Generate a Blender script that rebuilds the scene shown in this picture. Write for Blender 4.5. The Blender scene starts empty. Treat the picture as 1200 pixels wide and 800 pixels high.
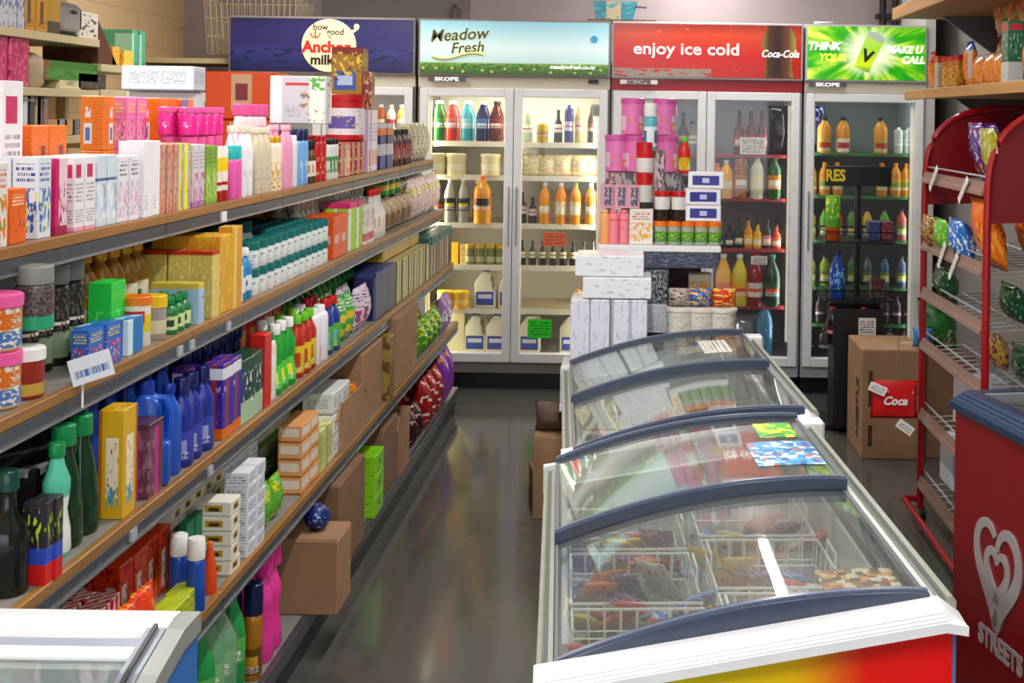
import bpy, bmesh, math, random
from mathutils import Vector, Matrix
PI = math.pi
rnd = random.Random(7)
SC = bpy.context.scene
COL = SC.collection

# ------------------------------------------------------------------ camera, light, exposure
EYE = 1.62
ROLL = 0.015
FPX = 1500.0
cd = bpy.data.cameras.new('camera')
cam = bpy.data.objects.new('camera', cd)
COL.objects.link(cam)
cd.sensor_width = 36.0
cd.lens = 36.0 * FPX / 1200.0
cd.shift_x = (600 - 746) / 1200.0
cd.shift_y = (137 - 400) / 1200.0
cd.clip_start = 0.05
cam.matrix_world = Matrix.Translation((0, 0, EYE)) @ Matrix.Rotation(PI / 2, 4, 'X') @ Matrix.Rotation(ROLL, 4, 'Z')
SC.camera = cam
SC.view_settings.view_transform = 'Standard'
SC.view_settings.look = 'None'
SC.view_settings.gamma = 1
SC.view_settings.use_curve_mapping = False
SC.view_settings.exposure = 0.2
SC.cycles.max_bounces = 8
SC.cycles.transparent_max_bounces = 16
SC.cycles.caustics_reflective = False
SC.cycles.caustics_refractive = False

W = bpy.data.worlds.new('daylight')
SC.world = W
W.use_nodes = True
W.node_tree.nodes['Background'].inputs[0].default_value = (0.86, 0.93, 1.0, 1)
W.node_tree.nodes['Background'].inputs[1].default_value = 2.6  # sky strength serves as frontal fill, entering by the added shopfront

def area(name, loc, sx, sy, power, color=(1, 1, 1), rot=(0, 0, 0), parent=None):
    l = bpy.data.lights.new(name, 'AREA')
    l.shape = 'RECTANGLE'; l.size = sx; l.size_y = sy; l.energy = power; l.color = color
    o = bpy.data.objects.new(name, l)
    o.location = loc; o.rotation_euler = rot
    COL.objects.link(o)
    if parent: o.parent = parent
    return o

TUBES = [(-1.9, 0.6, 62), (-1.9, 3.6, 62), (-1.75, 6.6, 44), (-0.05, 0.6, 70), (-0.05, 3.6, 70), (0.38, 7.5, 52),
         (1.25, 1.6, 44), (1.2, 6.3, 22)]

# ------------------------------------------------------------------ materials
MATS = {}
def srgb(c):
    if isinstance(c, str):
        c = c.lstrip('#')
        c = tuple(int(c[i:i + 2], 16) / 255 for i in (0, 2, 4))
    return tuple((x / 12.92 if x <= 0.04045 else ((x + 0.055) / 1.055) ** 2.4) for x in c) + (1,)

class NT:
    def __init__(s, name):
        s.m = bpy.data.materials.new(name); s.m.use_nodes = True
        s.t = s.m.node_tree; s.b = s.t.nodes['Principled BSDF']
    def n(s, k, **kw):
        x = s.t.nodes.new(k)
        for a, v in kw.items(): setattr(x, a, v)
        return x
    def l(s, a, b): s.t.links.new(a, b)
    def math(s, op, a, b=None, c=None):
        x = s.n('ShaderNodeMath', operation=op)
        for i, v in enumerate((a, b, c)):
            if v is None: continue
            if isinstance(v, (int, float)): x.inputs[i].default_value = v
            else: s.l(v, x.inputs[i])
        return x.outputs[0]
    def mix(s, f, a, b):
        x = s.n('ShaderNodeMix', data_type='RGBA')
        for i, v in ((0, f), (6, a), (7, b)):
            if isinstance(v, (int, float)): x.inputs[i].default_value = v
            elif isinstance(v, tuple): x.inputs[i].default_value = v
            else: s.l(v, x.inputs[i])
        return x.outputs[2]
    def noise(s, vec, scale, detail=2.0):
        x = s.n('ShaderNodeTexNoise'); x.inputs['Scale'].default_value = scale; x.inputs['Detail'].default_value = detail
        if vec is not None: s.l(vec, x.inputs['Vector'])
        return x.outputs['Fac']

def plain(name, c, rough=0.45, metal=0.0, spec=0.5, var=0.0, scale=20, emit=0.0, bump=0.0):
    if name in MATS: return MATS[name]
    n = NT(name); b = n.b
    col = srgb(c)
    b.inputs['Base Color'].default_value = col
    b.inputs['Roughness'].default_value = rough
    b.inputs['Metallic'].default_value = metal
    b.inputs['Specular IOR Level'].default_value = spec
    tc = n.n('ShaderNodeTexCoord')
    if var or bump:
        f = n.noise(tc.outputs['Object'], scale, 4)
    if var:
        dark = tuple(x * (1 - var) for x in col[:3]) + (1,)
        lite = tuple(min(1, x * (1 + var)) for x in col[:3]) + (1,)
        r = n.n('ShaderNodeMapRange'); r.inputs[1].default_value = .3; r.inputs[2].default_value = .7
        n.l(f, r.inputs[0])
        n.l(n.mix(r.outputs[0], dark, lite), b.inputs['Base Color'])
    if bump:
        bp = n.n('ShaderNodeBump'); bp.inputs['Strength'].default_value = bump; bp.inputs['Distance'].default_value = .01
        n.l(f, bp.inputs['Height']); n.l(bp.outputs[0], b.inputs['Normal'])
    if emit:
        b.inputs['Emission Color'].default_value = col
        b.inputs['Emission Strength'].default_value = emit
    MATS[name] = n.m
    return n.m

def clear(name, c=(1, 1, 1), alpha=0.15, rough=0.08, ior=1.45):
    """thin clear pane or film: mostly transparent with a fresnel reflection"""
    if name in MATS: return MATS[name]
    n = NT(name); n.t.nodes.remove(n.b)
    out = n.t.nodes['Material Output']
    tr = n.n('ShaderNodeBsdfTransparent'); tr.inputs[0].default_value = srgb(c)
    gl = n.n('ShaderNodeBsdfGlossy'); gl.inputs['Roughness'].default_value = rough
    df = n.n('ShaderNodeBsdfDiffuse'); df.inputs[0].default_value = srgb(c)
    lw = n.n('ShaderNodeLayerWeight'); lw.inputs[0].default_value = .5
    f0 = ((ior - 1) / (ior + 1)) ** 2
    fr = n.n('ShaderNodeMath', operation='MULTIPLY_ADD'); fr.inputs[1].default_value = 1 - f0; fr.inputs[2].default_value = f0
    n.l(n.math('POWER', lw.outputs['Facing'], 4.0), fr.inputs[0])
    m1 = n.n('ShaderNodeMixShader'); m1.inputs[0].default_value = alpha
    n.l(tr.outputs[0], m1.inputs[1]); n.l(df.outputs[0], m1.inputs[2])
    m2 = n.n('ShaderNodeMixShader'); n.l(fr.outputs[0], m2.inputs[0])
    n.l(m1.outputs[0], m2.inputs[1]); n.l(gl.outputs[0], m2.inputs[2])
    n.l(m2.outputs[0], out.inputs[0])
    MATS[name] = n.m
    return n.m

def tinted(name, c, alpha=0.45, rough=0.06):
    return clear(name, c, alpha, rough, 1.5)

_pc = [0]
def pm(base, rects=(), text=(), blot=(), cyl=False, rough=0.35, emit=0.0, metal=0.0, grad=None):
    """printed packaging: rects (u0,u1,v0,v1,col), text (u0,u1,v0,v1,col,lines), blot (u0,u1,v0,v1,col,scale,threshold)"""
    _pc[0] += 1
    key = repr((base, rects, text, blot, cyl, rough, emit, metal, grad))
    if key in MATS: return MATS[key]
    n = NT('printed_%03d' % _pc[0])
    tc = n.n('ShaderNodeTexCoord'); sp = n.n('ShaderNodeSeparateXYZ'); n.l(tc.outputs['Generated'], sp.inputs[0])
    X, Y, Z = sp.outputs
    if cyl:
        a = n.math('ARCTAN2', n.math('SUBTRACT', X, .5), n.math('SUBTRACT', .5, Y))
        # two printed fronts, one on each flank of the body
        u = n.math('FRACT', n.math('ADD', n.math('MULTIPLY', a, 1 / PI), 1.0))
    else:
        u = n.math('FRACT', n.math('MULTIPLY', n.math('ADD', X, Y), .9999))
    v = Z
    def box(u0, u1, v0, v1):
        m = None
        for sgn, s_, lim in ((1, u, u0), (-1, u, u1), (1, v, v0), (-1, v, v1)):
            if (sgn == 1 and lim <= 0) or (sgn == -1 and lim >= 1): continue
            q = n.math('GREATER_THAN' if sgn == 1 else 'LESS_THAN', s_, lim)
            m = q if m is None else n.math('MULTIPLY', m, q)
        return 1.0 if m is None else m
    cv = n.n('ShaderNodeCombineXYZ'); n.l(u, cv.inputs[0]); n.l(v, cv.inputs[2])
    cur = srgb(base)
    if grad:
        r = n.n('ShaderNodeValToRGB'); r.color_ramp.interpolation = 'LINEAR'
        n.l(u if grad[0] == 'u' else v, r.inputs[0])
        els = grad[1]
        while len(r.color_ramp.elements) < len(els): r.color_ramp.elements.new(.5)
        for e, (p, c) in zip(r.color_ramp.elements, els): e.position = p; e.color = srgb(c)
        cur = r.outputs[0]
    for (u0, u1, v0, v1, c) in rects:
        cur = n.mix(box(u0, u1, v0, v1), cur, srgb(c))
    for i, (u0, u1, v0, v1, c, sc_, th) in enumerate(blot):
        nz = n.noise(cv.outputs[0], sc_ * 1.5, 2.0)
        nz.node.noise_dimensions = '4D'; nz.node.inputs['W'].default_value = _pc[0] * 3.1 + i * 7
        m = n.math('GREATER_THAN', nz, th)
        bb = box(u0, u1, v0, v1)
        if bb != 1.0: m = n.math('MULTIPLY', m, bb)
        cur = n.mix(m, cur, srgb(c))
    for (u0, u1, v0, v1, c, nl) in text:
        vv = n.math('MULTIPLY', n.math('SUBTRACT', v, v0), (nl * 1.6 if nl > 1 else nl) / max(1e-3, (v1 - v0)))
        line = n.math('LESS_THAN', n.math('FRACT', vv), .55)
        c2 = n.n('ShaderNodeCombineXYZ'); n.l(n.math('MULTIPLY', u, 34), c2.inputs[0]); n.l(n.math('MULTIPLY', n.math('FLOOR', vv), 9.7), c2.inputs[1])
        nz = n.noise(c2.outputs[0], 1.0, 0)
        m = n.math('MULTIPLY', n.math('MULTIPLY', line, n.math('GREATER_THAN', nz, .47)), box(u0, u1, v0, v1))
        cur = n.mix(m, cur, srgb(c))
    b = n.b
    if isinstance(cur, tuple): b.inputs['Base Color'].default_value = cur
    else: n.l(cur, b.inputs['Base Color'])
    b.inputs['Roughness'].default_value = rough
    b.inputs['Metallic'].default_value = metal
    if emit:
        if isinstance(cur, tuple): b.inputs['Emission Color'].default_value = cur
        else: n.l(cur, b.inputs['Emission Color'])
        b.inputs['Emission Strength'].default_value = emit
    MATS[key] = n.m
    return n.m

white = plain('white_plastic', '#eef0f2', .35, var=.03)
white_enamel = plain('white_enamel', '#e6e8ea', .3, var=.03)
cream = plain('cream_enamel', '#d9cda6', .4, var=.06)
grey_metal = plain('grey_metal', '#5a5e66', .35, .55, var=.15, scale=30)
steel = plain('steel', '#b9bcc0', .28, .9)
black = plain('black_plastic', '#101114', .4)
dark_grey = plain('dark_grey_panel', '#33353c', .5, .2, var=.1)
navy_bar = plain('navy_grey_plastic', '#3b4459', .28, var=.04)
navy = plain('navy_plastic', '#16304f', .3, var=.05)
red_pl = plain('red_enamel', '#980a10', .25, var=.05)
red_deep = plain('deep_red_enamel', '#7c0408', .3, var=.05)
rail_c = plain('rail_aluminium', '#a3a89c', .35, .35, var=.05)
rail_d = plain('rail_groove', '#6f7672', .35, .3)
card = plain('brown_cardboard', '#a17c5c', .8, var=.1, scale=12, bump=.05)
card_d = plain('dark_cardboard', '#84644a', .85, var=.12, scale=12)
glass = clear('cooler_glass', (1, 1, 1), .015, .02, 1.35)
lidglass = clear('freezer_lid_glass', (.96, .98, .97), .05, .03, 1.55)
film = clear('clear_film', (1, 1, 1), .12, .15, 1.5)
red_dark = plain('dark_red_paint', '#78080e', .3)

# ------------------------------------------------------------------ mesh helpers
def new_obj(name, bm, mats, parent=None, smooth=False):
    me = bpy.data.meshes.new(name)
    bmesh.ops.recalc_face_normals(bm, faces=bm.faces)
    bm.to_mesh(me); bm.free()
    if not isinstance(mats, (list, tuple)): mats = [mats]
    for m in mats: me.materials.append(m)
    if smooth:
        for p in me.polygons: p.use_smooth = True
        try: me.set_sharp_from_angle(angle=math.radians(38))
        except Exception: pass
    o = bpy.data.objects.new(name, me)
    COL.objects.link(o)
    if parent: o.parent = parent
    return o

def empty(name, loc=(0, 0, 0), rz=0):
    o = bpy.data.objects.new(name, None); o.location = loc; o.rotation_euler = (0, 0, rz)
    o.empty_display_size = .05
    COL.objects.link(o); return o

def tag(o, label=None, cat=None, group=None, kind=None):
    if label: o['label'] = label
    if cat: o['category'] = cat
    if group: o['group'] = group
    if kind: o['kind'] = kind
    return o

def bx(bm, x0, x1, y0, y1, z0, z1, mi=0, bev=0.0):
    vs = [bm.verts.new((x, y, z)) for z in (z0, z1) for y in (y0, y1) for x in (x0, x1)]
    fs = [(0, 2, 3, 1), (4, 5, 7, 6), (0, 1, 5, 4), (2, 6, 7, 3), (0, 4, 6, 2), (1, 3, 7, 5)]
    out = []
    for f in fs:
        q = bm.faces.new([vs[i] for i in f]); q.material_index = mi; out.append(q)
    if bev:
        es = list({e for f in out for e in f.edges})
        r = bmesh.ops.bevel(bm, geom=es, offset=bev, segments=1, affect='EDGES', profile=.5)
        for f in r['faces']: f.material_index = mi
    return out

def prism(bm, pts, axis, a0, a1, mi=0):
    """closed polygon pts in the plane normal to axis, swept from a0 to a1"""
    def mk(p, a):
        if axis == 'x': return (a, p[0], p[1])
        if axis == 'y': return (p[0], a, p[1])
        return (p[0], p[1], a)
    A = [bm.verts.new(mk(p, a0)) for p in pts]; B = [bm.verts.new(mk(p, a1)) for p in pts]
    k = len(pts)
    fs = [bm.faces.new(A), bm.faces.new(B[::-1])]
    for i in range(k): fs.append(bm.faces.new((A[i], A[(i + 1) % k], B[(i + 1) % k], B[i])))
    for f in fs: f.material_index = mi

def lathe(bm, prof, segs=14, mi=0, sy=1.0, cx=0, cy=0, cap=True):
    rings = []
    for r, z in prof:
        rings.append([bm.verts.new((cx + r * math.cos(2 * PI * i / segs), cy + sy * r * math.sin(2 * PI * i / segs), z)) for i in range(segs)])
    for a, b in zip(rings, rings[1:]):
        for i in range(segs):
            f = bm.faces.new((a[i], a[(i + 1) % segs], b[(i + 1) % segs], b[i])); f.material_index = mi
    if cap:
        f = bm.faces.new(rings[0][::-1]); f.material_index = mi
        f = bm.faces.new(rings[-1]); f.material_index = mi

def tube(bm, pts, r, segs=6, mi=0, closed=False):
    pts = [Vector(p) for p in pts]
    rings = []
    k = len(pts)
    for i, p in enumerate(pts):
        if closed: d = pts[(i + 1) % k] - pts[i - 1]
        else: d = pts[min(i + 1, k - 1)] - pts[max(i - 1, 0)]
        d.normalize()
        up = Vector((0, 0, 1)) if abs(d.z) < .9 else Vector((1, 0, 0))
        s = d.cross(up).normalized(); t = s.cross(d)
        rings.append([bm.verts.new(p + s * r * math.cos(2 * PI * j / segs) + t * r * math.sin(2 * PI * j / segs)) for j in range(segs)])
    prs = list(zip(rings, rings[1:]))
    if closed: prs.append((rings[-1], rings[0]))
    for a, b in prs:
        for j in range(segs):
            f = bm.faces.new((a[j], a[(j + 1) % segs], b[(j + 1) % segs], b[j])); f.material_index = mi
    if not closed:
        f = bm.faces.new(rings[0][::-1]); f.material_index = mi
        f = bm.faces.new(rings[-1]); f.material_index = mi

def B(): return bmesh.new()
def boxo(name, dims, mat, parent=None, bev=0.0):
    bm = B(); bx(bm, *dims, bev=bev); return new_obj(name, bm, mat, parent)

def text(name, s, size, mat, M, parent=None, shear=0.0, bold=0.0, depth=.001, xs=1.0, align='CENTER'):
    cu = bpy.data.curves.new(name, 'FONT')
    cu.body = s; cu.size = size; cu.shear = shear; cu.offset = bold; cu.extrude = depth
    cu.align_x = align; cu.align_y = 'CENTER'; cu.resolution_u = 3
    o = bpy.data.objects.new(name, cu); COL.objects.link(o)
    dg = bpy.context.evaluated_depsgraph_get()
    me = bpy.data.meshes.new_from_object(o.evaluated_get(dg))
    bpy.data.objects.remove(o); bpy.data.curves.remove(cu)
    me.transform(Matrix.Diagonal((xs, 1, 1, 1)))
    me.materials.clear(); me.materials.append(mat)
    t = bpy.data.objects.new(name, me); COL.objects.link(t)
    t.matrix_world = M
    if parent: t.parent = parent
    return t

def XZ(x, y, z, rz=0.0, tilt=0.0):
    """places text upright facing -y (then turned by rz)"""
    return Matrix.Translation((x, y, z)) @ Matrix.Rotation(rz, 4, 'Z') @ Matrix.Rotation(PI / 2, 4, 'X') @ Matrix.Rotation(tilt, 4, 'Z')

def dup(o, parent=None):
    c = o.copy(); COL.objects.link(c)
    if parent: c.parent = parent
    for ch in o.children: dup(ch, c)
    return c

# ------------------------------------------------------------------ product builders (front faces local -y, base at z=0)
def carton(name, w, d, h, mat, seam=True):
    bm = B(); bx(bm, -w / 2, w / 2, 0, d, 0, h, bev=min(w, d, h) * .03)
    o = new_obj(name, bm, mat); o['_w'] = w; o['_d'] = d; o['_h'] = h
    if seam and h > .05:
        b2 = B(); bx(b2, -w / 2 + .002, w / 2 - .002, d * .46, d * .54, h - .0005, h + .0008)
        new_obj('top_flap', b2, mat, o)
    return o

def bottle(name, r, h, mat, capmat, sy=1.0, shape='round', caph=.12, capr=.42, segs=14, lab=None):
    hb = h * (1 - caph)
    if shape == 'round': prof = [(.9, 0), (1, .03), (1, .68), (.93, .78), (.6, .9), (.4, .96), (.4, 1)]
    elif shape == 'soda': prof = [(.85, 0), (1, .05), (.96, .3), (1, .42), (1, .62), (.86, .75), (.5, .9), (.36, .96), (.36, 1)]
    elif shape == 'wine': prof = [(.95, 0), (1, .03), (1, .55), (.85, .66), (.42, .78), (.36, .97), (.36, 1)]
    elif shape == 'straight': prof = [(.93, 0), (1, .03), (1, .9), (.9, .97), (.7, 1)]
    elif shape == 'waist': prof = [(.85, 0), (1, .05), (.95, .25), (.72, .45), (.9, .65), (.92, .75), (.55, .9), (.42, 1)]
    elif shape == 'taper': prof = [(.9, 0), (1, .05), (.98, .4), (.7, .75), (.45, .93), (.42, 1)]
    elif shape == 'jar': prof = [(.9, 0), (1, .05), (1, .85), (.9, .95), (.85, 1)]
    bm = B(); lathe(bm, [(r * a, hb * b) for a, b in prof], segs, 0, sy)
    for v in bm.verts: v.co.y += r * sy
    o = new_obj(name, bm, mat, smooth=True)
    cr = r * capr
    bm = B(); lathe(bm, [(cr * .98, hb - .001), (cr * 1.02, hb + .003), (cr, h - .003), (cr * .88, h)], 12, 0, 1.0 if sy > .7 else .8)
    for v in bm.verts: v.co.y += r * sy
    new_obj('cap', bm, capmat, o, smooth=True)
    if lab:
        bm = B(); k = prof[2][0] if shape != 'soda' else 1.0
        z0, z1 = lab[1], lab[2]
        rr = r * 1.015
        lathe(bm, [(rr, hb * z0), (rr, hb * z1)], segs, 0, sy, cap=False)
        for v in bm.verts: v.co.y += r * sy
        new_obj('label_wrap', bm, lab[0], o, smooth=True)
    o['_w'] = 2 * r; o['_d'] = 2 * r * sy; o['_h'] = h
    return o

def tub(name, r, h, mat, lidmat, sy=1.0, lidh=.18, flare=1.0, lidr=1.06):
    hb = h * (1 - lidh)
    bm = B(); lathe(bm, [(r * .92 / flare, 0), (r / flare, .004), (r, hb)], 16, 0, sy)
    for v in bm.verts: v.co.y += r * sy
    o = new_obj(name, bm, mat, smooth=True)
    bm = B(); lathe(bm, [(r * lidr, hb - .002), (r * lidr, h - .002), (r * lidr * .93, h)], 16, 0, sy)
    for v in bm.verts: v.co.y += r * sy
    new_obj('lid', bm, lidmat, o, smooth=True)
    o['_w'] = 2 * r * lidr; o['_d'] = 2 * r * sy * lidr; o['_h'] = h
    return o

def can(name, r, h, mat, rim=steel):
    bm = B(); lathe(bm, [(r * .92, 0), (r, .004), (r, h - .008), (r * .9, h - .001)], 16)
    for v in bm.verts: v.co.y += r
    o = new_obj(name, bm, mat, smooth=True)
    bm = B(); lathe(bm, [(r * .93, h - .004), (r * .95, h), (r * .85, h), (r * .84, h - .003)], 16)
    for v in bm.verts: v.co.y += r
    new_obj('rim', bm, rim, o, smooth=True)
    o['_w'] = 2 * r; o['_d'] = 2 * r; o['_h'] = h
    return o

def pouch(name, w, d, h, mat, crimp=True, seed=0):
    """filled bag: pillow body with flat crimped top and bottom seams"""
    q = random.Random(seed); bm = B(); nu, nv = 12, 12
    grid = {}
    for side in (-1, 1):
        for i in range(nu + 1):
            for j in range(nv + 1):
                u, v = i / nu, j / nv
                edge = (i in (0, nu) or j in (0, nv))
                if side == 1 and edge: grid[side, i, j] = grid[-1, i, j]; continue
                prof = (max(0, math.sin(PI * u)) ** .55) * (max(0, math.sin(PI * min(1, max(0, (v - .05) / .9)))) ** .5)
                y = side * d / 2 * prof * (1 + q.uniform(-.12, .12)) if not edge else 0
                sx = w * (u - .5) * (1 - .07 * math.sin(PI * v)) + q.uniform(-.01, .01) * w
                grid[side, i, j] = bm.verts.new((sx, y + d / 2, h * v))
    for side in (-1, 1):
        for i in range(nu):
            for j in range(nv):
                bm.faces.new([grid[side, a, b] for a, b in ((i, j), (i + 1, j), (i + 1, j + 1), (i, j + 1))])
    o = new_obj(name, bm, mat, smooth=False)
    for p in o.data.polygons: p.use_smooth = True
    o['_w'] = w * .95; o['_d'] = d; o['_h'] = h
    return o

def sprayer(name, r, h, mat, capmat, sy=.6, trig=False):
    o = bottle(name, r, h * .82, mat, capmat, sy=sy, shape='round', caph=.08)
    bm = B(); y = r * sy; z = h * .82
    if trig:
        bx(bm, -.012, .012, y - .05, y + .03, z, z + h * .14, bev=.004)
        bx(bm, -.006, .006, y - .04, y - .028, z - h * .12, z + .005)
    else:
        lathe(bm, [(.006, z - .002), (.006, z + h * .1)], 8, cx=0, cy=y)
        bx(bm, -.01, .01, y - .032, y + .012, z + h * .1, z + h * .15, bev=.003)
    new_obj('spray_head', bm, capmat, o)
    o['_h'] = h; return o

def jug(name, w, d, h, mat, capmat, labmat=None):
    """jug with a moulded loop handle on its right"""
    bm = B()
    prism(bm, [(-w / 2, 0), (w / 2, 0), (w / 2, h * .42), (w * .22, h * .46), (w * .2, h * .62), (w * .3, h * .8), (w * .1, h * .88), (-w * .12, h * .88), (-w * .5, h * .62)], 'y', 0, d)
    bmesh.ops.bevel(bm, geom=list(bm.edges), offset=min(w, d) * .12, segments=2, affect='EDGES', profile=.5, clamp_overlap=True)
    o = new_obj(name, bm, mat, smooth=True)
    bm = B(); tube(bm, [(w * .1, d / 2, h * .84), (w * .36, d / 2, h * .82), (w * .46, d / 2, h * .7), (w * .45, d / 2, h * .5), (w * .4, d / 2, h * .38)], w * .085, 8)
    new_obj('handle', bm, mat, o, smooth=True)
    bm = B(); lathe(bm, [(w * .16, h * .87), (w * .17, h * .9), (w * .16, h)], 12, cy=d / 2)
    new_obj('cap', bm, capmat, o, smooth=True)
    if labmat:
        bm = B(); bx(bm, -w * .4, w * .4, -.001, .002, h * .08, h * .4); new_obj('label_sheet', bm, labmat, o)
        bm = B(); bx(bm, -w * .5 - .001, -w * .5 + .002, d * .15, d * .85, h * .08, h * .45); new_obj('label_sheet', bm, labmat, o)
    o['_w'] = w; o['_d'] = d; o['_h'] = h
    return o

def open_box(name, w, d, h, mat, flaps=True, tape=True, closed=True, mark=None):
    """cardboard carton with flaps and tape"""
    bm = B()
    if closed:
        bx(bm, -w / 2, w / 2, 0, d, 0, h, bev=.003)
        o = new_obj(name, bm, mat)
        bm = B(); bx(bm, -w / 2 + .003, w / 2 - .003, d * .5 + .001, d - .003, h, h + .003); bx(bm, -w / 2 + .003, w / 2 - .003, .003, d * .5 - .001, h, h + .003)
        new_obj('flap', bm, mat, o)
        if tape:
            bm = B(); bx(bm, -w / 2 + .001, w / 2 - .001, d * .5 - .02, d * .5 + .02, h + .003, h + .0035); bx(bm, w / 2 - .0002, w / 2 + .0006, d * .5 - .02, d * .5 + .02, h * .72, h)
            bx(bm, -w / 2 - .0006, -w / 2 + .0002, d * .5 - .02, d * .5 + .02, h * .72, h)
            new_obj('tape', bm, plain('parcel_tape', '#b58f5c', .25), o)
    else:
        t = .005
        bx(bm, -w / 2, w / 2, 0, d, 0, t)
        bx(bm, -w / 2, w / 2, 0, t, t, h); bx(bm, -w / 2, w / 2, d - t, d, t, h)
        bx(bm, -w / 2, -w / 2 + t, t, d - t, t, h); bx(bm, w / 2 - t, w / 2, t, d - t, t, h)
        o = new_obj(name, bm, mat)
        if flaps:
            for sx in (-1, 1):
                bm = B(); x = sx * w / 2
                prism(bm, [(x, h - .002), (x + sx * .05, h - .05), (x + sx * .053, h - .047), (x + sx * .001, h + .002)], 'y', .004, d - .004)
                new_obj('flap', bm, mat, o)
    o['_w'] = w; o['_d'] = d; o['_h'] = h
    return o

# ------------------------------------------------------------------ placing
REG = {}
def put(src, x, y, z, rz, label, cat, group=None):
    """first use moves the source itself, later uses copy it with its parts"""
    k = src.name
    if k in REG: o = dup(src)
    else: REG[k] = 1; o = src
    o.location = (x, y, z); o.rotation_euler = (0, 0, rz)
    for p in ('label', 'category', 'group'):
        if p in o: del o[p]
    tag(o, label, cat, group)
    return o

# ------------------------------------------------------------------ the room
XL, XR, YB, YF, ZC = -2.95, 1.9, 8.32, -3.0, 2.85
def floor_mat():
    n = NT('polished_concrete'); tc = n.n('ShaderNodeTexCoord')
    a = n.noise(tc.outputs['Object'], 1.3, 5); b_ = n.noise(tc.outputs['Object'], 14, 6)
    c = n.mix(a, srgb('#3c3f42'), srgb('#5d5b55'))
    c = n.mix(n.math('MULTIPLY', b_, .35), c, srgb('#6a675e'))
    n.l(c, n.b.inputs['Base Color'])
    r = n.n('ShaderNodeMapRange'); r.inputs[3].default_value = .05; r.inputs[4].default_value = .2
    n.l(b_, r.inputs[0]); n.l(r.outputs[0], n.b.inputs['Roughness'])
    n.b.inputs['Specular IOR Level'].default_value = .6
    return n.m
def block_wall(name, c, mortar):
    n = NT(name); tc = n.n('ShaderNodeTexCoord'); sp = n.n('ShaderNodeSeparateXYZ'); n.l(tc.outputs['Object'], sp.inputs[0])
    cv = n.n('ShaderNodeCombineXYZ'); n.l(n.math('ADD', sp.outputs[0], sp.outputs[1]), cv.inputs[0]); n.l(sp.outputs[2], cv.inputs[1])
    br = n.n('ShaderNodeTexBrick'); n.l(cv.outputs[0], br.inputs[0])
    br.inputs['Color1'].default_value = srgb(c); br.inputs['Color2'].default_value = srgb(c); br.inputs['Mortar'].default_value = srgb(mortar)
    br.inputs['Scale'].default_value = 1; br.inputs['Brick Width'].default_value = .4; br.inputs['Row Height'].default_value = .2
    br.inputs['Mortar Size'].default_value = .005
    n.l(br.outputs[0], n.b.inputs['Base Color']); n.b.inputs['Roughness'].default_value = .7
    return n.m
def struct(name, bm, m): return tag(new_obj(name, bm, m), kind='structure')
wm_left = block_wall('painted_blocks_cream', '#d9b98c', '#cdab7e')
wm_back = plain('wall_paint_mauve', '#a39595', .8, var=.04, scale=3)
bm = B(); bx(bm, XL - .1, XR + .1, YF - .1, YB + .1, -.1, 0); struct('floor', bm, floor_mat())
bm = B(); bx(bm, XL - .1, XR + .1, YF - .1, YB + .1, ZC, ZC + .1); struct('ceiling', bm, plain('ceiling_paint', '#d8d2c8', .8))
bm = B(); bx(bm, XL - .1, XL, YF, YB + .1, 0, ZC); struct('wall_left', bm, wm_left)
bm = B(); bx(bm, XR, XR + .1, YF, YB + .1, 0, ZC); struct('wall_right', bm, plain('wall_paint_grey', '#8f8a88', .8, var=.04, scale=3))
bm = B(); bx(bm, XL, XR, YB, YB + .1, 0, ZC); struct('wall_back', bm, wm_back)
# panelling strip and pipes on the back wall
bm = B(); bx(bm, -2.05, -1.1, YB - .02, YB, 1.9, ZC); struct('trim_1', bm, plain('wall_panel_grey', '#7c7272', .7))
bm = B(); bx(bm, 1.7, 1.76, 7.56, YB, 0, 2.5); struct('trim_2', bm, plain('boxing_white', '#d5d3cf', .6))
# unseen shopfront added behind the camera: sill wall, big windows letting in fill light
bm = B(); bx(bm, XL, XR, YF - .1, YF, 0, .45); bx(bm, XL, XR, YF - .1, YF, 2.5, ZC); struct('wall_front', bm, wm_back)
for i in range(3):
    x0 = XL + i * (XR - XL) / 3; x1 = XL + (i + 1) * (XR - XL) / 3
    bm = B(); t = .04
    bx(bm, x0, x0 + t, YF - .07, YF - .02, .45, 2.5); bx(bm, x1 - t, x1, YF - .07, YF - .02, .45, 2.5)
    bx(bm, x0 + t, x1 - t, YF - .07, YF - .02, .45, .45 + t); bx(bm, x0 + t, x1 - t, YF - .07, YF - .02, 2.5 - t, 2.5)
    f = struct('fill_window_%d' % (i + 1), bm, steel)
    bm = B(); bx(bm, x0 + t, x1 - t, YF - .05, YF - .044, .45 + t, 2.5 - t); new_obj('pane', bm, glass, f)

for i, (x, y, p) in enumerate(TUBES):
    r = empty('ceiling_light', (x, y, ZC)); tag(r, None, 'ceiling light', 'fluorescent ceiling lights')
    r['label'] = 'white fluorescent batten with one bare tube on the shop ceiling'
    bm = B(); bx(bm, -.05, .05, -.62, .62, -.05, 0); new_obj('housing', bm, white, r)
    bm = B(); tube(bm, [(0, -.6, -.075), (0, .6, -.075)], .013, 10); new_obj('tube', bm, plain('lit_tube', '#ffffff', .5, emit=9), r)
    l = area('tube_light', (0, 0, -.1), .1, 1.2, p * .46, (1, .97, .93), parent=r)

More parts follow.
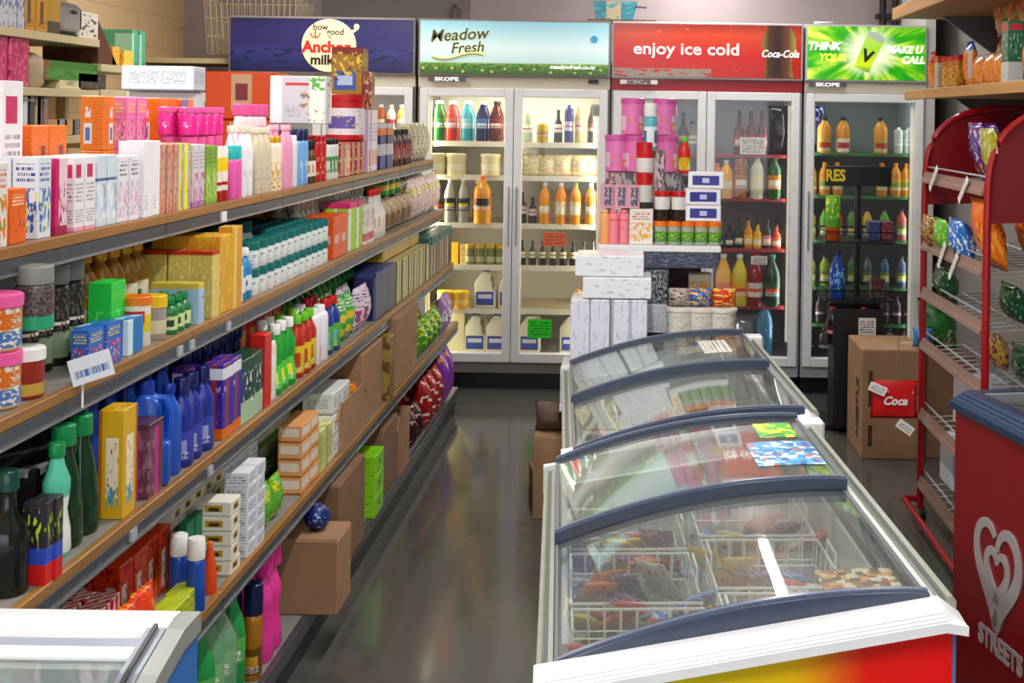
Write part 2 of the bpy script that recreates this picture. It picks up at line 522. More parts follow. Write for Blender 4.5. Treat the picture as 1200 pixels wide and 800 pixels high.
# pipes high on the back wall
for x in (-1.235, -1.19):
    pass
bm = B(); tube(bm, [(-1.21, YB - .03, 2.05), (-1.21, YB - .03, 2.3), (-1.19, YB - .03, 2.33), (-1.16, YB - .03, 2.3), (-1.16, YB - .03, 2.05)], .008)
tag(new_obj('cable_hook', bm, plain('dull_pipe', '#5c5450', .5)), 'grey looped cable on the wall above the blue and pale headers', 'cable')
bm = B(); tube(bm, [(1.58, YB - .05, 2.0), (1.58, YB - .05, ZC - .01)], .022, 10); tube(bm, [(1.66, YB - .05, 2.0), (1.66, YB - .05, ZC - .01)], .018, 10); bx(bm, 1.54, 1.70, YB - .08, YB, 2.28, 2.31)
tag(new_obj('wall_pipes', bm, black), 'two black pipes running up the back wall above the green sign', 'pipe')

# ------------------------------------------------------------------ the long gondola of shelves on the left
GY0, GY1 = 2.03, 7.0
SH = {1: (1.372, 1.106), 2: (1.102, 1.042), 3: (.81, .988), 4: (.49, .958), 5: (.13, .952)}
BACKX = -1.5
wood = None
def wood_mat():
    n = NT('varnished_timber'); tc = n.n('ShaderNodeTexCoord')
    mp = n.n('ShaderNodeMapping'); mp.inputs['Scale'].default_value = (40, 2.2, 60); n.l(tc.outputs['Object'], mp.inputs[0])
    f = n.noise(mp.outputs[0], 1.5, 4)
    n.l(n.mix(f, srgb('#7c5222'), srgb('#b07e3e')), n.b.inputs['Base Color']); n.b.inputs['Roughness'].default_value = .38
    return n.m
wood = wood_mat()
g = empty('gondola_shelving', (BACKX, (GY0 + GY1) / 2, 0))
tag(g, 'long grey gondola shelving with timber edged shelves down the left side of the aisle', 'shelving')
def gpart(name, dims, mat, par=None, bev=0):
    bm = B(); x0, x1, y0, y1, z0, z1 = dims
    bx(bm, x0 - BACKX, x1 - BACKX, y0 - (GY0 + GY1) / 2, y1 - (GY0 + GY1) / 2, z0, z1, bev=bev)
    return new_obj(name, bm, mat, par or g)
for k in range(5):
    ya = GY0 + k * (GY1 - GY0) / 5; yb = ya + (GY1 - GY0) / 5
    gpart('back_panel', (BACKX - .015, BACKX + .015, ya + .03, yb - .03, .13, 1.34), dark_grey)
for k in range(6):
    ya = GY0 + k * (GY1 - GY0) / 5
    ya = min(max(ya, GY0 + .03), GY1 - .03)
    gpart('upright', (BACKX - .03, BACKX + .03, ya - .03, ya + .03, 0, 1.34), grey_metal)
shelf_top = plain('shelf_top_grey', '#8a8782', .5, .1, var=.08)
for s, (z, X) in SH.items():
    for k in range(5):
        ya = GY0 + k * (GY1 - GY0) / 5; yb = ya + (GY1 - GY0) / 5
        x1 = -X - .016
        sh = gpart('shelf', ((BACKX if s > 1 else -1.95), x1, ya + .001, yb - .001, z - .03, z), shelf_top)
        if s < 5:
            gpart('timber_edge', (x1, -X, ya + .0005, yb - .0005, z - .021, z + .001), wood, sh, .002)
            gpart('ticket_channel', (x1 + .004, -X - .002, ya + .002, yb - .002, z - .052, z - .0215), grey_metal, sh, .002)
            gpart('channel_lip', (-X - .003, -X + .002, ya + .002, yb - .002, z - .052, z - .047), steel, sh)
        else:
            gpart('kick_plate', (x1 - .03, x1, ya + .001, yb - .001, 0, z - .031), dark_grey, sh)
            gpart('timber_edge', (x1, -X, ya + .0005, yb - .0005, z - .05, z + .001), grey_metal, sh, .002)
gpart('shelf', (-1.95, BACKX - .03, GY0, GY1, .1, .13), shelf_top)
gpart('shelf', (-1.93, BACKX - .03, GY0, GY1, .72, .75), shelf_top)
gpart('joint_cover', (-1.106 - .004, -1.103, 3.42, 3.46, SH[1][0] - .05, SH[1][0] - .023), white)
for s_, pxs in {2: (212, 226, 269), 3: (160, 250)}.items():
    z, X = SH[s_]
    for px in pxs:
        y = 1500 * X / (746 - px)
        gpart('joint_cover', (-X - .003, -X + .003, y, y + .03, z - .046, z - .024), plain('ticket_holder_plastic', '#aeb4bc', .3))

def yat(s, px, inset=0.0):
    z, X = SH[s]; X = X + inset
    return 1500 * X / ((746 - px) * (1 - .015 * (EYE - z) / X))
RZ = PI / 2
OCC = {k: [] for k in range(1, 6)}
def row(s, p0, p1, src, label, cat, group=None, rows=1, stack=1, inset=.015, gap=.0065, jit=3, n=None, zoff=0.0, rz=RZ, rgap=.006, y0=None, y1=None, keep=False):
    """a facing: items along the shelf from strip pixel p0 to p1, rows deep, stack high; label may be a list (front row first)"""
    z, X = SH[s]
    ya = yat(s, p0, inset) if y0 is None else y0
    yb = (yat(s, p1, inset) if p1 is not None else ya) if y1 is None else y1
    w = src['_w'] + gap; d = src['_d'] + rgap
    if n is None: n = max(1, int((yb - ya + gap) / w + .25))
    first = None; hh = src['_h'] + .001
    for r in range(rows):
        for k in range(n):
            x = -X - inset - r * d + rnd.uniform(-.003, .002)
            y = ya + w * (k + .5)
            z0 = z + .0005 + zoff
            for dy, dxx in [(0, 0), (.008, 0), (.016, 0), (.026, 0), (0, .01), (.012, .01), (0, .02), (.012, .02), (0, .035), (.015, .035), (0, .05), (.015, .05), (0, .07), (0, .09)]:
                xx, yy = x - dxx, y + dy
                bb = (xx - src['_d'], xx, yy - src['_w'] / 2, yy + src['_w'] / 2, z0, z0 + hh * stack)
                if (s > 1 and bb[0] < BACKX + .02) or bb[3] > GY1 + .05 or bb[2] < GY0: continue
                if keep or not any(bb[0] < o_[1] - .006 and bb[1] > o_[0] + .006 and bb[2] < o_[3] - .006 and bb[3] > o_[2] + .006 and bb[4] < o_[5] - .002 and bb[5] > o_[4] + .002 for o_ in OCC[s]):
                    OCC[s].append(bb)
                    for q in range(stack):
                        o = put(src, xx, yy, z0 + q * hh, rz + math.radians(rnd.uniform(-jit, jit)), label, cat, group or (cat + 's: ' + label.split(',')[0]))
                        first = first or o
                    break
    if first is None:      # nothing of it fits: leave the product out altogether
        for c in list(src.children): bpy.data.objects.remove(c)
        bpy.data.objects.remove(src)
    return first

# ------------------------------------------------------------------ glass door coolers along the back wall
CY = 7.54      # plane of the door fronts
def cooler(label, x0, x1, ndoor, shelfz, trimc, headmat, bezelmat, framec, lamp, lampc, inner, strip, zhead=(1.845, 2.18), zdoor=(.165, 1.775)):
    cx = (x0 + x1) / 2
    r = empty('drinks_cooler', (cx, CY, 0)); tag(r, label, 'cooler')
    def p(name, dims, mat, par=None, bev=0, inst=False):
        bm = B(); a, b, c, d, e, f = dims
        bx(bm, a - cx, b - cx, c - CY, d - CY, e, f, bev=bev); return new_obj(name, bm, mat, par or r)
    t = .035; yb = CY + .66; zb, zt = .1, 1.95
    p('side_panel', (x0, x0 + t, CY + .05, yb, zb, zt), framec); p('side_panel', (x1 - t, x1, CY + .05, yb, zb, zt), framec)
    p('back_panel', (x0 + t, x1 - t, yb - .04, yb, zb, zt), inner)
    p('roof_panel', (x0 + t, x1 - t, CY + .05, yb - .04, 1.8, zt), framec)
    p('floor_panel', (x0 + t, x1 - t, CY + .05, yb - .04, zb, zdoor[0] + .03), inner)
    p('kick_grille', (x0 + .01, x1 - .01, CY + .06, CY + .09, .0, zb - .001), black)
    p('bottom_rail', (x0, x1, CY + .01, CY + .05, zb, zdoor[0] - .002), framec)
    p('top_rail', (x0, x1, CY - .005, CY + .05, zdoor[1] + .003, zhead[0]), bezelmat)
    p('post', (x0, x0 + .012, CY + .0, CY + .05, zdoor[0] - .03, zdoor[1]), framec)
    p('post', (x1 - .012, x1, CY + .0, CY + .05, zdoor[0] - .03, zdoor[1]), framec)
    h = p('header_box', (x0, x1, CY - .03, CY + .12, zhead[0], zhead[1]), framec, bev=.004)
    sgn = p('sign_panel', (x0 + .012, x1 - .012, CY - .034, CY - .0305, zhead[0] + .012, zhead[1] - .012), headmat, h)
    dw = (x1 - x0 - .024 - .004 * (ndoor - 1)) / ndoor
    for k in range(ndoor):
        a = x0 + .012 + k * (dw + .004); b = a + dw
        d = p('door', (a, a + .05, CY - .02, CY + .03, zdoor[0], zdoor[1]), white, bev=.005)
        me = d.data; bm = B(); bm.from_mesh(me)
        for q in ((b - .05, b, zdoor[0], zdoor[1]), (a + .05, b - .05, zdoor[0], zdoor[0] + .055), (a + .05, b - .05, zdoor[1] - .05, zdoor[1])):
            bx(bm, q[0] - cx, q[1] - cx, -.02, .03, q[2], q[3], bev=.004)
        bm.to_mesh(me); bm.free()
        p('door_glass', (a + .05, b - .05, CY + .0, CY + .006, zdoor[0] + .055, zdoor[1] - .05), glass, d)
        p('door_seal', (b - .006, b + .003, CY - .01, CY + .028, zdoor[0], zdoor[1]), plain('door_seal_grey', '#3b3b46', .6), d)
        hx = b - .022 if (k % 2 == 0 and ndoor > 1) else a + .022
        p('handle', (hx - .005, hx + .005, CY - .03, CY - .02, .85, 1.2), steel, d, bev=.003)
        for z in shelfz:
            sh = p('shelf', (a + .03, b - .03, CY + .1, yb - .05, z - .008, z), trimc)
            p('price_strip', (a + .03, b - .03, CY + .09, CY + .1, z - (.026 if lamp > 2 else .014), z + .006), strip, sh)
    for xx, rr in ((x0 + .06, -PI / 2), (x1 - .06, PI / 2)):
        bm = B(); bx(bm, xx - cx - .012, xx - cx + .012, .05, .075, .3, 1.7); hh = new_obj('lamp_housing', bm, plain('lamp_diffuser', '#fffbe6', .5, emit=1.0 if lamp > 6 else .15), r)
        if lamp:
            area('cooler_light', (xx - cx + (.02 if rr < 0 else -.02), .09, 1.0), 1.4, .05, lamp, lampc, (PI / 2 if False else 0, rr, 0), parent=r)
    if lamp:
        area('cooler_light', (0, .14, 1.79), x1 - x0 - .2, .05, lamp * 1.2, lampc, (0.35, 0, 0), parent=r)
    return r, h, sgn

ST = {'anchor': pm('#2c2a5e', grad=('v', [(0, '#1d1f4c'), (.42, '#34357a'), (.5, '#2b2a66'), (.8, '#2d2a66'), (1, '#242255')]), blot=[(0, 1, .05, .45, '#1a2450', 9, .55)], rough=.25, emit=.15),
      'meadow': pm('#a8d4dc', grad=('v', [(0, '#2f5a10'), (.14, '#4c8a14'), (.2, '#7aa82a'), (.23, '#bfe0dc'), (.5, '#d8eff0'), (1, '#8cc8d8')]), blot=[(0, 1, 0, .2, '#2a4f0c', 38, .52), (0, 1, .02, .2, '#b5b818', 60, .68)], rough=.25, emit=.3),
      'cold': pm('#b01408', grad=('v', [(0, '#b41207'), (.45, '#c41206'), (.8, '#c83a10'), (1, '#8c2008')]), blot=[(0, .52, 0, .16, '#8f8478', 14, .42), (.2, .9, .04, .3, '#c8501a', 24, .66), (.03, .7, .8, 1, '#c8641e', 8, .66)], rough=.22, emit=.18),
      'lime': None}
def lime_mat():
    n = NT('lime_burst_sign'); tc = n.n('ShaderNodeTexCoord'); sp = n.n('ShaderNodeSeparateXYZ'); n.l(tc.outputs['Generated'], sp.inputs[0])
    dx = n.math('MULTIPLY', n.math('SUBTRACT', sp.outputs[0], .52), 1.9); dy = n.math('SUBTRACT', sp.outputs[2], .52)
    ang = n.math('ARCTAN2', dy, dx); rad = n.math('SQRT', n.math('ADD', n.math('MULTIPLY', dx, dx), n.math('MULTIPLY', dy, dy)))
    cv = n.n('ShaderNodeCombineXYZ'); n.l(n.math('MULTIPLY', ang, 2.2), cv.inputs[0]); n.l(n.math('MULTIPLY', rad, .8), cv.inputs[1])
    f = n.noise(cv.outputs[0], 1.7, 3)
    r = n.n('ShaderNodeValToRGB'); n.l(f, r.inputs[0])
    e = r.color_ramp.elements; e.new(.5); e.new(.62)
    for q, (p_, c) in zip(r.color_ramp.elements, [(.3, '#0b8a18'), (.46, '#2fae10'), (.56, '#8fd010'), (.68, '#e4f020')]): q.position = p_; q.color = srgb(c)
    g_ = n.n('ShaderNodeMapRange'); n.l(rad, g_.inputs[0]); g_.inputs[1].default_value = .18; g_.inputs[2].default_value = .52; g_.inputs[3].default_value = 1; g_.inputs[4].default_value = 0
    g2 = n.math('ADD', g_.outputs[0], n.math('MULTIPLY', n.math('SUBTRACT', f, .5), .8)); g2.node.use_clamp = True
    c = n.mix(g2, r.outputs[0], srgb('#fdffe0'))
    n.l(c, n.b.inputs['Base Color']); n.l(c, n.b.inputs['Emission Color']); n.b.inputs['Emission Strength'].default_value = .4
    n.b.inputs['Roughness'].default_value = .3
    return n.m
ST['lime'] = lime_mat()
beige_rail = plain('bezel_beige', '#d4cbb8', .4)
grey_in = plain('cooler_liner_grey', '#84888a', .5)
warm_in = plain('cooler_liner_white', '#e8e6da', .5)
c1, h1, s1_ = cooler('glass door cooler with dark blue milk sign on its header', -2.40, -1.305, 2, (.48, .75, 1.0, 1.24, 1.47), cream, ST['anchor'], beige_rail, plain('cooler_side_grey', '#8e8880', .5), 2.5, (1, .95, .85), grey_in, cream)
c2, h2, s2_ = cooler('brightly lit two door cooler with pale blue sky and meadow header sign', -1.287, -.158, 2, (.46, .72, .97, 1.255, 1.455), cream, ST['meadow'], beige_rail, plain('cooler_side_grey', '#8e8880', .5), 5, (1, .93, .74), warm_in, plain('cream_strip', '#f1ead0', .4))
c3, h3, s3_ = cooler('two door cooler with red ice cold drink header sign', -.150, .972, 2, (.50, .84, 1.14, 1.40), plain('red_strip', '#a02830', .4), ST['cold'], plain('bezel_red', '#a8101c', .35), plain('cooler_side_light', '#b9b9be', .45), 1.2, (.9, .95, 1), grey_in, plain('red_strip', '#a02830', .4))
c4, h4, s4_ = cooler('single door cooler with lime green energy drink header sign', .985, 1.70, 1, (.40, .62, .90, 1.165, 1.42), plain('green_strip', '#34703c', .4), ST['lime'], plain('bezel_pale', '#cfcab8', .4), plain('cooler_side_light', '#b9b9be', .45), .7, (.85, 1, .95), grey_in, plain('green_strip', '#34703c', .4))

def wx(px): return (px - 746) / 199.0     # header drawing positions in metres, at the plane of the signs
def disc(name, cx, cz, r, y0, y1, mat, par, sx=1.0):
    bm = B(); prism(bm, [(cx + sx * r * math.cos(a * PI / 18), cz + r * math.sin(a * PI / 18)) for a in range(36)], 'y', y0, y1)
    return new_obj(name, bm, mat, par)
def flat(name, pts, y0, y1, mat, par):
    bm = B(); prism(bm, pts, 'y', y0, y1); return new_obj(name, bm, mat, par)
ink_w = plain('sign_ink_white', '#f4f4ee', .4, emit=.5); ink_k = plain('sign_ink_black', '#1c1a1a', .4); ink_r = plain('sign_ink_red', '#d02018', .4, emit=.2)
# milk sign: bottle lying behind, round cream badge with the words
o1 = (-2.40 - 1.305) / 2; yo = -.036
cream_l = plain('sign_cream', '#f3dcae', .4, emit=.35)
disc('badge', wx(386) - o1, 2.012, .155, yo - .004, yo + .001, cream_l, h1, 1.03)
flat('milk_splash', [(wx(402) - o1, 2.075), (wx(418) - o1, 2.118), (wx(421) - o1, 2.112), (wx(407) - o1, 2.06)], yo - .002, yo + .001, cream_l, h1)
disc('splash_drop', wx(418) - o1, 2.125, .016, yo - .004, yo, cream_l, h1)
for s, x, z, sz, m, bo, sh in (('how', 376, 2.118, .05, ink_k, .001, 0), ('good', 393, 2.09, .05, ink_k, .001, .1), ('is', 387, 2.062, .036, ink_k, 0, 0), ('Anchor', 383, 2.0, .092, ink_r, .004, 0), ('milk', 378, 1.925, .08, ink_k, .003, 0)):
    text('lettering', s, sz, m, XZ(wx(x) - o1, yo - .004, z), h1, shear=sh, bold=bo)
bm = B(); tube(bm, [(wx(370) - o1, yo - .005, 2.105), (wx(370) - o1, yo - .005, 2.06)], .004); tube(bm, [(wx(370) - o1 + .028 * math.cos(a), yo - .005, 2.085 + .028 * math.sin(a)) for a in [PI + i * PI / 8 for i in range(9)]], .004)
new_obj('anchor_emblem', bm, ink_r, h1)
# meadow sign
o2 = (-1.287 - .158) / 2
ink_y = plain('sign_ink_cream', '#f2e8a0', .4, emit=.4); ink_gr = plain('sign_ink_olive', '#4f4a18', .4)
for dz, m, bo, yy in ((0, ink_y, .0022, -.002), (0, ink_gr, 0.0012, -.004)):
    text('lettering', 'Meadow', .098, m, XZ(wx(537) - o2, yo + yy, 2.085, tilt=.07), h2, shear=.25, bold=bo)
    text('lettering', 'Fresh', .088, m, XZ(wx(547) - o2, yo + yy, 2.01, tilt=.07), h2, shear=.25, bold=bo)
bm = B(); tube(bm, [(wx(506 + i * 6) - o2, yo - .002, 1.965 + .018 * math.sin(i * .55 + 3.4)) for i in range(11)], .006, 5); new_obj('swash', bm, ink_y, h2)
bm = B(); tube(bm, [(wx(506 + i * 6) - o2, yo - .006, 1.957 + .018 * math.sin(i * .55 + 3.4)) for i in range(11)], .003, 5); new_obj('swash', bm, plain('sign_lime', '#98a82a', .4), h2)
text('lettering', 'meadowfresh.co.nz', .034, ink_w, XZ(wx(670) - o2, yo - .003, 1.905), h2, shear=.2, bold=.001)
disc('blue_drop', wx(695) - o2, 2.07, .022, yo - .002, yo + .001, plain('sign_drop_blue', '#3c9cc8', .4, emit=.3), h2)
rr2 = random.Random(3)
for i in range(14):
    disc('daisy', wx(498 + i * 16 + rr2.uniform(-4, 4)) - o2, rr2.choice([1.872, 1.88, 1.89]), .008, yo - .001, yo + .001, plain('daisy_yellow', '#d8cf70', .5), h2, 1.3)
# red sign
o3 = (-.150 + .972) / 2
text('lettering', 'enjoy ice cold', .098, ink_w, XZ(wx(803) - o3, yo - .002, 2.02), h3, bold=.0012, xs=1.14)
bot = []
bc = wx(911) - o3
for t, w_ in ((0, .085), (.12, .082), (.25, .072), (.38, .08), (.55, .1), (.75, .098), (.9, .08), (1, .06)): bot.append((w_, 1.862 + t * .305))
flat('glass_bottle_picture', [(bc + w_, z) for w_, z in bot] + [(bc - w_, z) for w_, z in bot[::-1]], yo - .002, yo + .001, pm('#4a1c10', grad=('u', [(0, '#8f7a2c'), (.2, '#4b2a12'), (.5, '#2a0c08'), (.78, '#6e3e1c'), (1, '#a8a040')]), emit=.1), h3)
text('lettering', 'Coca-Cola', .06, ink_w, XZ(bc + .005, yo - .004, 2.0), h3, shear=.3, bold=.0012, xs=.85)
# lime sign: slanted tumbler in the middle
o4 = (.985 + 1.70) / 2
cxx = wx(1018) - o4
def slant(pts, cx, cz, a): return [(cx + x * math.cos(a) + z * math.sin(a), cz - x * math.sin(a) + z * math.cos(a)) for x, z in pts]
A_ = .42
flat('can_picture', slant([(-.045, -.11), (.045, -.11), (.055, .1), (-.055, .1)], cxx - .01, 2.02, A_), yo - .003, yo + .001, pm('#7fc228', grad=('v', [(0, '#1d8a2a'), (.2, '#c8e010'), (.5, '#9ad020'), (1, '#a8cf60')]), emit=.5), h4)
bm = B(); prism(bm, slant([(.055 * math.cos(a * PI / 9), .1 + .022 * math.sin(a * PI / 9)) for a in range(18)], cxx - .01, 2.02, A_), 'y', yo - .005, yo - .0031); new_obj('can_top_picture', bm, plain('sign_silver', '#b9c4bd', .3, emit=.2), h4)
prs = slant([(0.0, -.03)], cxx - .01, 2.02, A_)[0]
text('lettering', 'V', .1, ink_k, XZ(prs[0], yo - .005, prs[1], tilt=-.35), h4, bold=.004)
text('lettering', 'THINK', .062, ink_w, XZ(wx(963) - o4, yo - .002, 2.05), h4, shear=.25, bold=.003)
text('lettering', 'YOUR', .058, plain('sign_yellow', '#f2f04a', .4, emit=.6), XZ(wx(973) - o4, yo - .002, 1.985), h4, shear=.25, bold=.002)
text('lettering', 'MAKE U', .058, ink_w, XZ(wx(1057) - o4, yo - .002, 2.035), h4, shear=.25, bold=.003)
text('lettering', 'CALL', .058, ink_w, XZ(wx(1067) - o4, yo - .002, 1.975), h4, shear=.25, bold=.003)
for hh, oo, x in ((h2, o2, 524), (h3, o3, 748), (h4, o4, 968)):
    bm = B(); w_ = .11; bx(bm, wx(x) - oo - w_, wx(x) - oo + w_, -.042, -.036, 1.812, 1.838); pl = new_obj('maker_plate', bm, plain('plate_grey', '#5c5558', .4) if hh is not h3 else plain('plate_white', '#e8e2e0', .4), hh)
    text('lettering', 'SKOPE', .03, ink_w if hh is not h3 else plain('sign_ink_grey', '#6a5a5c', .5), XZ(wx(x) - oo, -.044, 1.825), pl, bold=.001, xs=1.6)
bm = B(); bx(bm, wx(695) - o2 - .03, wx(695) - o2 + .03, -.042, -.036, 1.81, 1.835); new_obj('thermometer', bm, black, h2)
# pages and notes on the doors
def note(par, ox, px0, px1, z0, z1, mat, name='paper_note', y=-.022):
    bm = B(); bx(bm, wx(px0) - ox, wx(px1) - ox, y - .002, y, z0, z1); return new_obj(name, bm, mat, par)
note(c2, o2, 622, 650, .31, .42, pm('#2ee22a', text=[(.08, .92, .15, .9, '#167a14', 3)], rough=.6), y=-.001)
note(c2, o2, 637, 665, .845, .925, pm('#f0681c', text=[(.08, .92, .15, .9, '#a83c0c', 2)], rough=.6), y=.08)
note(c3, o3, 722, 793, 1.635, 1.72, plain('paper_white', '#f6f6f4', .6), y=-.001)
note(c3, o3, 868, 898, 1.41, 1.51, pm('#e8e4da', text=[(.08, .92, .1, .9, '#55484a', 4)], rough=.6), y=.02)
note(c3, o3, 883, 902, .76, .81, pm('#e8e4da', text=[(.08, .92, .1, .9, '#55484a', 2)], rough=.6), y=.02)
note(c2, o2, 693, 706, 1.62, 1.69, pm('#b8bcb0', text=[(.2, .8, .2, .8, '#5d6e60', 3)], rough=.6), y=-.001, name='round_sticker')

# ------------------------------------------------------------------ island ice cream freezers
ISL = math.radians(3.4)
ZL, ZR, FW = .657, .779, .745
def rimz(t): return ZL + (ZR - ZL) * t
def arch(t, bump=.037): return rimz(t) + bump * math.sin(PI * min(1, max(0, t))) ** .85
def ribbon(bm, v0, v1, top, bot, t0=0.0, t1=1.0, n=18, u0=.03, u1=None, mi=0):
    """solid strip across the freezer, between two height curves"""
    u1 = u1 or FW - .048
    rows_ = []
    for i in range(n + 1):
        t = t0 + (t1 - t0) * i / n; u = u0 + (u1 - u0) * t
        rows_.append([bm.verts.new((u, v, z)) for v, z in ((v0, bot(t)), (v1, bot(t)), (v1, top(t)), (v0, top(t)))])
    for a, b in zip(rows_, rows_[1:]):
        for j in range(4):
            f = bm.faces.new((a[j], a[(j + 1) % 4], b[(j + 1) % 4], b[j])); f.material_index = mi
    bm.faces.new(rows_[0][::-1]); bm.faces.new(rows_[-1])
def freezer(label, ox, oy, L, front_mat, lids):
    r = empty('island_freezer', (ox, oy, 0), ISL); tag(r, label, 'freezer')
    inner = plain('freezer_liner', '#c9ccc8', .4, var=.05)
    def slab(name, u0, u1, v0, v1, z0, zt, mat, par=None):
        """box whose top follows the slope of the rim"""
        bm = B(); prism(bm, [(u0, z0), (u1, z0), (u1, zt(u1 / FW)), (u0, zt(u0 / FW))], 'y', v0, v1); return new_obj(name, bm, mat, par or r)
    body = lambda t: rimz(t) - .05
    slab('side_wall', .012, .055, .03, L - .03, .09, body, white_enamel); slab('side_wall', FW - .075, FW - .008, .03, L - .03, .09, body, white_enamel)
    slab('end_wall', .012, FW - .008, .03, .075, .09, body, white_enamel); slab('end_wall', .012, FW - .008, L - .075, L - .03, .09, body, white_enamel)
    slab('tub_floor', .055, FW - .075, .075, L - .075, .2, lambda t: .22, inner)
    slab('liner', .055, .06, .075, L - .075, .22, body, inner); slab('liner', FW - .08, FW - .075, .075, L - .075, .22, body, inner)
    slab('liner', .06, FW - .08, .075, .08, .22, body, inner); slab('liner', .06, FW - .08, L - .08, L - .075, .22, body, inner)
    slab('base_plinth', .04, FW - .06, .08, L - .08, 0, lambda t: .089, black)
    gp = slab('graphic_panel', .022, FW - .018, .0175, .0215, .12, lambda t: rimz(t) - .047, front_mat)
    slab('blue_trim', .014, FW - .010, .022, .0295, .1, lambda t: rimz(t) - .0391, plain('trim_blue', '#5a7ab8', .35))
    # end bezels with moulded ridges
    for v0, v1, fr in ((-.005, .055, 1), (L - .055, L + .005, 0)):
        bm = B(); bb = -.039 if fr else -.07
        yy = [(v0, bb), (v0, -.022), (v0 + .014, -.002), (v1, .004), (v1, bb)] if fr else [(v0, bb), (v0, .004), (v1 - .014, -.002), (v1, -.03), (v1, bb)]
        A = [bm.verts.new((-.004, y, ZL + z)) for y, z in yy]; C = [bm.verts.new((FW - .035, y, rimz((FW - .035) / FW) + z)) for y, z in yy]
        D = [bm.verts.new((FW + .004, y, ZR - .012 + (z if z < -.02 else z - .022))) for y, z in yy]
        k = 5
        bm.faces.new(A[::-1]); bm.faces.new(D)
        for P, Q in ((A, C), (C, D)):
            for i in range(k): bm.faces.new((P[i], P[(i + 1) % k], Q[(i + 1) % k], Q[i]))
        bz = new_obj('end_bezel', bm, white, r)
        if fr:
            for j, (y, z) in enumerate(((v0 + .003, -.018), (v0 + .007, -.0125), (v0 + .011, -.0065))):
                bm = B(); tube(bm, [(.0, y - .001, ZL + z), (FW - .035, y - .001, rimz((FW - .035) / FW) + z)], .0012, 5); new_obj('ridge', bm, plain('ridge_shade', '#dfe2ea', .4), bz)
    def rail(name, pts, mat, par=None):
        bm = B(); prism(bm, pts, 'y', .0551, L - .0551); return new_obj(name, bm, mat, par or r)
    zl, zr = ZL, ZR
    lr = rail('left_rail', [(0, zl - .06), (.012, zl - .06), (.012, zl - .004), (.008, zl), (0, zl - .004)], rail_c)
    rail('rail_groove', [(.0121, zl - .05), (.02, zl - .05), (.02, zl - .008), (.0121, zl - .008)], rail_d, lr)
    rail('rail_step', [(.0201, zl - .05), (.029, zl - .05), (.029, zl - .001), (.0201, zl - .003)], rail_c, lr)
    rail('rail_seal', [(.0291, zl - .05), (.045, zl - .05), (.045, zl - .02), (.0291, zl - .014)], plain('rail_seal_dark', '#4a4b52', .4), lr)
    a = FW
    rr = rail('right_rail', [(a - .018, zr - .07), (a, zr - .07), (a, zr - .012), (a - .006, zr - .004), (a - .018, zr - .004)], rail_c)
    rail('rail_groove', [(a - .036, zr - .06), (a - .0181, zr - .06), (a - .0181, zr - .014), (a - .036, zr - .016)], rail_d, rr)
    rail('rail_step', [(a - .05, zr - .06), (a - .0361, zr - .06), (a - .0361, zr - .008), (a - .05, zr - .008)], plain('rail_bright', '#d8dcd8', .25, .3), rr)
    rail('rail_seal', [(a - .075, zr - .06), (a - .0501, zr - .06), (a - .0501, zr - .03), (a - .075, zr - .036)], plain('rail_seal_dark', '#4a4b52', .4), rr)
    bm = B(); bx(bm, FW - .05, FW + .03, L - .045, L + .012, ZR - .075, ZR + .004, bev=.008); new_obj('corner_cap', bm, white, r)
    ls = []
    for (v0, v1, dz, solid) in lids:
        ld = empty('sliding_lid'); ld.parent = r; ls.append(ld)
        bm = B(); ribbon(bm, v0 + .02, v1 - .02, lambda t: arch(t) + dz, lambda t: arch(t) + dz - .005); new_obj('lid_glass', bm, lidglass, ld, smooth=True)
        for j, (b0, b1) in enumerate(((v0, v0 + .034), (v1 - .034, v1))):
            bm = B()
            lo = (lambda t: rimz(t) - .012) if (j == 0 and solid) else (lambda t: arch(t) + dz - .014 - .004 * math.sin(PI * t))
            ribbon(bm, b0, b1, lambda t: arch(t) + dz + .009, lo)
            fb = new_obj('lid_bar', bm, navy_bar, ld, smooth=True)
            bm = B(); ribbon(bm, b0 + .012, b0 + .02, lambda t: arch(t) + dz + .013, lambda t: arch(t) + dz + .009)
            new_obj('bar_ridge', bm, plain('ridge_light', '#6d7890', .25), fb, smooth=True)
        for tt in ((0, .012), (.985, 1)):
            bm = B(); ribbon(bm, v0 + .034, v1 - .034, lambda t: arch(t) + dz + .002, lambda t: arch(t) + dz - .012, tt[0], tt[1], 2); new_obj('lid_edge', bm, plain('lid_edge_grey', '#6b7078', .3), ld)
    return r, ls
fm1 = pm('#f02818', grad=('u', [(0, '#58d0d8'), (.14, '#b4e070'), (.28, '#f6ea00'), (.6, '#f8c800'), (.72, '#f06010'), (.78, '#f01808'), (1, '#f01010')]), rough=.3)
F1O = (-.158, 2.18); F2O = (-.196, 3.63)
f1, l1 = freezer('near island ice cream freezer with yellow and red front and curved glass lids', F1O[0], F1O[1], 1.375, fm1, [(.056, .75, -.008, True), (.712, 1.366, .010, False)])
f2, l2 = freezer('far island freezer with curved glass lids behind the near one', F2O[0], F2O[1], 1.31, pm('#e8eaec', rough=.3), [(.022, .70, .0, True), (.655, 1.30, .014, False)])
def on_lid(par, u0, u1, v0, v1, dz, mat, name='price_sheet', off=.0015):
    bm = B(); U = FW - .078
    ribbon(bm, v0, v1, lambda t: arch(t) + dz + off + .0008, lambda t: arch(t) + dz + off, (u0 - .03) / U, (u1 - .03) / U, 6)
    return new_obj(name, bm, mat, par)
sheet_blue = pm('#2f86c8', blot=[(0, 1, 0, 1, '#e4eef4', 9, .56), (0, 1, 0, 1, '#154f9c', 12, .62)], text=[(.1, .9, .1, .9, '#f0f4f6', 5)], rough=.4)
nt_gen_fix = None
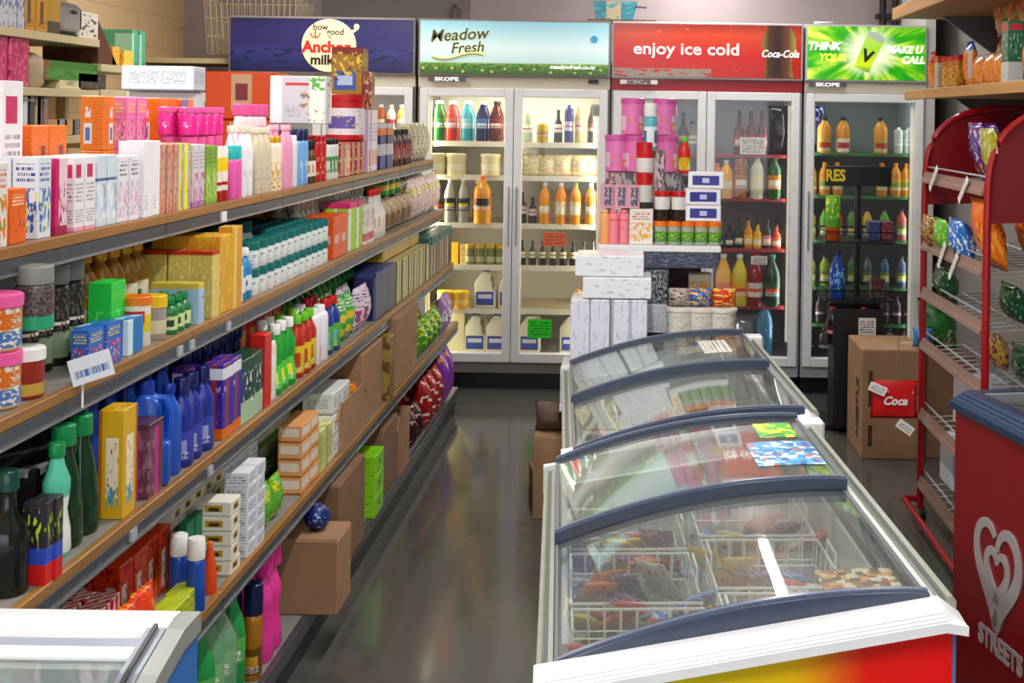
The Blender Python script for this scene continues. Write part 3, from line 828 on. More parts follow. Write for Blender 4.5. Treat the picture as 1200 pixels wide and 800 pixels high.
def sheet(name, cols, scale):
    n = NT(name); tc = n.n('ShaderNodeTexCoord')
    vo = n.n('ShaderNodeTexVoronoi'); vo.distance = 'CHEBYCHEV'; vo.inputs['Scale'].default_value = scale; n.l(tc.outputs['Object'], vo.inputs['Vector'])
    sp = n.n('ShaderNodeSeparateXYZ'); n.l(vo.outputs['Color'], sp.inputs[0])
    r = n.n('ShaderNodeValToRGB'); r.color_ramp.interpolation = 'CONSTANT'; n.l(sp.outputs[0], r.inputs[0])
    while len(r.color_ramp.elements) < len(cols): r.color_ramp.elements.new(.5)
    for i, (e, c) in enumerate(zip(r.color_ramp.elements, cols)): e.position = i / len(cols); e.color = srgb(c)
    n.l(r.outputs[0], n.b.inputs['Base Color']); n.b.inputs['Roughness'].default_value = .4
    return n.m
sh_blue = sheet('ice_cream_chart_blue', ['#2f86c8', '#c4dcec', '#1d5fae', '#5cb4dc', '#2a78ba', '#3c98d0', '#dce8e8', '#c06850'], 55)
sh_brown = sheet('ice_cream_chart_brown', ['#a86a34', '#ead9b8', '#5c3018', '#e8a050', '#f0e6d4', '#b5502a'], 60)
on_lid(l1[1], .515, .68, .86, 1.08, .010, sh_blue)
on_lid(l1[0], .525, .67, .10, .235, -.014, sh_brown, off=-.004)
on_lid(l2[1], .50, .60, .86, 1.1, .014, pm('#e6e6dc', text=[(0, 1, 0, 1, '#7c7a70', 5)], rough=.5))
on_lid(l1[1], .56, .66, 1.12, 1.27, .010, sheet('ice_cream_chart_green', ['#4cb828', '#a8d828', '#2c8c20', '#e8e838', '#58b838'], 40))

def fworld(F, u, v):
    c, s = math.cos(ISL), math.sin(ISL)
    return (F[0] + u * c - v * s, F[1] + u * s + v * c)
# wire baskets hanging in the tubs
def wire_basket(w, d, h, n1=8, n2=6, mat=white_enamel):
    r = empty('wire_basket')
    bm = B(); wr = .0022
    tube(bm, [(-w / 2, -d / 2, h), (w / 2, -d / 2, h), (w / 2, d / 2, h), (-w / 2, d / 2, h)], .0035, 6, closed=True); new_obj('rim_wire', bm, mat, r)
    bm = B()
    i = .92
    for k in range(n1 + 1):
        x = -w / 2 + w * k / n1; xi = x * i
        tube(bm, [(x, -d / 2, h), (xi, -d / 2 * i, 0), (xi, d / 2 * i, 0), (x, d / 2, h)], wr, 4)
    for k in range(n2 + 1):
        y = -d / 2 + d * k / n2; yi = y * i
        tube(bm, [(-w / 2, y, h), (-w / 2 * i, yi, 0), (w / 2 * i, yi, 0), (w / 2, y, h)], wr, 4)
    for q in (.33, .66):
        f_ = i + (1 - i) * q
        tube(bm, [(-w / 2 * f_, -d / 2 * f_, h * q), (w / 2 * f_, -d / 2 * f_, h * q), (w / 2 * f_, d / 2 * f_, h * q), (-w / 2 * f_, d / 2 * f_, h * q)], wr, 4, closed=True)
    new_obj('wire_mesh', bm, mat, r)
    for s in (-1, 1):
        bm = B(); tube(bm, [(s * w / 2, -.05, h), (s * w / 2, -.045, h + .035), (s * w / 2, .045, h + .035), (s * w / 2, .05, h)], .003, 6); new_obj('handle', bm, mat, r)
    return r
wb = wire_basket(.27, .30, .17)
icemats = [pm('#c8201c', rects=[(0, 1, .3, .6, '#f0e8d8')], blot=[(0, 1, 0, 1, '#f4a018', 6, .6)]), pm('#2458b4', blot=[(0, 1, 0, 1, '#d8e8f4', 7, .58)]), pm('#e87818', rects=[(0, 1, .4, .55, '#fbe8c0')], blot=[(0, 1, 0, 1, '#8c3010', 6, .62)]),
           pm('#6a2a7a', blot=[(0, 1, 0, 1, '#e8d0e8', 7, .6)]), pm('#d8d4c4', blot=[(0, 1, 0, 1, '#b43838', 7, .6)]), pm('#e8c428', blot=[(0, 1, 0, 1, '#3a78b8', 6, .6)])]
icenm = ['red', 'blue', 'orange', 'purple', 'pale', 'yellow']
first_b = True
for fi, (F, vs_, nmf) in enumerate(((F1O, (.26, .59, .92, 1.14), 'near'), (F2O, (.25, .57, .9, 1.15), 'far'))):
    for bi, v in enumerate(vs_):
        for ui, u in enumerate((.20, .50)):
            if fi == 1 and bi > 1: continue
            if bi == 3: continue
            x, y = fworld(F, u, v)
            zb = .45 + .03 * ui
            lab = 'white wire basket inside the %s island freezer, %s side, %s' % (nmf, ('aisle', 'rack')[ui], ('closest to the front bezel', 'second from the front', 'under the back lid')[min(bi, 2)])
            if first_b: o = wb; first_b = False
            else: o = dup(wb)
            o.location = (x, y, zb); o.rotation_euler = (0, 0, ISL); tag(o, lab, 'basket', 'wire baskets in the %s freezer' % nmf)
packs = [pouch('ice_cream_pack', .085, .032, .165, m, seed=i + 40) for i, m in enumerate(icemats)]
used = set()
def lay(src, x, y, z, rx, rz, label, cat, group):
    k = src.name
    o = src if k not in used else dup(src)
    used.add(k)
    o.location = (x, y, z); o.rotation_euler = (rx, 0, rz)
    for p in ('label', 'category', 'group'):
        if p in o: del o[p]
    tag(o, label, cat, group); return o
q = random.Random(11)
for fi, (F, vs_, nmf) in enumerate(((F1O, (.26, .59, .92), 'near'), (F2O, (.25, .57), 'far'))):
    for bi, v in enumerate(vs_):
        for ui, u in enumerate((.20, .50)):
            for k in range(14 if fi == 0 else 8):
                ki = (k + bi * 2 + ui * 3) % 6 if bi else q.choice([0, 0, 1, 2, 2, 3, 4, 5])
                x, y = fworld(F, u - .09 + .088 * (k % 3), v - .1 + .085 * (k // 3 % 3))
                lay(packs[ki], x, y + .07, .475 + .03 * ui + .028 * (k // 5), q.uniform(.7, 1.3), ISL + q.uniform(-.7, .7),
                    '%s wrapped ice cream lying in the wire baskets of the %s island freezer' % (icenm[ki], nmf), 'ice cream', '%s ice creams in the %s freezer' % (icenm[ki], nmf))

# ------------------------------------------------------------------ freezer in the bottom left corner, glass towards the camera
WFO = (-1.95, 1.93)
r = empty('display_freezer', (-1.30, 1.60, 0)); tag(r, 'white and blue chest freezer with sloping glass at the near end of the gondola', 'freezer')
def wp(name, prof, x0, x1, mat, par=None):
    bm = B(); prism(bm, [(y - 1.60, z) for y, z in prof], 'x', x0 + 1.30, x1 + 1.30); return new_obj(name, bm, mat, par or r)
prof_side = [(1.93, .05), (1.93, .84), (1.86, .845), (1.76, .82), (1.6, .765), (1.45, .70), (1.27, .62), (1.27, .05)]
blue_end = plain('blue_end_panel', '#0f6cc0', .35)
wp('end_panel', prof_side, -.675, -.65, blue_end); wp('end_panel', prof_side, -1.95, -1.925, blue_end)
wp('back_wall', [(1.90, .05), (1.93, .05), (1.93, .82), (1.90, .82)], -1.925, -.675, white_enamel)
wp('front_wall', [(1.27, .05), (1.31, .05), (1.31, .6), (1.27, .6)], -1.925, -.675, white_enamel)
wp('tub_floor', [(1.31, .3), (1.90, .3), (1.90, .33), (1.31, .33)], -1.925, -.675, plain('freezer_liner', '#c9ccc8', .4))
bk = wp('back_rim', [(1.855, .835), (1.93, .835), (1.935, .85), (1.93, .865), (1.9, .868), (1.86, .862)], -1.96, -.675, white)
wp('rim_groove', [(1.835, .83), (1.8549, .83), (1.8549, .853), (1.835, .848)], -1.93, -.70, plain('rim_grey', '#9fa6b8', .3), bk)
wp('rim_step', [(1.815, .825), (1.8349, .825), (1.8349, .85), (1.815, .842)], -1.93, -.70, white, bk)
cap_top = [(1.93, .865), (1.86, .866), (1.76, .843), (1.6, .788), (1.45, .723), (1.27, .643)]
cap_bot = [(y, z - .03) for y, z in cap_top]
rs = wp('side_rail', cap_top + cap_bot[::-1], -.672, -.645, plain('cap_cream', '#8d938c', .35))
wp('side_rail_channel', [(y, z + .002) for y, z in cap_top[1:]] + [(y, z - .02) for y, z in cap_bot[1:]][::-1], -.700, -.6725, plain('rail_grey_blue', '#7e8690', .3, .3), rs)
wp('side_rail_groove', [(y, z + .008) for y, z in cap_top[1:]] + [(y, z) for y, z in cap_top[1:]][::-1], -.690, -.684, black, rs)
wp('side_rail', cap_top + cap_bot[::-1], -1.955, -1.928, plain('cap_cream', '#8d938c', .35))
gl_ = [(1.815, .838), (1.76, .83), (1.68, .802), (1.6, .772), (1.45, .707), (1.3, .637)]
wp('lid_glass', gl_ + [(y, z - .005) for y, z in gl_][::-1], -1.92, -.705, lidglass)
# things in it
q = random.Random(5)
wpacks = [pouch('frozen_bag', .16, .05, .2, pm(c, blot=[(0, 1, 0, 1, '#eef2ee', 6, .57)], rects=[(.2, .8, .35, .6, c2)]), seed=60 + i) for i, (c, c2) in enumerate((('#b9d4c8', '#3aa870'), ('#c8cccc', '#8c9ca8'), ('#a9c0b0', '#2c6a4c')))]
nmw = ['green and white', 'pale grey', 'dark green labelled']
for k in range(22):
    i = k % 3
    lay(wpacks[i], -1.82 + (k % 8) * .15, 1.45 + (k // 8) * .13, .36 + .03 * (k // 8) + q.uniform(0, .02), q.uniform(1.0, 1.4), q.uniform(-.4, .4), '%s frozen food bag under the sloping glass in the corner freezer' % nmw[i], 'frozen food', '%s bags in the corner freezer' % nmw[i])
def quadlabel(name, x0, x1, y0, y1, z0, z1, mat, par):
    bm = B()
    vs = [bm.verts.new(p) for p in ((x0, y0, z0), (x1, y0, z0), (x1, y1, z1), (x0, y1, z1), (x0, y0, z0 - .002), (x1, y0, z0 - .002), (x1, y1, z1 - .002), (x0, y1, z1 - .002))]
    for f in ((0, 1, 2, 3), (7, 6, 5, 4), (0, 4, 5, 1), (1, 5, 6, 2), (2, 6, 7, 3), (3, 7, 4, 0)): bm.faces.new([vs[i] for i in f])
    return new_obj(name, bm, mat, par)
quadlabel('paper_label', -1.5 + 1.30 + .02 + .0 * 1, -1.19 + 1.30 + .0, 1.70 - 1.60, 1.745 - 1.60, .8125, .828, pm('#d8d4cc', blot=[(0, 1, 0, 1, '#8c5c50', 18, .55)]), r)

# ------------------------------------------------------------------ red chest freezer with the heart emblem, right edge
sd = math.radians(10.8)
rz_s = -PI / 2 + math.radians(10.8)      # local +x runs along the visible long face, towards the camera
S = empty('chest_freezer', (.87, 3.444, 0), rz_s)
tag(S, 'red chest freezer with navy rim and silver heart emblem on its side', 'freezer')
# local: +x along the face towards the camera, +y into the body, the visible face at y=0 looks to -y
def sp_(name, x0, x1, y0, y1, z0, z1, mat, par=None, bev=0):
    bm = B(); bx(bm, x0, x1, y0, y1, z0, z1, bev=bev); return new_obj(name, bm, mat, par or S)
SL, SW = 1.25, .62
sp_('body_side', 0, SL, 0, .045, .09, .85, red_deep); sp_('body_side', 0, SL, SW - .045, SW, .09, .85, red_deep)
sp_('body_end', 0, .045, .0455, SW - .0455, .09, .85, red_deep); sp_('body_end', SL - .045, SL, .0455, SW - .0455, .09, .85, red_deep)
sp_('tub_floor', .046, SL - .046, .046, SW - .046, .3, .33, plain('freezer_liner', '#c9ccc8', .4))
sp_('base_plinth', .03, SL - .03, .03, SW - .03, 0, .089, black)
bm = B()
for (a, b) in (((-.012, -.012), 0),):
    rims = [[(-.012, -.012), (SL + .012, -.012), (SL + .012, SW + .012), (-.012, SW + .012)], [(-.012, -.012), (SL + .012, -.012), (SL + .012, SW + .012), (-.012, SW + .012)],
            [(.02, .022), (SL - .02, .022), (SL - .02, SW - .022), (.02, SW - .022)], [(.05, .05), (SL - .05, .05), (SL - .05, SW - .05), (.05, SW - .05)], [(.05, .05), (SL - .05, .05), (SL - .05, SW - .05), (.05, SW - .05)]]
    zs = [.85, .868, .902, .902, .85]
    R_ = [[bm.verts.new((x, y, z)) for x, y in rr_] for rr_, z in zip(rims, zs)]
    for i in range(5):
        P, Q = R_[i], R_[(i + 1) % 5]
        for j in range(4): bm.faces.new((P[j], P[(j + 1) % 4], Q[(j + 1) % 4], Q[j]))
rim = new_obj('top_rim', bm, navy, S)
for k in range(3):
    o_ = -.004 + .008 * k
    bm = B(); z_ = .878 + .009 * k
    tube(bm, [(o_, o_, z_), (SL - o_, o_, z_), (SL - o_, SW - o_, z_), (o_, SW - o_, z_)], .0015, 5, closed=True)
    new_obj('rim_ridge', bm, plain('navy_ridge', '#2c4c70', .3), rim)
sp_('glass_lid', .06, SL * .52, .06, SW - .06, .885, .890, lidglass)
sp_('glass_lid', SL * .5, SL - .06, .06, SW - .06, .875, .880, lidglass)
lf = B(); bx(lf, .052, .075, .055, SW - .055, .88, .90); bx(lf, SL * .52, SL * .52 + .02, .055, SW - .055, .88, .90); new_obj('lid_frame', lf, plain('lid_frame_grey', '#8e9296', .3, .3), S)
silver = plain('emblem_silver', '#aaa2a2', .35, .2)
def heart(sc, cx, cz, tstart, tend, n=60):
    out = []
    for i in range(n + 1):
        t = tstart + (tend - tstart) * i / n
        x = 16 * math.sin(t) ** 3; z = 13 * math.cos(t) - 5 * math.cos(2 * t) - 2 * math.cos(3 * t) - math.cos(4 * t)
        out.append((cx + sc * x / 16, cz + sc * 1.2 * z / 16))
    return out
def strip(name, pts, w, mat, par, y0=-.004, y1=-.0002, taper=None):
    bm = B(); A, C = [], []
    k = len(pts)
    for i, (x, z) in enumerate(pts):
        a = pts[max(0, i - 1)]; b = pts[min(k - 1, i + 1)]
        dx, dz = b[0] - a[0], b[1] - a[1]; l = math.hypot(dx, dz) or 1
        ww = w * (taper(i / (k - 1)) if taper else 1)
        A.append((x - dz / l * ww / 2, z + dx / l * ww / 2)); C.append((x + dz / l * ww / 2, z - dx / l * ww / 2))
    va = [[bm.verts.new((p[0], y, p[1])) for y in (y0, y1)] for p in A]; vc = [[bm.verts.new((p[0], y, p[1])) for y in (y0, y1)] for p in C]
    for i in range(k - 1):
        bm.faces.new((va[i][0], va[i + 1][0], vc[i + 1][0], vc[i][0])); bm.faces.new((va[i][1], vc[i][1], vc[i + 1][1], va[i + 1][1]))
        bm.faces.new((va[i][0], va[i][1], va[i + 1][1], va[i + 1][0])); bm.faces.new((vc[i][0], vc[i + 1][0], vc[i + 1][1], vc[i][1]))
    return new_obj(name, bm, mat, par)
HX, HZ = .255, .505
e_ = strip('heart_emblem', heart(.112, HX, HZ, .12, 2 * PI - .5), .032, silver, S, taper=lambda t: .55 + .75 * math.sin(PI * t))
strip('inner_heart', heart(.056, HX, HZ - .012, .35, 2 * PI - .12), .026, silver, S, taper=lambda t: .6 + .6 * math.sin(PI * t))
text('lettering', 'STREETS', .068, silver, XZ(HX + .018, -.001, .312), S, bold=.0025, xs=.92)
for i in range(5):
    x = .12 + .1 * i
    o = lay(packs[i], 0, 0, 0, 1.3, .3, 'x', 'x', 'x')
    p_ = Vector((x, .2 + .05 * (i % 2), .42)); M_ = Matrix.Rotation(rz_s, 4, 'Z'); p_ = M_ @ p_
    o.location = (.87 + p_.x, 3.444 + p_.y, .42); tag(o, icenm[i] + ' wrapped ice cream inside the red chest freezer', 'ice cream', icenm[i] + ' ice creams in the red freezer')

# ------------------------------------------------------------------ goods on the gondola
P = plain
cap_w = P('cap_white', '#f2f2f0', .35); cap_k = P('cap_black', '#131316', .35); cap_g = P('cap_green', '#0f8a4a', .3); cap_r = P('cap_red', '#c8141c', .3)
cap_b = P('cap_blue', '#1848b0', .3); cap_gold = P('cap_gold', '#d8a818', .3, .3); cap_pk = P('cap_pink', '#f060a8', .35); cap_mg = P('cap_magenta', '#d81888', .35)
cap_t = P('cap_teal', '#0f6a68', .35); cap_cr = P('cap_cream', '#eadcae', .4); cap_y = P('cap_yellow', '#f0c818', .35); cap_n = P('cap_navy', '#182050', .3)
cap_o = P('cap_orange', '#ee7a18', .35); cap_lg = P('cap_lime', '#70c828', .35); cap_cy = P('cap_cyan', '#28c0c0', .35)
def logo(base, c1, c2, t='#8a8a90', **k):
    return pm(base, rects=[(.12, .7, .72, .9, c1), (0, 1, .0, .06, c2)], text=[(.1, .85, .4, .66, t, 3), (.1, .9, .12, .3, t, 3)], blot=[(.1, .9, .38, .7, c2, 5, .66)], **k)
def photo(base, c1, c2, c3, cyl=False, **k):
    return pm(base, blot=[(.05, .95, .08, .62, c1, 4.5, .52), (.05, .95, .1, .6, c2, 7, .6), (0, 1, 0, 1, c3, 9, .7)], text=[(.12, .88, .7, .92, c3, 2)], cyl=cyl, **k)
def stripe(base, c1, c2, cyl=False, **k):
    return pm(base, rects=[(0, 1, .35, .5, c1), (0, 1, .8, .88, c2), (.3, .7, .55, .75, c2)], text=[(.1, .9, .1, .3, c2, 3)], cyl=cyl, **k)
def lab(base, c1, c2, lo=.2, hi=.65, t='#ffffff', **k):
    return pm(base, rects=[(0, 1, lo, hi, c1), (.2, .8, lo + .1, hi - .12, c2)], text=[(.15, .85, lo + .03, lo + .12, t, 2)], cyl=True, **k)

# --- top shelf, front facings
row(1, -30, 12, carton('sachet_carton', .05, .035, .15, photo('#e8e4dc', '#e88828', '#58a83c', '#d83828')), 'slim cartons with orange and green prints, left end of the top shelf', 'carton', rows=2, stack=1)
row(1, 13, 43, carton('hair_colour_carton', .058, .045, .10, pm('#f06a10', blot=[(0, 1, .1, .6, '#e04808', 5, .6), (.5, 1, .3, .7, '#6a3018', 6, .6)], text=[(.1, .8, .7, .9, '#fff0d0', 2)])), 'small bright orange cartons in the front row of the top shelf', 'carton', rows=1)
row(1, 45, 64, carton('carton', .05, .05, .155, photo('#e4ecf6', '#3868b8', '#c8d828', '#2c4a9c')), 'tall pale carton with blue pictures beside the small orange cartons', 'carton', rows=2)
row(1, 65, 85, carton('carton', .05, .045, .15, pm('#f4d4e0', rects=[(0, .3, 0, 1, '#d01868'), (0, 1, .0, .12, '#a8104c')], blot=[(.3, 1, .1, .7, '#8c3048', 5, .56)])), 'pink and magenta striped carton in the front row of the top shelf', 'carton', rows=2)
row(1, 86, 112, carton('toothpaste_carton', .042, .045, .15, logo('#f6f2f6', '#d03060', '#f0a8c0')), 'white cartons with a red square logo in the front row of the top shelf', 'carton', rows=2)
row(1, 113, 138, carton('carton', .048, .045, .15, pm('#d8e8f4', rects=[(.5, 1, .2, .6, '#88b8e0'), (0, 1, .64, .68, '#507098')], blot=[(0, 1, .1, .6, '#f8fafc', 5, .5), (.4, .9, .4, .6, '#e8c848', 8, .6)])), 'pale blue and white cartons in the front row of the top shelf', 'carton', rows=2)
row(1, 139, 166, carton('carton', .05, .045, .145, photo('#f2f0f6', '#e8b0c8', '#c8b8d8', '#383848')), 'white carton with a pale pink picture and dark bar on the top shelf', 'carton', rows=2)
row(1, 167, 186, carton('carton', .05, .06, .175, pm('#f4f4fa', text=[(.1, .5, .1, .3, '#b8b8c8', 3)])), 'tall plain white carton on the front of the top shelf', 'carton', rows=1)
row(1, 187, 206, carton('tube_carton', .034, .04, .165, pm('#b8b0a0', rects=[(0, .18, 0, 1, '#f08858'), (.5, .6, 0, 1, '#e07858')], blot=[(0, 1, 0, 1, '#b83858', 5, .57), (0, 1, 0, 1, '#d0d838', 6, .68)])), 'slim silver cartons with orange stripes on the top shelf', 'carton', rows=2)
row(1, 207, 223, carton('carton', .04, .05, .165, pm('#f0ec18', rects=[(.5, 1, 0, 1, '#b0a8a0')], blot=[(0, 1, 0, 1, '#f8f8f0', 6, .62), (.5, 1, 0, .4, '#a02850', 6, .6)])), 'bright yellow and silver carton on the top shelf', 'carton', rows=2)
row(1, 224, 239, carton('carton', .045, .05, .16, pm('#d8d4da', blot=[(.05, .95, .1, .55, '#c858a0', 4.5, .5)], rects=[(0, 1, .0, .1, '#b070a8')], text=[(.1, .9, .62, .9, '#8a7a88', 3)])), 'grey carton with a pink face picture on the top shelf', 'carton', rows=2)
row(1, 240, 256, carton('carton', .045, .04, .155, photo('#7aa828', '#a8d040', '#e8e8d0', '#487018')), 'leafy green carton on the front of the top shelf', 'carton', rows=2)
row(1, 257, 272, can('aerosol_can', .021, .15, pm('#f4ece0', rects=[(0, 1, .0, .2, '#b81c18'), (0, 1, .55, .8, '#f0d018'), (0, 1, .3, .36, '#b81c18')], cyl=True), cap_w), 'white aerosol cans with yellow and red bands on the top shelf', 'aerosol', rows=2)
row(1, 273, 285, bottle('lotion_bottle', .02, .15, P('lotion_pink', '#e860b0', .3), cap_cy, .7, 'straight', .25, .8), 'pink bottles with turquoise caps on the top shelf', 'bottle', rows=1)
row(1, 286, 302, bottle('talc_bottle', .024, .205, pm('#f0eef0', blot=[(0, 1, .05, .4, '#d8c8d0', 5, .6)], cyl=True), P('cap_ivory', '#e8e0c8', .4), .65, 'round', .09, .5), 'tall white talc bottles with ivory caps on the top shelf', 'bottle', rows=2)
row(1, 303, 320, bottle('talc_bottle', .024, .20, pm('#d8ccb0', blot=[(0, 1, .05, .4, '#b8a890', 5, .6)], cyl=True), P('cap_ivory', '#e8e0c8', .4), .65, 'round', .09, .5), 'tall beige talc bottles beside the white ones on the top shelf', 'bottle', rows=2)
row(1, 321, 333, bottle('talc_bottle', .022, .17, pm('#f4e8d0', blot=[(0, 1, .05, .6, '#d8a818', 6, .52)], cyl=True), cap_gold, .7, 'straight', .12, .7), 'cream bottles with yellow flower print and gold caps on the top shelf', 'bottle', rows=1)
row(1, 334, 345, bottle('talc_bottle', .025, .205, P('talc_pink', '#f0a0c4', .35), P('cap_pale_pink', '#f4b8d0', .35), .65, 'round', .08, .5), 'tall plain pink bottle on the front of the top shelf', 'bottle', rows=2)
row(1, 346, 352, bottle('lotion_bottle', .02, .17, P('bottle_offwhite', '#e0e4e4', .35), cap_w, .7, 'straight', .1, .7), 'slim off white bottle beside the tall pink one on the top shelf', 'bottle', rows=2)
row(1, 353, 363, bottle('shampoo_bottle', .027, .19, pm('#78b0e8', blot=[(0, 1, .1, .6, '#c8e0f4', 4, .6)], cyl=True), cap_n, .7, 'straight', .2, .85), 'light blue shampoo bottles with navy caps on the top shelf', 'bottle', rows=2)
row(1, 364, 374, bottle('lotion_bottle', .02, .15, lab('#58381c', '#f0e8d8', '#c09858'), cap_k, .8, 'round', .2, .6), 'dark amber bottles with pale labels and black caps on the top shelf', 'bottle', rows=2)
row(1, 375, 386, bottle('shampoo_bottle', .026, .165, pm('#c81c1c', blot=[(0, 1, .1, .7, '#e8c090', 5, .62)], cyl=True), cap_r, .7, 'straight', .12, .8), 'red shampoo bottles on the front of the top shelf', 'bottle', rows=2)
row(1, 387, 397, bottle('lotion_bottle', .022, .15, lab('#e0e8e0', '#4c9858', '#e8e8e0'), cap_k, .8, 'straight', .14, .7), 'white and green bottles with black caps on the top shelf', 'bottle', rows=2)
row(1, 398, 428, carton('gift_tin', .085, .07, .13, pm('#b01420', blot=[(0, 1, 0, 1, '#d8c088', 7, .58), (0, 1, 0, 1, '#6a0c14', 5, .62)], rough=.2), seam=False), 'glossy red and gold patterned gift packs on the front of the top shelf', 'gift pack', rows=2)
row(1, 429, 444, carton('carton', .07, .05, .26, pm('#f2ecf4', rects=[(0, .22, 0, 1, '#c8a8d0'), (.4, .95, .1, .35, '#e0a058')], text=[(.3, .9, .5, .8, '#9a8a9a', 3)])), 'tall white cartons with an orange patch at the far end of the top shelf', 'carton', rows=2)
row(1, 445, 461, carton('carton', .07, .05, .20, pm('#c8c8d8', rects=[(0, 1, .75, .9, '#e07818'), (0, 1, .55, .75, '#282868'), (0, 1, .0, .3, '#303c88')])), 'cartons with orange and navy bands at the far end of the top shelf', 'carton', rows=2)
row(1, 462, 485, bottle('syrup_bottle', .032, .17, lab('#4a1418', '#982830', '#c8a080'), cap_k, 1, 'round', .12, .5), 'dark maroon bottles near the far end of the top shelf', 'bottle', rows=2)
row(1, 487, 507, pouch('foil_bag', .12, .06, .2, pm('#c8c4a8', blot=[(0, 1, 0, 1, '#8a5c40', 8, .56), (0, 1, 0, 1, '#e8e4d8', 9, .6)], rough=.25), seed=3), 'silvery patterned bags at the very end of the top shelf', 'bag', rows=2, zoff=0)
# --- top shelf, behind
row(1, 2, 8, carton('carton', .08, .06, .30, logo('#f4f2f6', '#d03060', '#c8d850')), 'very tall white carton with a red logo behind the slim cartons', 'carton', inset=.12, rows=1, n=1, keep=True)
row(1, 10, 92, carton('carton', .08, .06, .105, pm('#f07418', rects=[(.55, .8, .2, .6, '#8a3010')], blot=[(0, 1, 0, 1, '#e85808', 5, .58), (0, 1, .3, 1, '#f0b020', 6, .68)])), 'orange cartons stacked two high behind the white ones on the top shelf', 'carton', inset=.13, stack=2)
hc = carton('hair_colour_carton', .07, .06, .14, pm('#f07c14', rects=[(.5, .85, .12, .5, '#e8e8f0'), (.58, .78, .18, .42, '#5878b0')], blot=[(.55, .8, .6, .8, '#f0e0e8', 6, .45)], text=[(.05, .5, .1, .9, '#d86408', 9)]))
row(1, 120, 124, hc, 'orange hair colour cartons with small white panel, left of the pink ones', 'carton', inset=.26, stack=2, n=1)
row(1, 146, 160, carton('hair_colour_carton', .07, .07, .14, photo('#f07cb8', '#f8b8d8', '#8a3060', '#f0d840')), 'pink hair colour cartons between two orange stacks on the top shelf', 'carton', inset=.26, stack=2, n=2)
row(1, 186, 205, hc, 'orange hair colour cartons with small white panel, right of the pink ones', 'carton', inset=.26, stack=2, n=2)
row(1, 212, 225, carton('hair_colour_carton', .07, .06, .14, pm('#f08418', rects=[(0, .3, 0, 1, '#8a7a9a'), (.4, .5, .2, .8, '#f0e8e0')], blot=[(0, .3, 0, .5, '#c8d030', 6, .55)])), 'orange cartons with a purple side strip next to the tall white box', 'carton', inset=.24, stack=2, n=1)
row(1, 60, 118, carton('carton', .09, .07, .185, pm('#f0eef4', rects=[(.1, .5, .55, .8, '#d83868'), (.6, .9, .2, .5, '#78a8d8')], text=[(.1, .9, .1, .4, '#a8a8b8', 3)])), 'wide white cartons with a pink oval behind the front cartons', 'carton', inset=.07, rows=1)
row(1, 228, 240, carton('storage_box', .10, .24, .31, pm('#eef0f4', rects=[(.86, 1, .1, .9, '#5a6268')], text=[(.05, .8, .06, .14, '#a8b0b8', 2)])), 'large plain white box behind the orange hair colour cartons', 'box', inset=.42, n=1)
row(1, 226, 240, carton('storage_box', .11, .25, .085, pm('#dfe4ec', text=[(.1, .9, .3, .8, '#9aa4b4', 4)], rects=[(0, 1, 0, .08, '#8890a0')])), 'flat pale grey box lying on top of the large white box', 'box', inset=.40, n=1, zoff=.312)
row(1, 226, 266, bottle('lotion_bottle', .032, .175, pm('#f0eaf0', rects=[(0, 1, .1, .5, '#e8f0ea')], cyl=True), cap_pk, .8, 'jar', .2, .7), 'white bottles with pink caps under the magenta ones', 'bottle', inset=.12, rows=2)
row(1, 226, 266, bottle('lotion_bottle', .032, .08, pm('#e42090', blot=[(0, 1, .3, .7, '#f8d0e8', 4, .62)], cyl=True), cap_pk, .8, 'straight', .2, .9), 'magenta bottles with pale pink caps standing on the white bottles', 'bottle', inset=.12, rows=2, zoff=.177, keep=True)
row(1, 286, 318, bottle('shampoo_bottle', .03, .27, pm('#f4e4ec', rects=[(0, 1, .75, .85, '#f060a8')], cyl=True), cap_pk, .75, 'straight', .13, .9), 'tall pale pink bottles with bright pink caps behind the talc', 'bottle', inset=.12, rows=1)
put(carton('appliance_box', .19, .10, .165, pm('#c9c6d0', rects=[(0, .22, 0, 1, '#e8e8f0'), (.28, .7, .8, .86, '#c83838'), (.72, 1, 0, 1, '#e8ece0')], blot=[(.55, .72, .2, .7, '#a07858', 6, .55), (.72, 1, .7, 1, '#58b048', 7, .5), (.72, 1, 0, .3, '#904838', 8, .6)], text=[(.28, .55, .15, .4, '#9a9aa0', 3)])), -1.172, 4.42, 1.372 + .207, 0, 'white printed box with a red line and green leaves lying on the tall bottles', 'box')
row(1, 420, 430, tub('milk_powder_tin', .078, .19, pm('#c01820', rects=[(0, 1, .15, .8, '#e8e4e8'), (.25, .75, .3, .6, '#6858b0')], blot=[(0, 1, .1, .8, '#d8b068', 6, .64)], cyl=True), cap_r, lidh=.12), 'large red tin with white label on the gift packs', 'tin', inset=.02, n=1, keep=True, zoff=.132)
tw = carton('cereal_carton', .12, .13, .2, pm('#a87820', rects=[(0, 1, .85, 1, '#8a2018'), (.2, .9, .1, .5, '#3858b0'), (.3, .8, .2, .4, '#b8d0f0')], blot=[(0, 1, .4, .9, '#e8d028', 5, .55), (0, 1, .3, .9, '#602818', 6, .62)]))
row(1, 423, 440, tw, 'yellow and brown carton with a blue panel, topmost on the top shelf', 'carton', inset=.05, n=1, keep=True, zoff=.323)
row(1, 433, 440, carton('cereal_carton', .08, .09, .16, pm('#8a3a28', blot=[(0, 1, 0, 1, '#d8b080', 5, .55), (0, 1, 0, 1, '#b82828', 6, .66)])), 'reddish brown carton beside the topmost yellow one', 'carton', inset=.02, n=1, keep=True, zoff=.262)
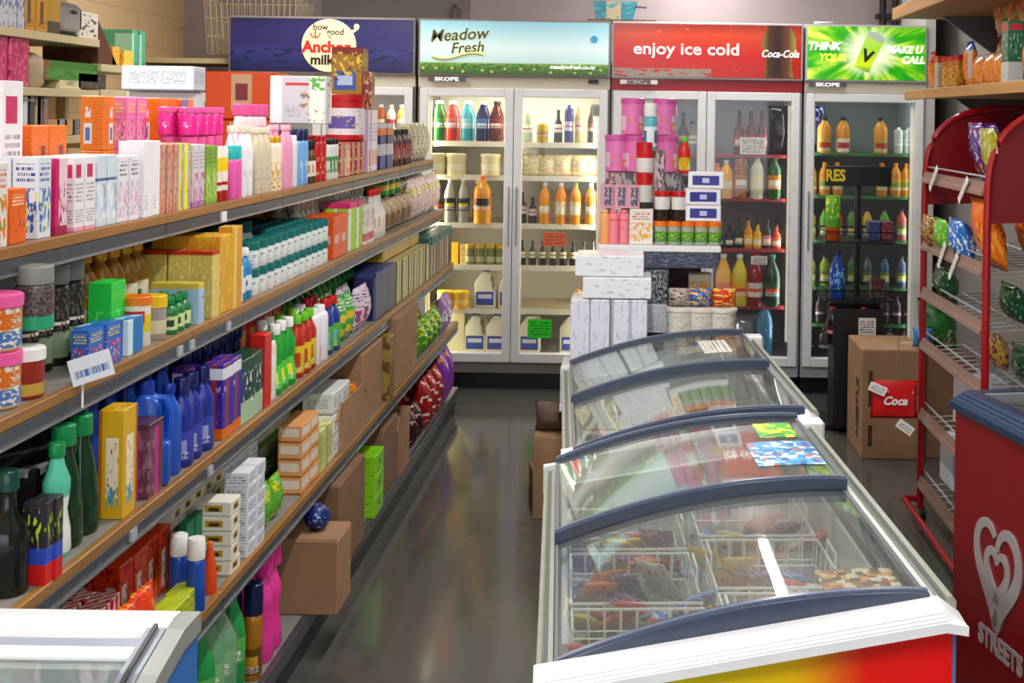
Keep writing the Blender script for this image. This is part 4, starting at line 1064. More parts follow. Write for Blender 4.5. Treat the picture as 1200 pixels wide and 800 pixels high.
row(1, 318, 330, carton('shipping_carton', .3, .3, .21, pm('#e85010', rects=[(.32, .62, .18, .95, '#d8b088'), (.38, .56, .4, .75, '#8a2838')])), 'large orange cartons stacked on the back of the top shelf', 'box', inset=.5, stack=2, n=1)

# --- second shelf
row(2, -28, 18, tub('sweet_jar', .043, .098, pm('#c8a078', rects=[(0, 1, .1, .45, '#4878b8')], blot=[(0, 1, 0, 1, '#e8e0d8', 8, .55), (0, 1, .5, 1, '#d87018', 6, .5)], cyl=True), cap_pk, lidh=.2), 'clear sweet jars with pink lids, left end of the second shelf', 'jar', stack=2, rows=2, n=2)
row(2, 25, 30, carton('carton', .02, .010, .2, P('carton_deep_green', '#147848', .4)), 'narrow deep green carton beside the pink lidded jars', 'carton', n=1)
row(2, 31, 50, tub('relish_jar', .036, .09, pm('#982818', rects=[(0, 1, .1, .4, '#d8b048'), (.3, .6, .5, .75, '#f0e8e0')], cyl=True), cap_w, lidh=.22), 'short red jars with white lids in the front of the second shelf', 'jar', rows=1)
row(2, 10, 104, bottle('pepper_grinder', .032, .205, pm('#1c1a1c', rects=[(0, 1, .1, .42, '#8aa080'), (0, 1, .5, .54, '#e8e0d0')], blot=[(0, 1, .4, .9, '#5c544c', 9, .55)], cyl=True), cap_cr, 1, 'straight', .2, .95), 'black spice grinders with cream caps on the second shelf', 'grinder', inset=.10, rows=2)
row(2, 49, 76, bottle('water_bottle', .038, .115, clear('violet_plastic', '#b8a8c8', .3, .1), P('cap_clear_green', '#58b890', .3), 1, 'jar', .12, .5), 'clear violet bottle under the front spice grinder', 'bottle', n=1)
row(2, 49, 76, bottle('pepper_grinder', .034, .115, pm('#6a5a5c', rects=[(0, 1, 0, .3, '#28a070')], blot=[(0, 1, .3, 1, '#3c3034', 12, .5)], cyl=True), cap_cr, 1, 'straight', .28, .95), 'spice grinder with green band standing on the clear violet bottle', 'grinder', n=1, zoff=.117)
row(2, 104, 124, carton('snack_packet', .07, .035, .085, photo('#2868c8', '#c83868', '#e8e8f0', '#f0e048')), 'blue patterned packets in front of the green packs', 'packet', n=2, rows=1)
row(2, 110, 150, carton('green_packet', .075, .05, .15, pm('#28d048', blot=[(0, 1, .1, .6, '#70f080', 5, .55), (0, 1, .2, .5, '#0c8838', 6, .62)])), 'vivid green packs on the front half of the second shelf', 'packet', inset=.06, rows=1)
row(2, 128, 152, carton('blue_box', .085, .04, .075, pm('#1c78c8', rects=[(0, .3, 0, 1, '#d8f0f8')])), 'small blue and white boxes under the vivid green packs', 'box', n=2)
row(2, 154, 167, tub('coffee_jar', .03, .11, pm('#f0e8d0', rects=[(0, 1, .35, .75, '#f0d818'), (.2, .8, .55, .85, '#d82838')], cyl=True), cap_o, lidh=.15), 'cream jars with red and yellow labels on the second shelf', 'jar', n=2, rows=2)
row(2, 168, 186, bottle('sauce_bottle', .025, .125, lab('#28a038', '#58c8d8', '#e8e838', .2, .6), cap_r, 1, 'round', .12, .5), 'small green sauce bottles with red caps on the second shelf', 'bottle', rows=2)
row(2, 187, 202, tub('spread_jar', .028, .1, pm('#a8a098', rects=[(0, 1, .2, .6, '#e0d8b8')], cyl=True), cap_y, lidh=.25), 'small jars with yellow lids on the second shelf', 'jar', rows=2)
row(2, 203, 238, bottle('essence_bottle', .02, .085, lab('#1c7838', '#c8d890', '#204828', .15, .6), cap_g, 1, 'round', .18, .6), 'tiny green essence bottles on the front of the second shelf', 'bottle', rows=2)
row(2, 108, 186, bottle('oil_bottle', .032, .2, lab('#a87818', '#e8e0c8', '#3c8048', .2, .6), cap_gold, 1, 'round', .12, .55), 'amber oil bottles with gold caps behind the green packs', 'bottle', inset=.14, rows=2)
row(2, 60, 100, carton('maroon_carton', .1, .06, .21, pm('#8a1850', text=[(.1, .9, .7, .9, '#e8c8d0', 2)], rects=[(0, 1, .3, .5, '#c89838')])), 'maroon cartons at the back of the second shelf', 'carton', inset=.28, rows=1)
row(2, 233, 240, carton('long_blue_carton', .04, .115, .1, pm('#a8c8e8', rects=[(0, 1, .86, 1, '#d8c048')], text=[(.5, .9, .6, .72, '#485878', 1), (.1, .4, .1, .4, '#7898b8', 3)])), 'pale blue carton with a yellow top edge behind the small jars', 'carton', inset=.005, n=1, keep=True)
row(2, 248, 256, carton('tea_carton', .05, .055, .168, pm('#d8c060', rects=[(0, 1, .94, 1, '#b83018')], blot=[(0, 1, 0, .9, '#e8d88c', 6, .55)])), 'pale yellow tea cartons with red tops on the second shelf', 'carton', inset=.004, rows=4, n=1, keep=True, rgap=.003)
row(2, 257, 266, carton('tea_carton', .1, .088, .2, pm('#dca018', blot=[(0, 1, 0, 1, '#e8b838', 4, .56)])), 'golden yellow cartons at the back of the second shelf', 'carton', inset=.006, rows=2, n=1, keep=True, rgap=.003)
row(2, 270, 276, carton('tea_carton', .06, .045, .215, pm('#d89818', rects=[(0, .2, 0, 1, '#f0d070')])), 'tall golden carton at the front edge of the second shelf', 'carton', inset=.0, n=1)
row(2, 277, 282, carton('white_carton', .05, .05, .1, logo('#f0f0f0', '#5890c0', '#9ab0c0')), 'small white cartons before the blue bottles', 'carton', n=1)
row(2, 283, 298, bottle('cleaner_bottle', .028, .14, lab('#2888c0', '#e8f0f4', '#2050a0', .2, .55), cap_w, .8, 'round', .15, .5), 'blue bottles with white caps on the second shelf', 'bottle', rows=2, keep=True)
row(2, 262, 300, bottle('cleaner_bottle', .035, .18, lab('#e8ecec', '#188878', '#c8d838', .2, .6), cap_t, 1, 'jar', .2, .9), 'white bottles with teal caps behind the blue ones', 'bottle', inset=.14, rows=2)
row(2, 299, 389, tub('baking_powder_tub', .031, .075, pm('#eef2f2', blot=[(0, 1, .1, .7, '#287878', 5, .6)], cyl=True), cap_t, lidh=.28), 'white tubs with dark teal lids stacked on the second shelf', 'tub', rows=4, stack=2)
row(2, 300, 392, carton('gravy_carton', .11, .06, .205, pm('#a85818', rects=[(0, 1, .9, 1, '#7a1828')], blot=[(0, 1, .1, .8, '#d8982c', 4.5, .52)])), 'brown and maroon cartons behind the teal lidded tubs', 'carton', inset=.27, rows=1)
row(2, 391, 409, carton('custard_carton', .1, .05, .15, pm('#e85818', rects=[(.2, .8, .35, .55, '#d8b8a8')], blot=[(0, 1, .1, .9, '#c83c10', 4, .6)])), 'bright orange cartons at the front of the second shelf', 'carton', n=2, rows=2)
row(2, 411, 426, carton('cereal_carton', .1, .05, .18, pm('#a8d828', rects=[(0, .15, 0, 1, '#e8f0e8'), (0, 1, .88, 1, '#d83878')], blot=[(.1, 1, .1, .8, '#78b818', 4, .6)])), 'lime green cartons with pink tops on the second shelf', 'carton', n=2, rows=2)
row(2, 427, 440, carton('cereal_carton', .09, .05, .15, pm('#f0e4e0', rects=[(0, 1, .1, .3, '#d86878')], text=[(.1, .9, .5, .9, '#98686a', 4)])), 'white and pink cartons beyond the lime green ones', 'carton', n=2, rows=2)
row(2, 352, 430, bottle('vinegar_bottle', .03, .2, lab('#d0d8cc', '#c85828', '#e8e8e0', .1, .5), P('cap_light', '#d8e0dc', .4), 1, 'round', .15, .55), 'pale bottles with orange bands behind the orange cartons', 'bottle', inset=.13, rows=2)
row(2, 441, 452, bottle('sauce_bottle', .035, .2, lab('#d8dcd8', '#f0e8e0', '#e8a038', .15, .6), cap_r, 1, 'wine', .12, .45), 'pale sauce bottles with red caps towards the far end of the second shelf', 'bottle', n=3, rows=2)
row(2, 454, 480, pouch('flour_bag', .13, .08, .14, pm('#b8a080', rects=[(.2, .8, .2, .6, '#8a6a48')], blot=[(0, 1, 0, 1, '#e8c048', 6, .64)]), seed=5), 'kraft flour bags near the far end of the second shelf', 'bag', n=5, rows=2)
row(2, 452, 474, tub('green_tub', .06, .1, pm('#1c8838', rects=[(0, 1, .3, .6, '#d8c038')], cyl=True), cap_g, lidh=.15), 'large green tubs near the far end of the second shelf', 'tub', n=3, inset=.08, zoff=.14)
row(2, 484, 518, pouch('pasta_bag', .13, .07, .2, pm('#d8b8b0', rects=[(0, 1, .6, .8, '#d8c858')], blot=[(0, 1, 0, 1, '#f0e8e8', 7, .52), (0, 1, 0, 1, '#8878b0', 7, .66)], rough=.2), seed=6), 'pinkish glossy bags at the far end of the second shelf', 'bag', rows=2)

# --- third shelf
row(3, 18, 34, bottle('wine_bottle', .033, .205, P('glass_near_black', '#0c1410', .15), P('cap_dark_teal', '#0c4038', .25), 1, 'wine', .16, .5), 'near black bottle with dark teal cap, left end of the third shelf', 'bottle', n=1, inset=.02)
row(3, 28, 60, bottle('dish_liquid_bottle', .03, .2, lab('#157830', '#c8d838', '#2048a0', .08, .5), cap_lg, .8, 'round', .14, .5), 'green bottles with lime caps in the front of the third shelf', 'bottle', inset=.02, rows=1)
row(3, 48, 64, carton('multipack', .03, .04, .14, pm('#2c2430', rects=[(0, 1, 0, .25, '#d82020'), (0, 1, .25, .45, '#3050c0')], blot=[(0, 1, .4, 1, '#b8d828', 5, .6)])), 'slim dark cartons with red and blue feet on the third shelf', 'carton', n=2, inset=.0)
row(3, -30, 50, carton('bottle_carrier', .2, .13, .155, pm('#181418', rects=[(.1, .3, .9, 1, '#a8a0a8')], blot=[(0, 1, .1, .9, '#3a2428', 4, .6)])), 'black multipack cartons behind the front bottles of the third shelf', 'carton', inset=.09, n=2)
row(3, 68, 86, bottle('cleaner_bottle', .034, .205, lab('#58c8a8', '#f0f0f0', '#d8b028', .05, .6), cap_g, .7, 'waist', .12, .5), 'turquoise bottles with white and yellow labels on the third shelf', 'bottle', n=1, inset=.03)
row(3, -8, 112, bottle('cordial_bottle', .034, .215, lab('#0c3820', '#c8a020', '#183820', .1, .55), cap_g, 1, 'wine', .2, .75), 'dark green bottles with bright green caps along the third shelf', 'bottle', inset=.2, keep=True, rows=2)
row(3, 84, 110, bottle('cordial_bottle', .036, .225, P('glass_bottle_green', '#0a3418', .12), cap_g, 1, 'taper', .17, .6), 'tall dark green bottles with green caps before the yellow carton', 'bottle', inset=.03, n=2, keep=True)
row(3, 122, 135, bottle('dish_liquid_bottle', .03, .215, lab('#c0d818', '#2c8838', '#f0f4f8', .15, .6), cap_w, .8, 'waist', .1, .45), 'lime green bottles with white caps beside the yellow carton', 'bottle', inset=.01, n=1)
row(3, 142, 159, carton('yellow_carton', .075, .05, .215, pm('#e0b018', rects=[(.2, .7, .2, .75, '#f4e8c8'), (.85, 1, 0, 1, '#b86818')], blot=[(.2, .7, .2, .7, '#a85828', 7, .6), (.2, .7, .1, .3, '#50a0b8', 5, .5)])), 'tall yellow cartons with a picture panel on the third shelf', 'carton', n=1)
row(3, 172, 190, carton('magenta_carton', .085, .055, .155, pm('#6a3850', rects=[(.4, .65, 0, 1, '#c82090'), (0, 1, .93, 1, '#4c2840')], blot=[(0, .4, .1, .9, '#8c6878', 4, .5)])), 'dark pink cartons with a magenta stripe on the third shelf', 'carton', n=1)
blue_pl = P('blue_plastic', '#1c56c0', .25, var=.03)
put(jug('detergent_jug', .105, .07, .222, blue_pl, P('cap_deep_blue', '#12389c', .25)), -1.045, 2.74, .811, .25, 'blue detergent jug with a moulded handle, in front of the navy bottles', 'jug')
row(3, 205, 214, bottle('detergent_bottle', .035, .2, blue_pl, P('cap_deep_blue', '#12389c', .25), .8, 'round', .1, .4), 'plain blue bottle at the shelf edge beside the detergent jug', 'bottle', n=1)
row(3, 112, 212, bottle('detergent_bottle', .045, .215, blue_pl, P('cap_deep_blue', '#12389c', .25), .75, 'taper', .1, .4), 'plain blue tapered bottles behind the cartons of the third shelf', 'bottle', inset=.10, rows=2)
row(3, 216, 234, bottle('detergent_bottle', .035, .2, lab('#1c2c90', '#3848b8', '#a8b0e0', .1, .5), P('cap_indigo', '#141c60', .25), .8, 'round', .18, .5), 'indigo bottles with dark caps on the third shelf', 'bottle', n=3)
row(3, 222, 290, bottle('detergent_bottle', .03, .222, P('indigo_plastic', '#18246c', .25), P('cap_indigo', '#141c60', .25), .8, 'wine', .2, .55), 'slim navy bottles behind the purple cartons', 'bottle', inset=.1, rows=2)
row(3, 236, 262, carton('washing_powder', .07, .055, .185, pm('#4028a0', rects=[(.3, .55, 0, 1, '#9a3848'), (0, 1, .8, .95, '#e8e8f0'), (0, 1, .0, .15, '#e07018')], blot=[(0, .3, .2, .8, '#c8a8d8', 5, .6)])), 'purple and maroon washing cartons on the third shelf', 'carton', n=4)
row(3, 263, 287, carton('washing_powder', .1, .06, .165, pm('#14482c', rects=[(0, 1, 0, .35, '#a8c8a8')], blot=[(.1, .9, .3, .8, '#f0f0f0', 5, .58), (0, .5, .3, .9, '#183878', 4, .55)])), 'dark green cartons with white flowers on the third shelf', 'carton', n=3)
row(3, 288, 297, carton('red_carton', .06, .05, .15, pm('#c82820', rects=[(0, 1, 0, .3, '#e8e0c8')], blot=[(0, 1, .3, 1, '#48a038', 5, .62)])), 'small red and green cartons beside the flowered ones', 'carton', n=2)
row(3, 298, 307, carton('red_carton', .06, .04, .2, P('carton_red', '#d02018', .35)), 'tall plain red cartons on the third shelf', 'carton', n=2)
row(3, 266, 330, carton('red_carton', .08, .06, .215, pm('#c81c18', rects=[(.2, .7, .6, .85, '#e8a070')], blot=[(0, 1, 0, .5, '#701018', 4, .55)])), 'red cartons at the back of the third shelf', 'carton', inset=.12, rows=1)
row(3, 309, 325, bottle('cleaner_bottle', .035, .19, lab('#e8d8c8', '#f4f0f0', '#e8d828', .05, .75), cap_g, .8, 'straight', .12, .6), 'white labelled bottles with green caps on the third shelf', 'bottle', n=2)
row(3, 327, 352, bottle('dish_liquid_bottle', .032, .2, lab('#18a030', '#58d040', '#e8e838', .1, .5), cap_w, .8, 'waist', .14, .5), 'clear green dish liquid bottles with white tops on the third shelf', 'bottle', rows=2)
row(3, 353, 363, bottle('sauce_bottle', .032, .19, lab('#b82818', '#e8c818', '#c84818', .1, .6), cap_lg, .8, 'round', .14, .5), 'red and yellow bottles with lime caps on the third shelf', 'bottle', n=3, rows=2)
row(3, 300, 420, bottle('dish_liquid_bottle', .036, .22, lab('#1c9038', '#38b048', '#f0d828', .1, .5), cap_w, .8, 'round', .16, .5), 'tall green bottles with white tops at the back of the third shelf', 'bottle', inset=.15, rows=2)
row(3, 365, 379, bottle('bleach_bottle', .036, .18, pm('#ece8f0', rects=[(.3, .7, .1, .3, '#c84838')], cyl=True), cap_w, .8, 'straight', .12, .5), 'tall white bleach bottles on the third shelf', 'bottle', n=3, rows=2)
row(3, 381, 400, bottle('cleaner_bottle', .036, .185, lab('#1c3c90', '#58b838', '#78c0e8', .1, .6), cap_r, .8, 'round', .14, .5), 'blue cleaner bottles with red caps on the third shelf', 'bottle', rows=2)
row(3, 402, 420, pouch('refill_pouch', .11, .06, .17, photo('#38a838', '#e8c828', '#2858b0', '#f0f0e8'), seed=8), 'green and yellow refill pouches on the third shelf', 'pouch', rows=2)
row(3, 422, 438, pouch('refill_pouch', .11, .06, .16, photo('#e0d0e0', '#a83878', '#688858', '#483878'), seed=9), 'pale pouches with purple stripes on the third shelf', 'pouch', rows=2)
row(3, 440, 464, carton('navy_carton', .045, .09, .185, pm('#1c2450', rects=[(0, .12, 0, 1, '#586088'), (0, 1, .9, 1, '#303c78')])), 'navy cartons packed like books on the third shelf', 'carton', rows=3)
row(3, 465, 500, carton('cream_carton', .05, .08, .18, pm('#d8c89c', rects=[(0, .3, 0, 1, '#6a8838'), (.8, 1, 0, 1, '#a86828')])), 'cream and green cartons near the far end of the third shelf', 'carton', rows=3)
row(3, 440, 490, carton('gold_carton', .12, .1, .05, pm('#b08818', text=[(0, 1, 0, 1, '#d0b048', 5)])), 'gold cartons lying on the upright cartons of the third shelf', 'carton', inset=.06, zoff=.187, rows=1)
row(3, 502, 530, carton('dark_carton', .08, .08, .2, pm('#4c2c24', rects=[(0, 1, .8, 1, '#186860'), (0, .3, 0, .8, '#c8b8a0')])), 'dark brown cartons with teal tops ending the third shelf', 'carton', rows=2)

# --- fourth shelf
row(4, 40, 100, carton('flat_red_carton', .1, .14, .045, pm('#701820', rects=[(0, 1, .8, 1, '#c8b838')], blot=[(0, 1, 0, 1, '#3a1014', 4, .55)])), 'flat dark red cartons, left end of the fourth shelf', 'carton', n=3, stack=1)
row(4, 86, 138, carton('red_white_carton', .05, .05, .125, pm('#f0e8e8', rects=[(0, .25, 0, 1, '#d82040'), (.5, .75, 0, 1, '#e84010'), (0, 1, 0, .1, '#802030')])), 'white and red striped cartons on the fourth shelf', 'carton', inset=.1, rows=2)
row(4, 110, 200, pouch('noodle_packet', .11, .05, .13, pm('#e83c18', rects=[(.2, .6, .2, .6, '#f0e0d8')], blot=[(0, 1, 0, 1, '#f09018', 5, .58), (0, 1, 0, 1, '#1c2c80', 6, .68)], rough=.2), seed=12), 'glossy red and orange packets on the fourth shelf', 'packet', inset=.04, rows=1, jit=14)
row(4, 120, 190, pouch('spice_packet', .1, .05, .06, pm('#b83020', blot=[(0, 1, 0, 1, '#d8d018', 5, .55), (0, 1, 0, 1, '#48201c', 5, .6)], rough=.25), seed=13), 'low red and yellow packets at the front of the fourth shelf', 'packet', inset=.0, rows=1, jit=20)
row(4, 140, 206, carton('noodle_carton', .07, .06, .15, pm('#e84418', rects=[(.15, .5, .1, .7, '#f4e8e0'), (.7, 1, .0, .5, '#f08820')], blot=[(0, 1, 0, 1, '#b01c18', 4, .58), (0, 1, 0, 1, '#283478', 5, .68)], rough=.25)), 'orange red cartons behind the glossy packets on the fourth shelf', 'carton', inset=.13, rows=2)
row(4, 196, 228, carton('soap_carton', .1, .05, .06, pm('#c0d020', blot=[(0, 1, 0, 1, '#a0a818', 4, .55)])), 'yellow green soap cartons behind the corner freezer rim', 'carton', n=2)
bb = bottle('glue_bottle', .021, .165, P('bottle_blue', '#1c50b8', .3), cap_w, 1, 'straight', .28, .95)
row(4, 214, 220, bb, 'small blue bottle with white cap, standing further back', 'bottle', n=1, keep=True, inset=.05)
row(4, 236, 243, bb, 'small blue bottle with white cap at the shelf edge', 'bottle', n=1, keep=True, inset=.0)
row(4, 218, 240, carton('green_card', .05, .02, .16, P('card_green', '#107850', .5)), 'dark green backing cards behind the small blue bottles', 'card', n=2, inset=.08)
row(4, 250, 256, bottle('pop_bottle', .017, .12, P('orange_plastic', '#e84c10', .3), cap_o, 1, 'taper', .1, .4), 'thin orange bottle beside the small blue bottle', 'bottle', n=1, inset=.01)
tb = carton('tea_box', .07, .085, .035, pm('#f0ece0', rects=[(.25, .75, .3, .75, '#c89818'), (.35, .65, .35, .6, '#48341c'), (0, 1, .0, .1, '#c8d0a8')]), seam=False)
row(4, 258, 288, tb, 'small white boxes with a yellow cup picture at the shelf edge', 'box', n=2, stack=5, inset=.01)
row(4, 200, 262, tb, 'small white boxes with a yellow cup picture behind the blue bottles', 'box', stack=5, inset=.13, rows=1)
row(4, 234, 300, carton('tablet_box', .075, .08, .035, pm('#e8ecf4', rects=[(0, 1, .9, 1, '#a8b8b0')], text=[(.1, .7, .3, .7, '#88a0c8', 2)], blot=[(.7, .9, .2, .8, '#5890d8', 8, .5)]), seam=False), 'white boxes with pale blue print stacked on the fourth shelf', 'box', stack=6, inset=.13, rows=2)
row(4, 289, 312, carton('tablet_box', .07, .06, .035, pm('#e8ecf4', text=[(.1, .9, .2, .8, '#687890', 2)]), seam=False), 'white boxes stacked high at the edge of the fourth shelf', 'box', stack=6, inset=.01)
row(4, 313, 334, pouch('soup_packet', .09, .05, .12, pm('#58b028', blot=[(0, 1, 0, 1, '#e0d820', 5, .58), (0, 1, 0, 1, '#e888b8', 6, .66)], rough=.25), seed=15), 'green and yellow soup packets on the fourth shelf', 'packet', rows=3, jit=8)
row(4, 285, 350, carton('tea_box', .11, .07, .055, pm('#d8e0b8', rects=[(.2, .8, .3, .8, '#e8ece0'), (0, 1, 0, .15, '#58a038'), (0, 1, .85, 1, '#78b038')], blot=[(.2, .8, .3, .8, '#c87858', 8, .62)]), seam=False), 'pale green tea boxes stacked four high behind the soup packets', 'box', inset=.17, stack=4, rows=2)
row(4, 352, 372, carton('biscuit_box', .1, .07, .05, pm('#e8a868', rects=[(.1, .9, .35, .85, '#f0e0d0'), (0, 1, 0, .12, '#b8682c')]), seam=False), 'peach coloured boxes stacked at the edge of the fourth shelf', 'box', stack=4, n=2)
row(4, 345, 380, carton('biscuit_box', .13, .08, .055, pm('#d87828', rects=[(.15, .85, .3, .8, '#f0e0d0')]), seam=False), 'orange and white boxes stacked behind the peach ones', 'box', stack=4, inset=.12, rows=1)
row(4, 373, 380, carton('herb_box', .09, .06, .13, pm('#e0d8a0', rects=[(0, .3, 0, 1, '#a8c048')], text=[(.3, .9, .2, .8, '#8a8048', 4)])), 'cream and olive boxes on the fourth shelf', 'box', n=2, rows=2)
row(4, 372, 386, bottle('mint_bottle', .035, .17, lab('#18a058', '#c8e8c8', '#18a058', .1, .7), cap_g, .8, 'straight', .14, .7), 'bright green bottles at the edge of the fourth shelf', 'bottle', n=3, rows=2)
row(4, 388, 402, carton('white_box', .12, .1, .07, pm('#e4e8e8', rects=[(0, 1, 0, .12, '#a8b0b0')], text=[(.15, .85, .3, .75, '#8898a8', 3)]), seam=False), 'clear topped white boxes near the brown cartons on the fourth shelf', 'box', stack=3, n=2)
def place(src, x, y, z, rz, label, cat, group=None): return put(src, x, y, z, rz, label, cat, group)
z4 = SH[4][0] + .001; z5 = SH[5][0] + .001
b1_ = open_box('cardboard_carton', .34, .22, .165, card, closed=False)
place(b1_, -.96, 4.42, z4, RZ, 'open brown carton at the front of the fourth shelf, first of the cartons', 'box')
row(4, 404, 424, pouch('chip_packet', .12, .07, .05, pm('#e88818', blot=[(0, 1, 0, 1, '#c83818', 5, .56), (0, 1, 0, 1, '#f0d028', 5, .62)], rough=.2), seed=17), 'orange packets heaped in the first open carton', 'packet', n=3, inset=.03, zoff=.12, jit=30)
place(open_box('cardboard_carton', .36, .2, .25, card, closed=True), -.98, 4.83, z4, RZ, 'plain brown carton with folded flaps, middle of the fourth shelf', 'box')
place(open_box('cardboard_carton', .08, .2, .25, pm('#9a8838', blot=[(0, 1, 0, 1, '#6a4c28', 4, .5)])), -.955, 5.07, z4, RZ, 'narrow olive patterned carton against the plain brown one', 'box')
bigc = open_box('cardboard_carton', .5, .3, .29, card, closed=True); place(bigc, -.965, 5.47, z4, RZ, 'big brown carton with a blue label, far part of the fourth shelf', 'box')
bm = B(); bx(bm, -.2505 - .0012, -.2502, .07, .2, .17, .24); lbx = new_obj('label_sheet', bm, P('label_blue', '#38485c', .5), bigc)
text('lettering', 'NAIZA', .045, P('label_ink', '#d8d0c8', .5), Matrix.Translation((-.2518, .135, .205)) @ Matrix.Rotation(-PI / 2, 4, 'Z') @ Matrix.Rotation(PI / 2, 4, 'X'), bigc, bold=.001)
row(4, 497, 522, pouch('crisp_bag', .15, .09, .17, pm('#489828', blot=[(0, 1, 0, 1, '#c8d828', 5, .55), (0, 1, 0, 1, '#e86818', 6, .68)], rough=.2), seed=18), 'green and yellow crisp bags at the far end of the fourth shelf', 'bag', rows=2, inset=.0)
row(4, 523, 536, pouch('crisp_bag', .14, .08, .2, pm('#a878b8', blot=[(0, 1, 0, 1, '#e0d8e8', 6, .58)], rough=.2), seed=19), 'lilac bags ending the fourth shelf', 'bag', n=2, inset=-.01)

# --- bottom shelf
sb = bottle('soda_bottle', .036, .27, lab('#1c9848', '#58b858', '#d8e8e0', .35, .6), cap_g, 1, 'soda', .07, .4)
row(5, 243, 290, sb, 'green lemonade bottles wrapped together on the bottom shelf', 'bottle', rows=3, inset=.03)
bm = B(); lathe(bm, [(.16, 0), (.165, .2), (.13, .26), (.05, .3), (.02, .32)], 14, 0, .62); pw = new_obj('shrink_wrap', bm, film, smooth=True); pw.location = (-1.12, 3.13, z5)
pw['label'] = 'clear shrink wrap gathered over the green lemonade bottles'; pw['category'] = 'wrapping'
row(5, 292, 311, bottle('oil_bottle', .03, .25, lab('#a87010', '#704810', '#d8a030', .1, .5), cap_n, .8, 'straight', .32, .85), 'amber bottles with long navy caps on the bottom shelf', 'bottle', n=2, rows=2)
row(5, 314, 330, bottle('softener_bottle', .04, .29, P('softener_pink', '#f03ca0', .28), P('softener_pink', '#f03ca0', .28), .8, 'waist', .2, .7), 'bright pink softener bottles on the bottom shelf', 'bottle', n=2, rows=2)
place(open_box('cardboard_carton', .18, .33, .22, card, closed=True, tape=False), -.865, 3.88, z5, RZ, 'large brown carton jutting out over the edge of the bottom shelf', 'box')
bm = B(); bmesh.ops.create_uvsphere(bm, u_segments=16, v_segments=10, radius=.04); ball = new_obj('toy_ball', bm, pm('#12286c', blot=[(0, 1, 0, 1, '#88a8d8', 5, .62)], cyl=True), smooth=True)
ball.location = (-.95, 3.88, z5 + .223 + .041); tag(ball, 'dark blue speckled ball on the jutting brown carton', 'ball')
place(open_box('cardboard_carton', .4, .28, .29, card_d), -.935, 4.3, z5, RZ, 'dark brown carton behind the jutting one on the bottom shelf', 'box')
place(carton('yellow_carton', .05, .12, .17, P('carton_mustard', '#d8b018', .4)), -1.02, 4.17, z5 + .295, RZ, 'thin mustard carton on top of the bottom shelf cartons', 'carton')
lime = carton('lime_box', .16, .11, .075, pm('#88d818', rects=[(.4, .6, .4, .6, '#285010')], text=[(.2, .8, .65, .8, '#4c9010', 1)]), seam=False)
for q_, zz in enumerate((0, .076, .152)):
    place(lime, -.94, 4.78, z5 + zz, RZ, ('lime green box, bottom of the stack of three', 'lime green box, middle of the stack of three', 'lime green box, top of the stack of three')[q_], 'box', 'lime green boxes on the bottom shelf')
place(open_box('cardboard_carton', .3, .3, .26, card_d), -.96, 5.1, z5, RZ, 'brown carton beyond the lime green boxes on the bottom shelf', 'box')
place(open_box('cardboard_carton', .2, .3, .24, card, closed=False), -.95, 5.37, z5, RZ, 'open brown carton further along the bottom shelf', 'box')
row(5, 486, 502, pouch('chocolate_bag', .14, .09, .19, pm('#38141c', blot=[(0, 1, 0, 1, '#c8a8a8', 7, .6)], rough=.2), seed=21), 'dark glossy chocolate bags on the bottom shelf', 'bag', rows=2, inset=-.01)
row(5, 503, 522, pouch('crisp_bag', .16, .1, .26, pm('#a01418', blot=[(0, 1, 0, 1, '#e8d8c8', 5, .64), (0, 1, 0, .5, '#201828', 4, .5)], rough=.2), seed=22), 'red and dark crisp bags on the bottom shelf', 'bag', rows=2, inset=-.02)
row(5, 524, 536, pouch('crisp_bag', .16, .1, .3, pm('#8838a8', blot=[(0, 1, 0, 1, '#e89028', 5, .62), (0, 1, 0, 1, '#d8c8e8', 6, .66)], rough=.2), seed=23), 'purple crisp bags ending the bottom shelf', 'bag', rows=2, inset=-.03)

# price card on a stick at the second shelf
pcd = empty('price_card', (-1.035, 2.37, SH[2][0] + .002)); tag(pcd, 'tilted white price card with blue handwriting on the second shelf', 'price card')
bm = B(); bx(bm, -.001, .001, -.0, .075, .0, .05); o = new_obj('card', bm, pm('#dfe6ee', text=[(.1, .9, .25, .75, '#3868b0', 1)], rough=.6), pcd); o.rotation_euler = (.25, 0, -1.0)
bm = B(); tube(bm, [(.004, .03, -.045), (.001, .036, .01)], .0022, 6); new_obj('stick', bm, cap_w, pcd)

# ------------------------------------------------------------------ drinks inside the coolers
def cput(src, px, z, label, cat, group=None, Y=7.66, rz=RZ):
    py = 137 + (EYE - z) * 1500 / Y
    x = ((px - 746) + (py - 137) * .015) * Y / 1500
    return put(src, x - (src['_d'] / 2 if rz else 0) * 0, Y, z + .001, rz, label, cat, group)
def cb(r, h, base, l1, l2, cap, shape='soda', lo=.35, hi=.62, name='drink_bottle', capr=.4, caph=.08, t='#ffffff'):
    return bottle(name, r, h, lab(base, l1, l2, lo, hi, t, rough=.15), cap, 1, shape, caph, capr)
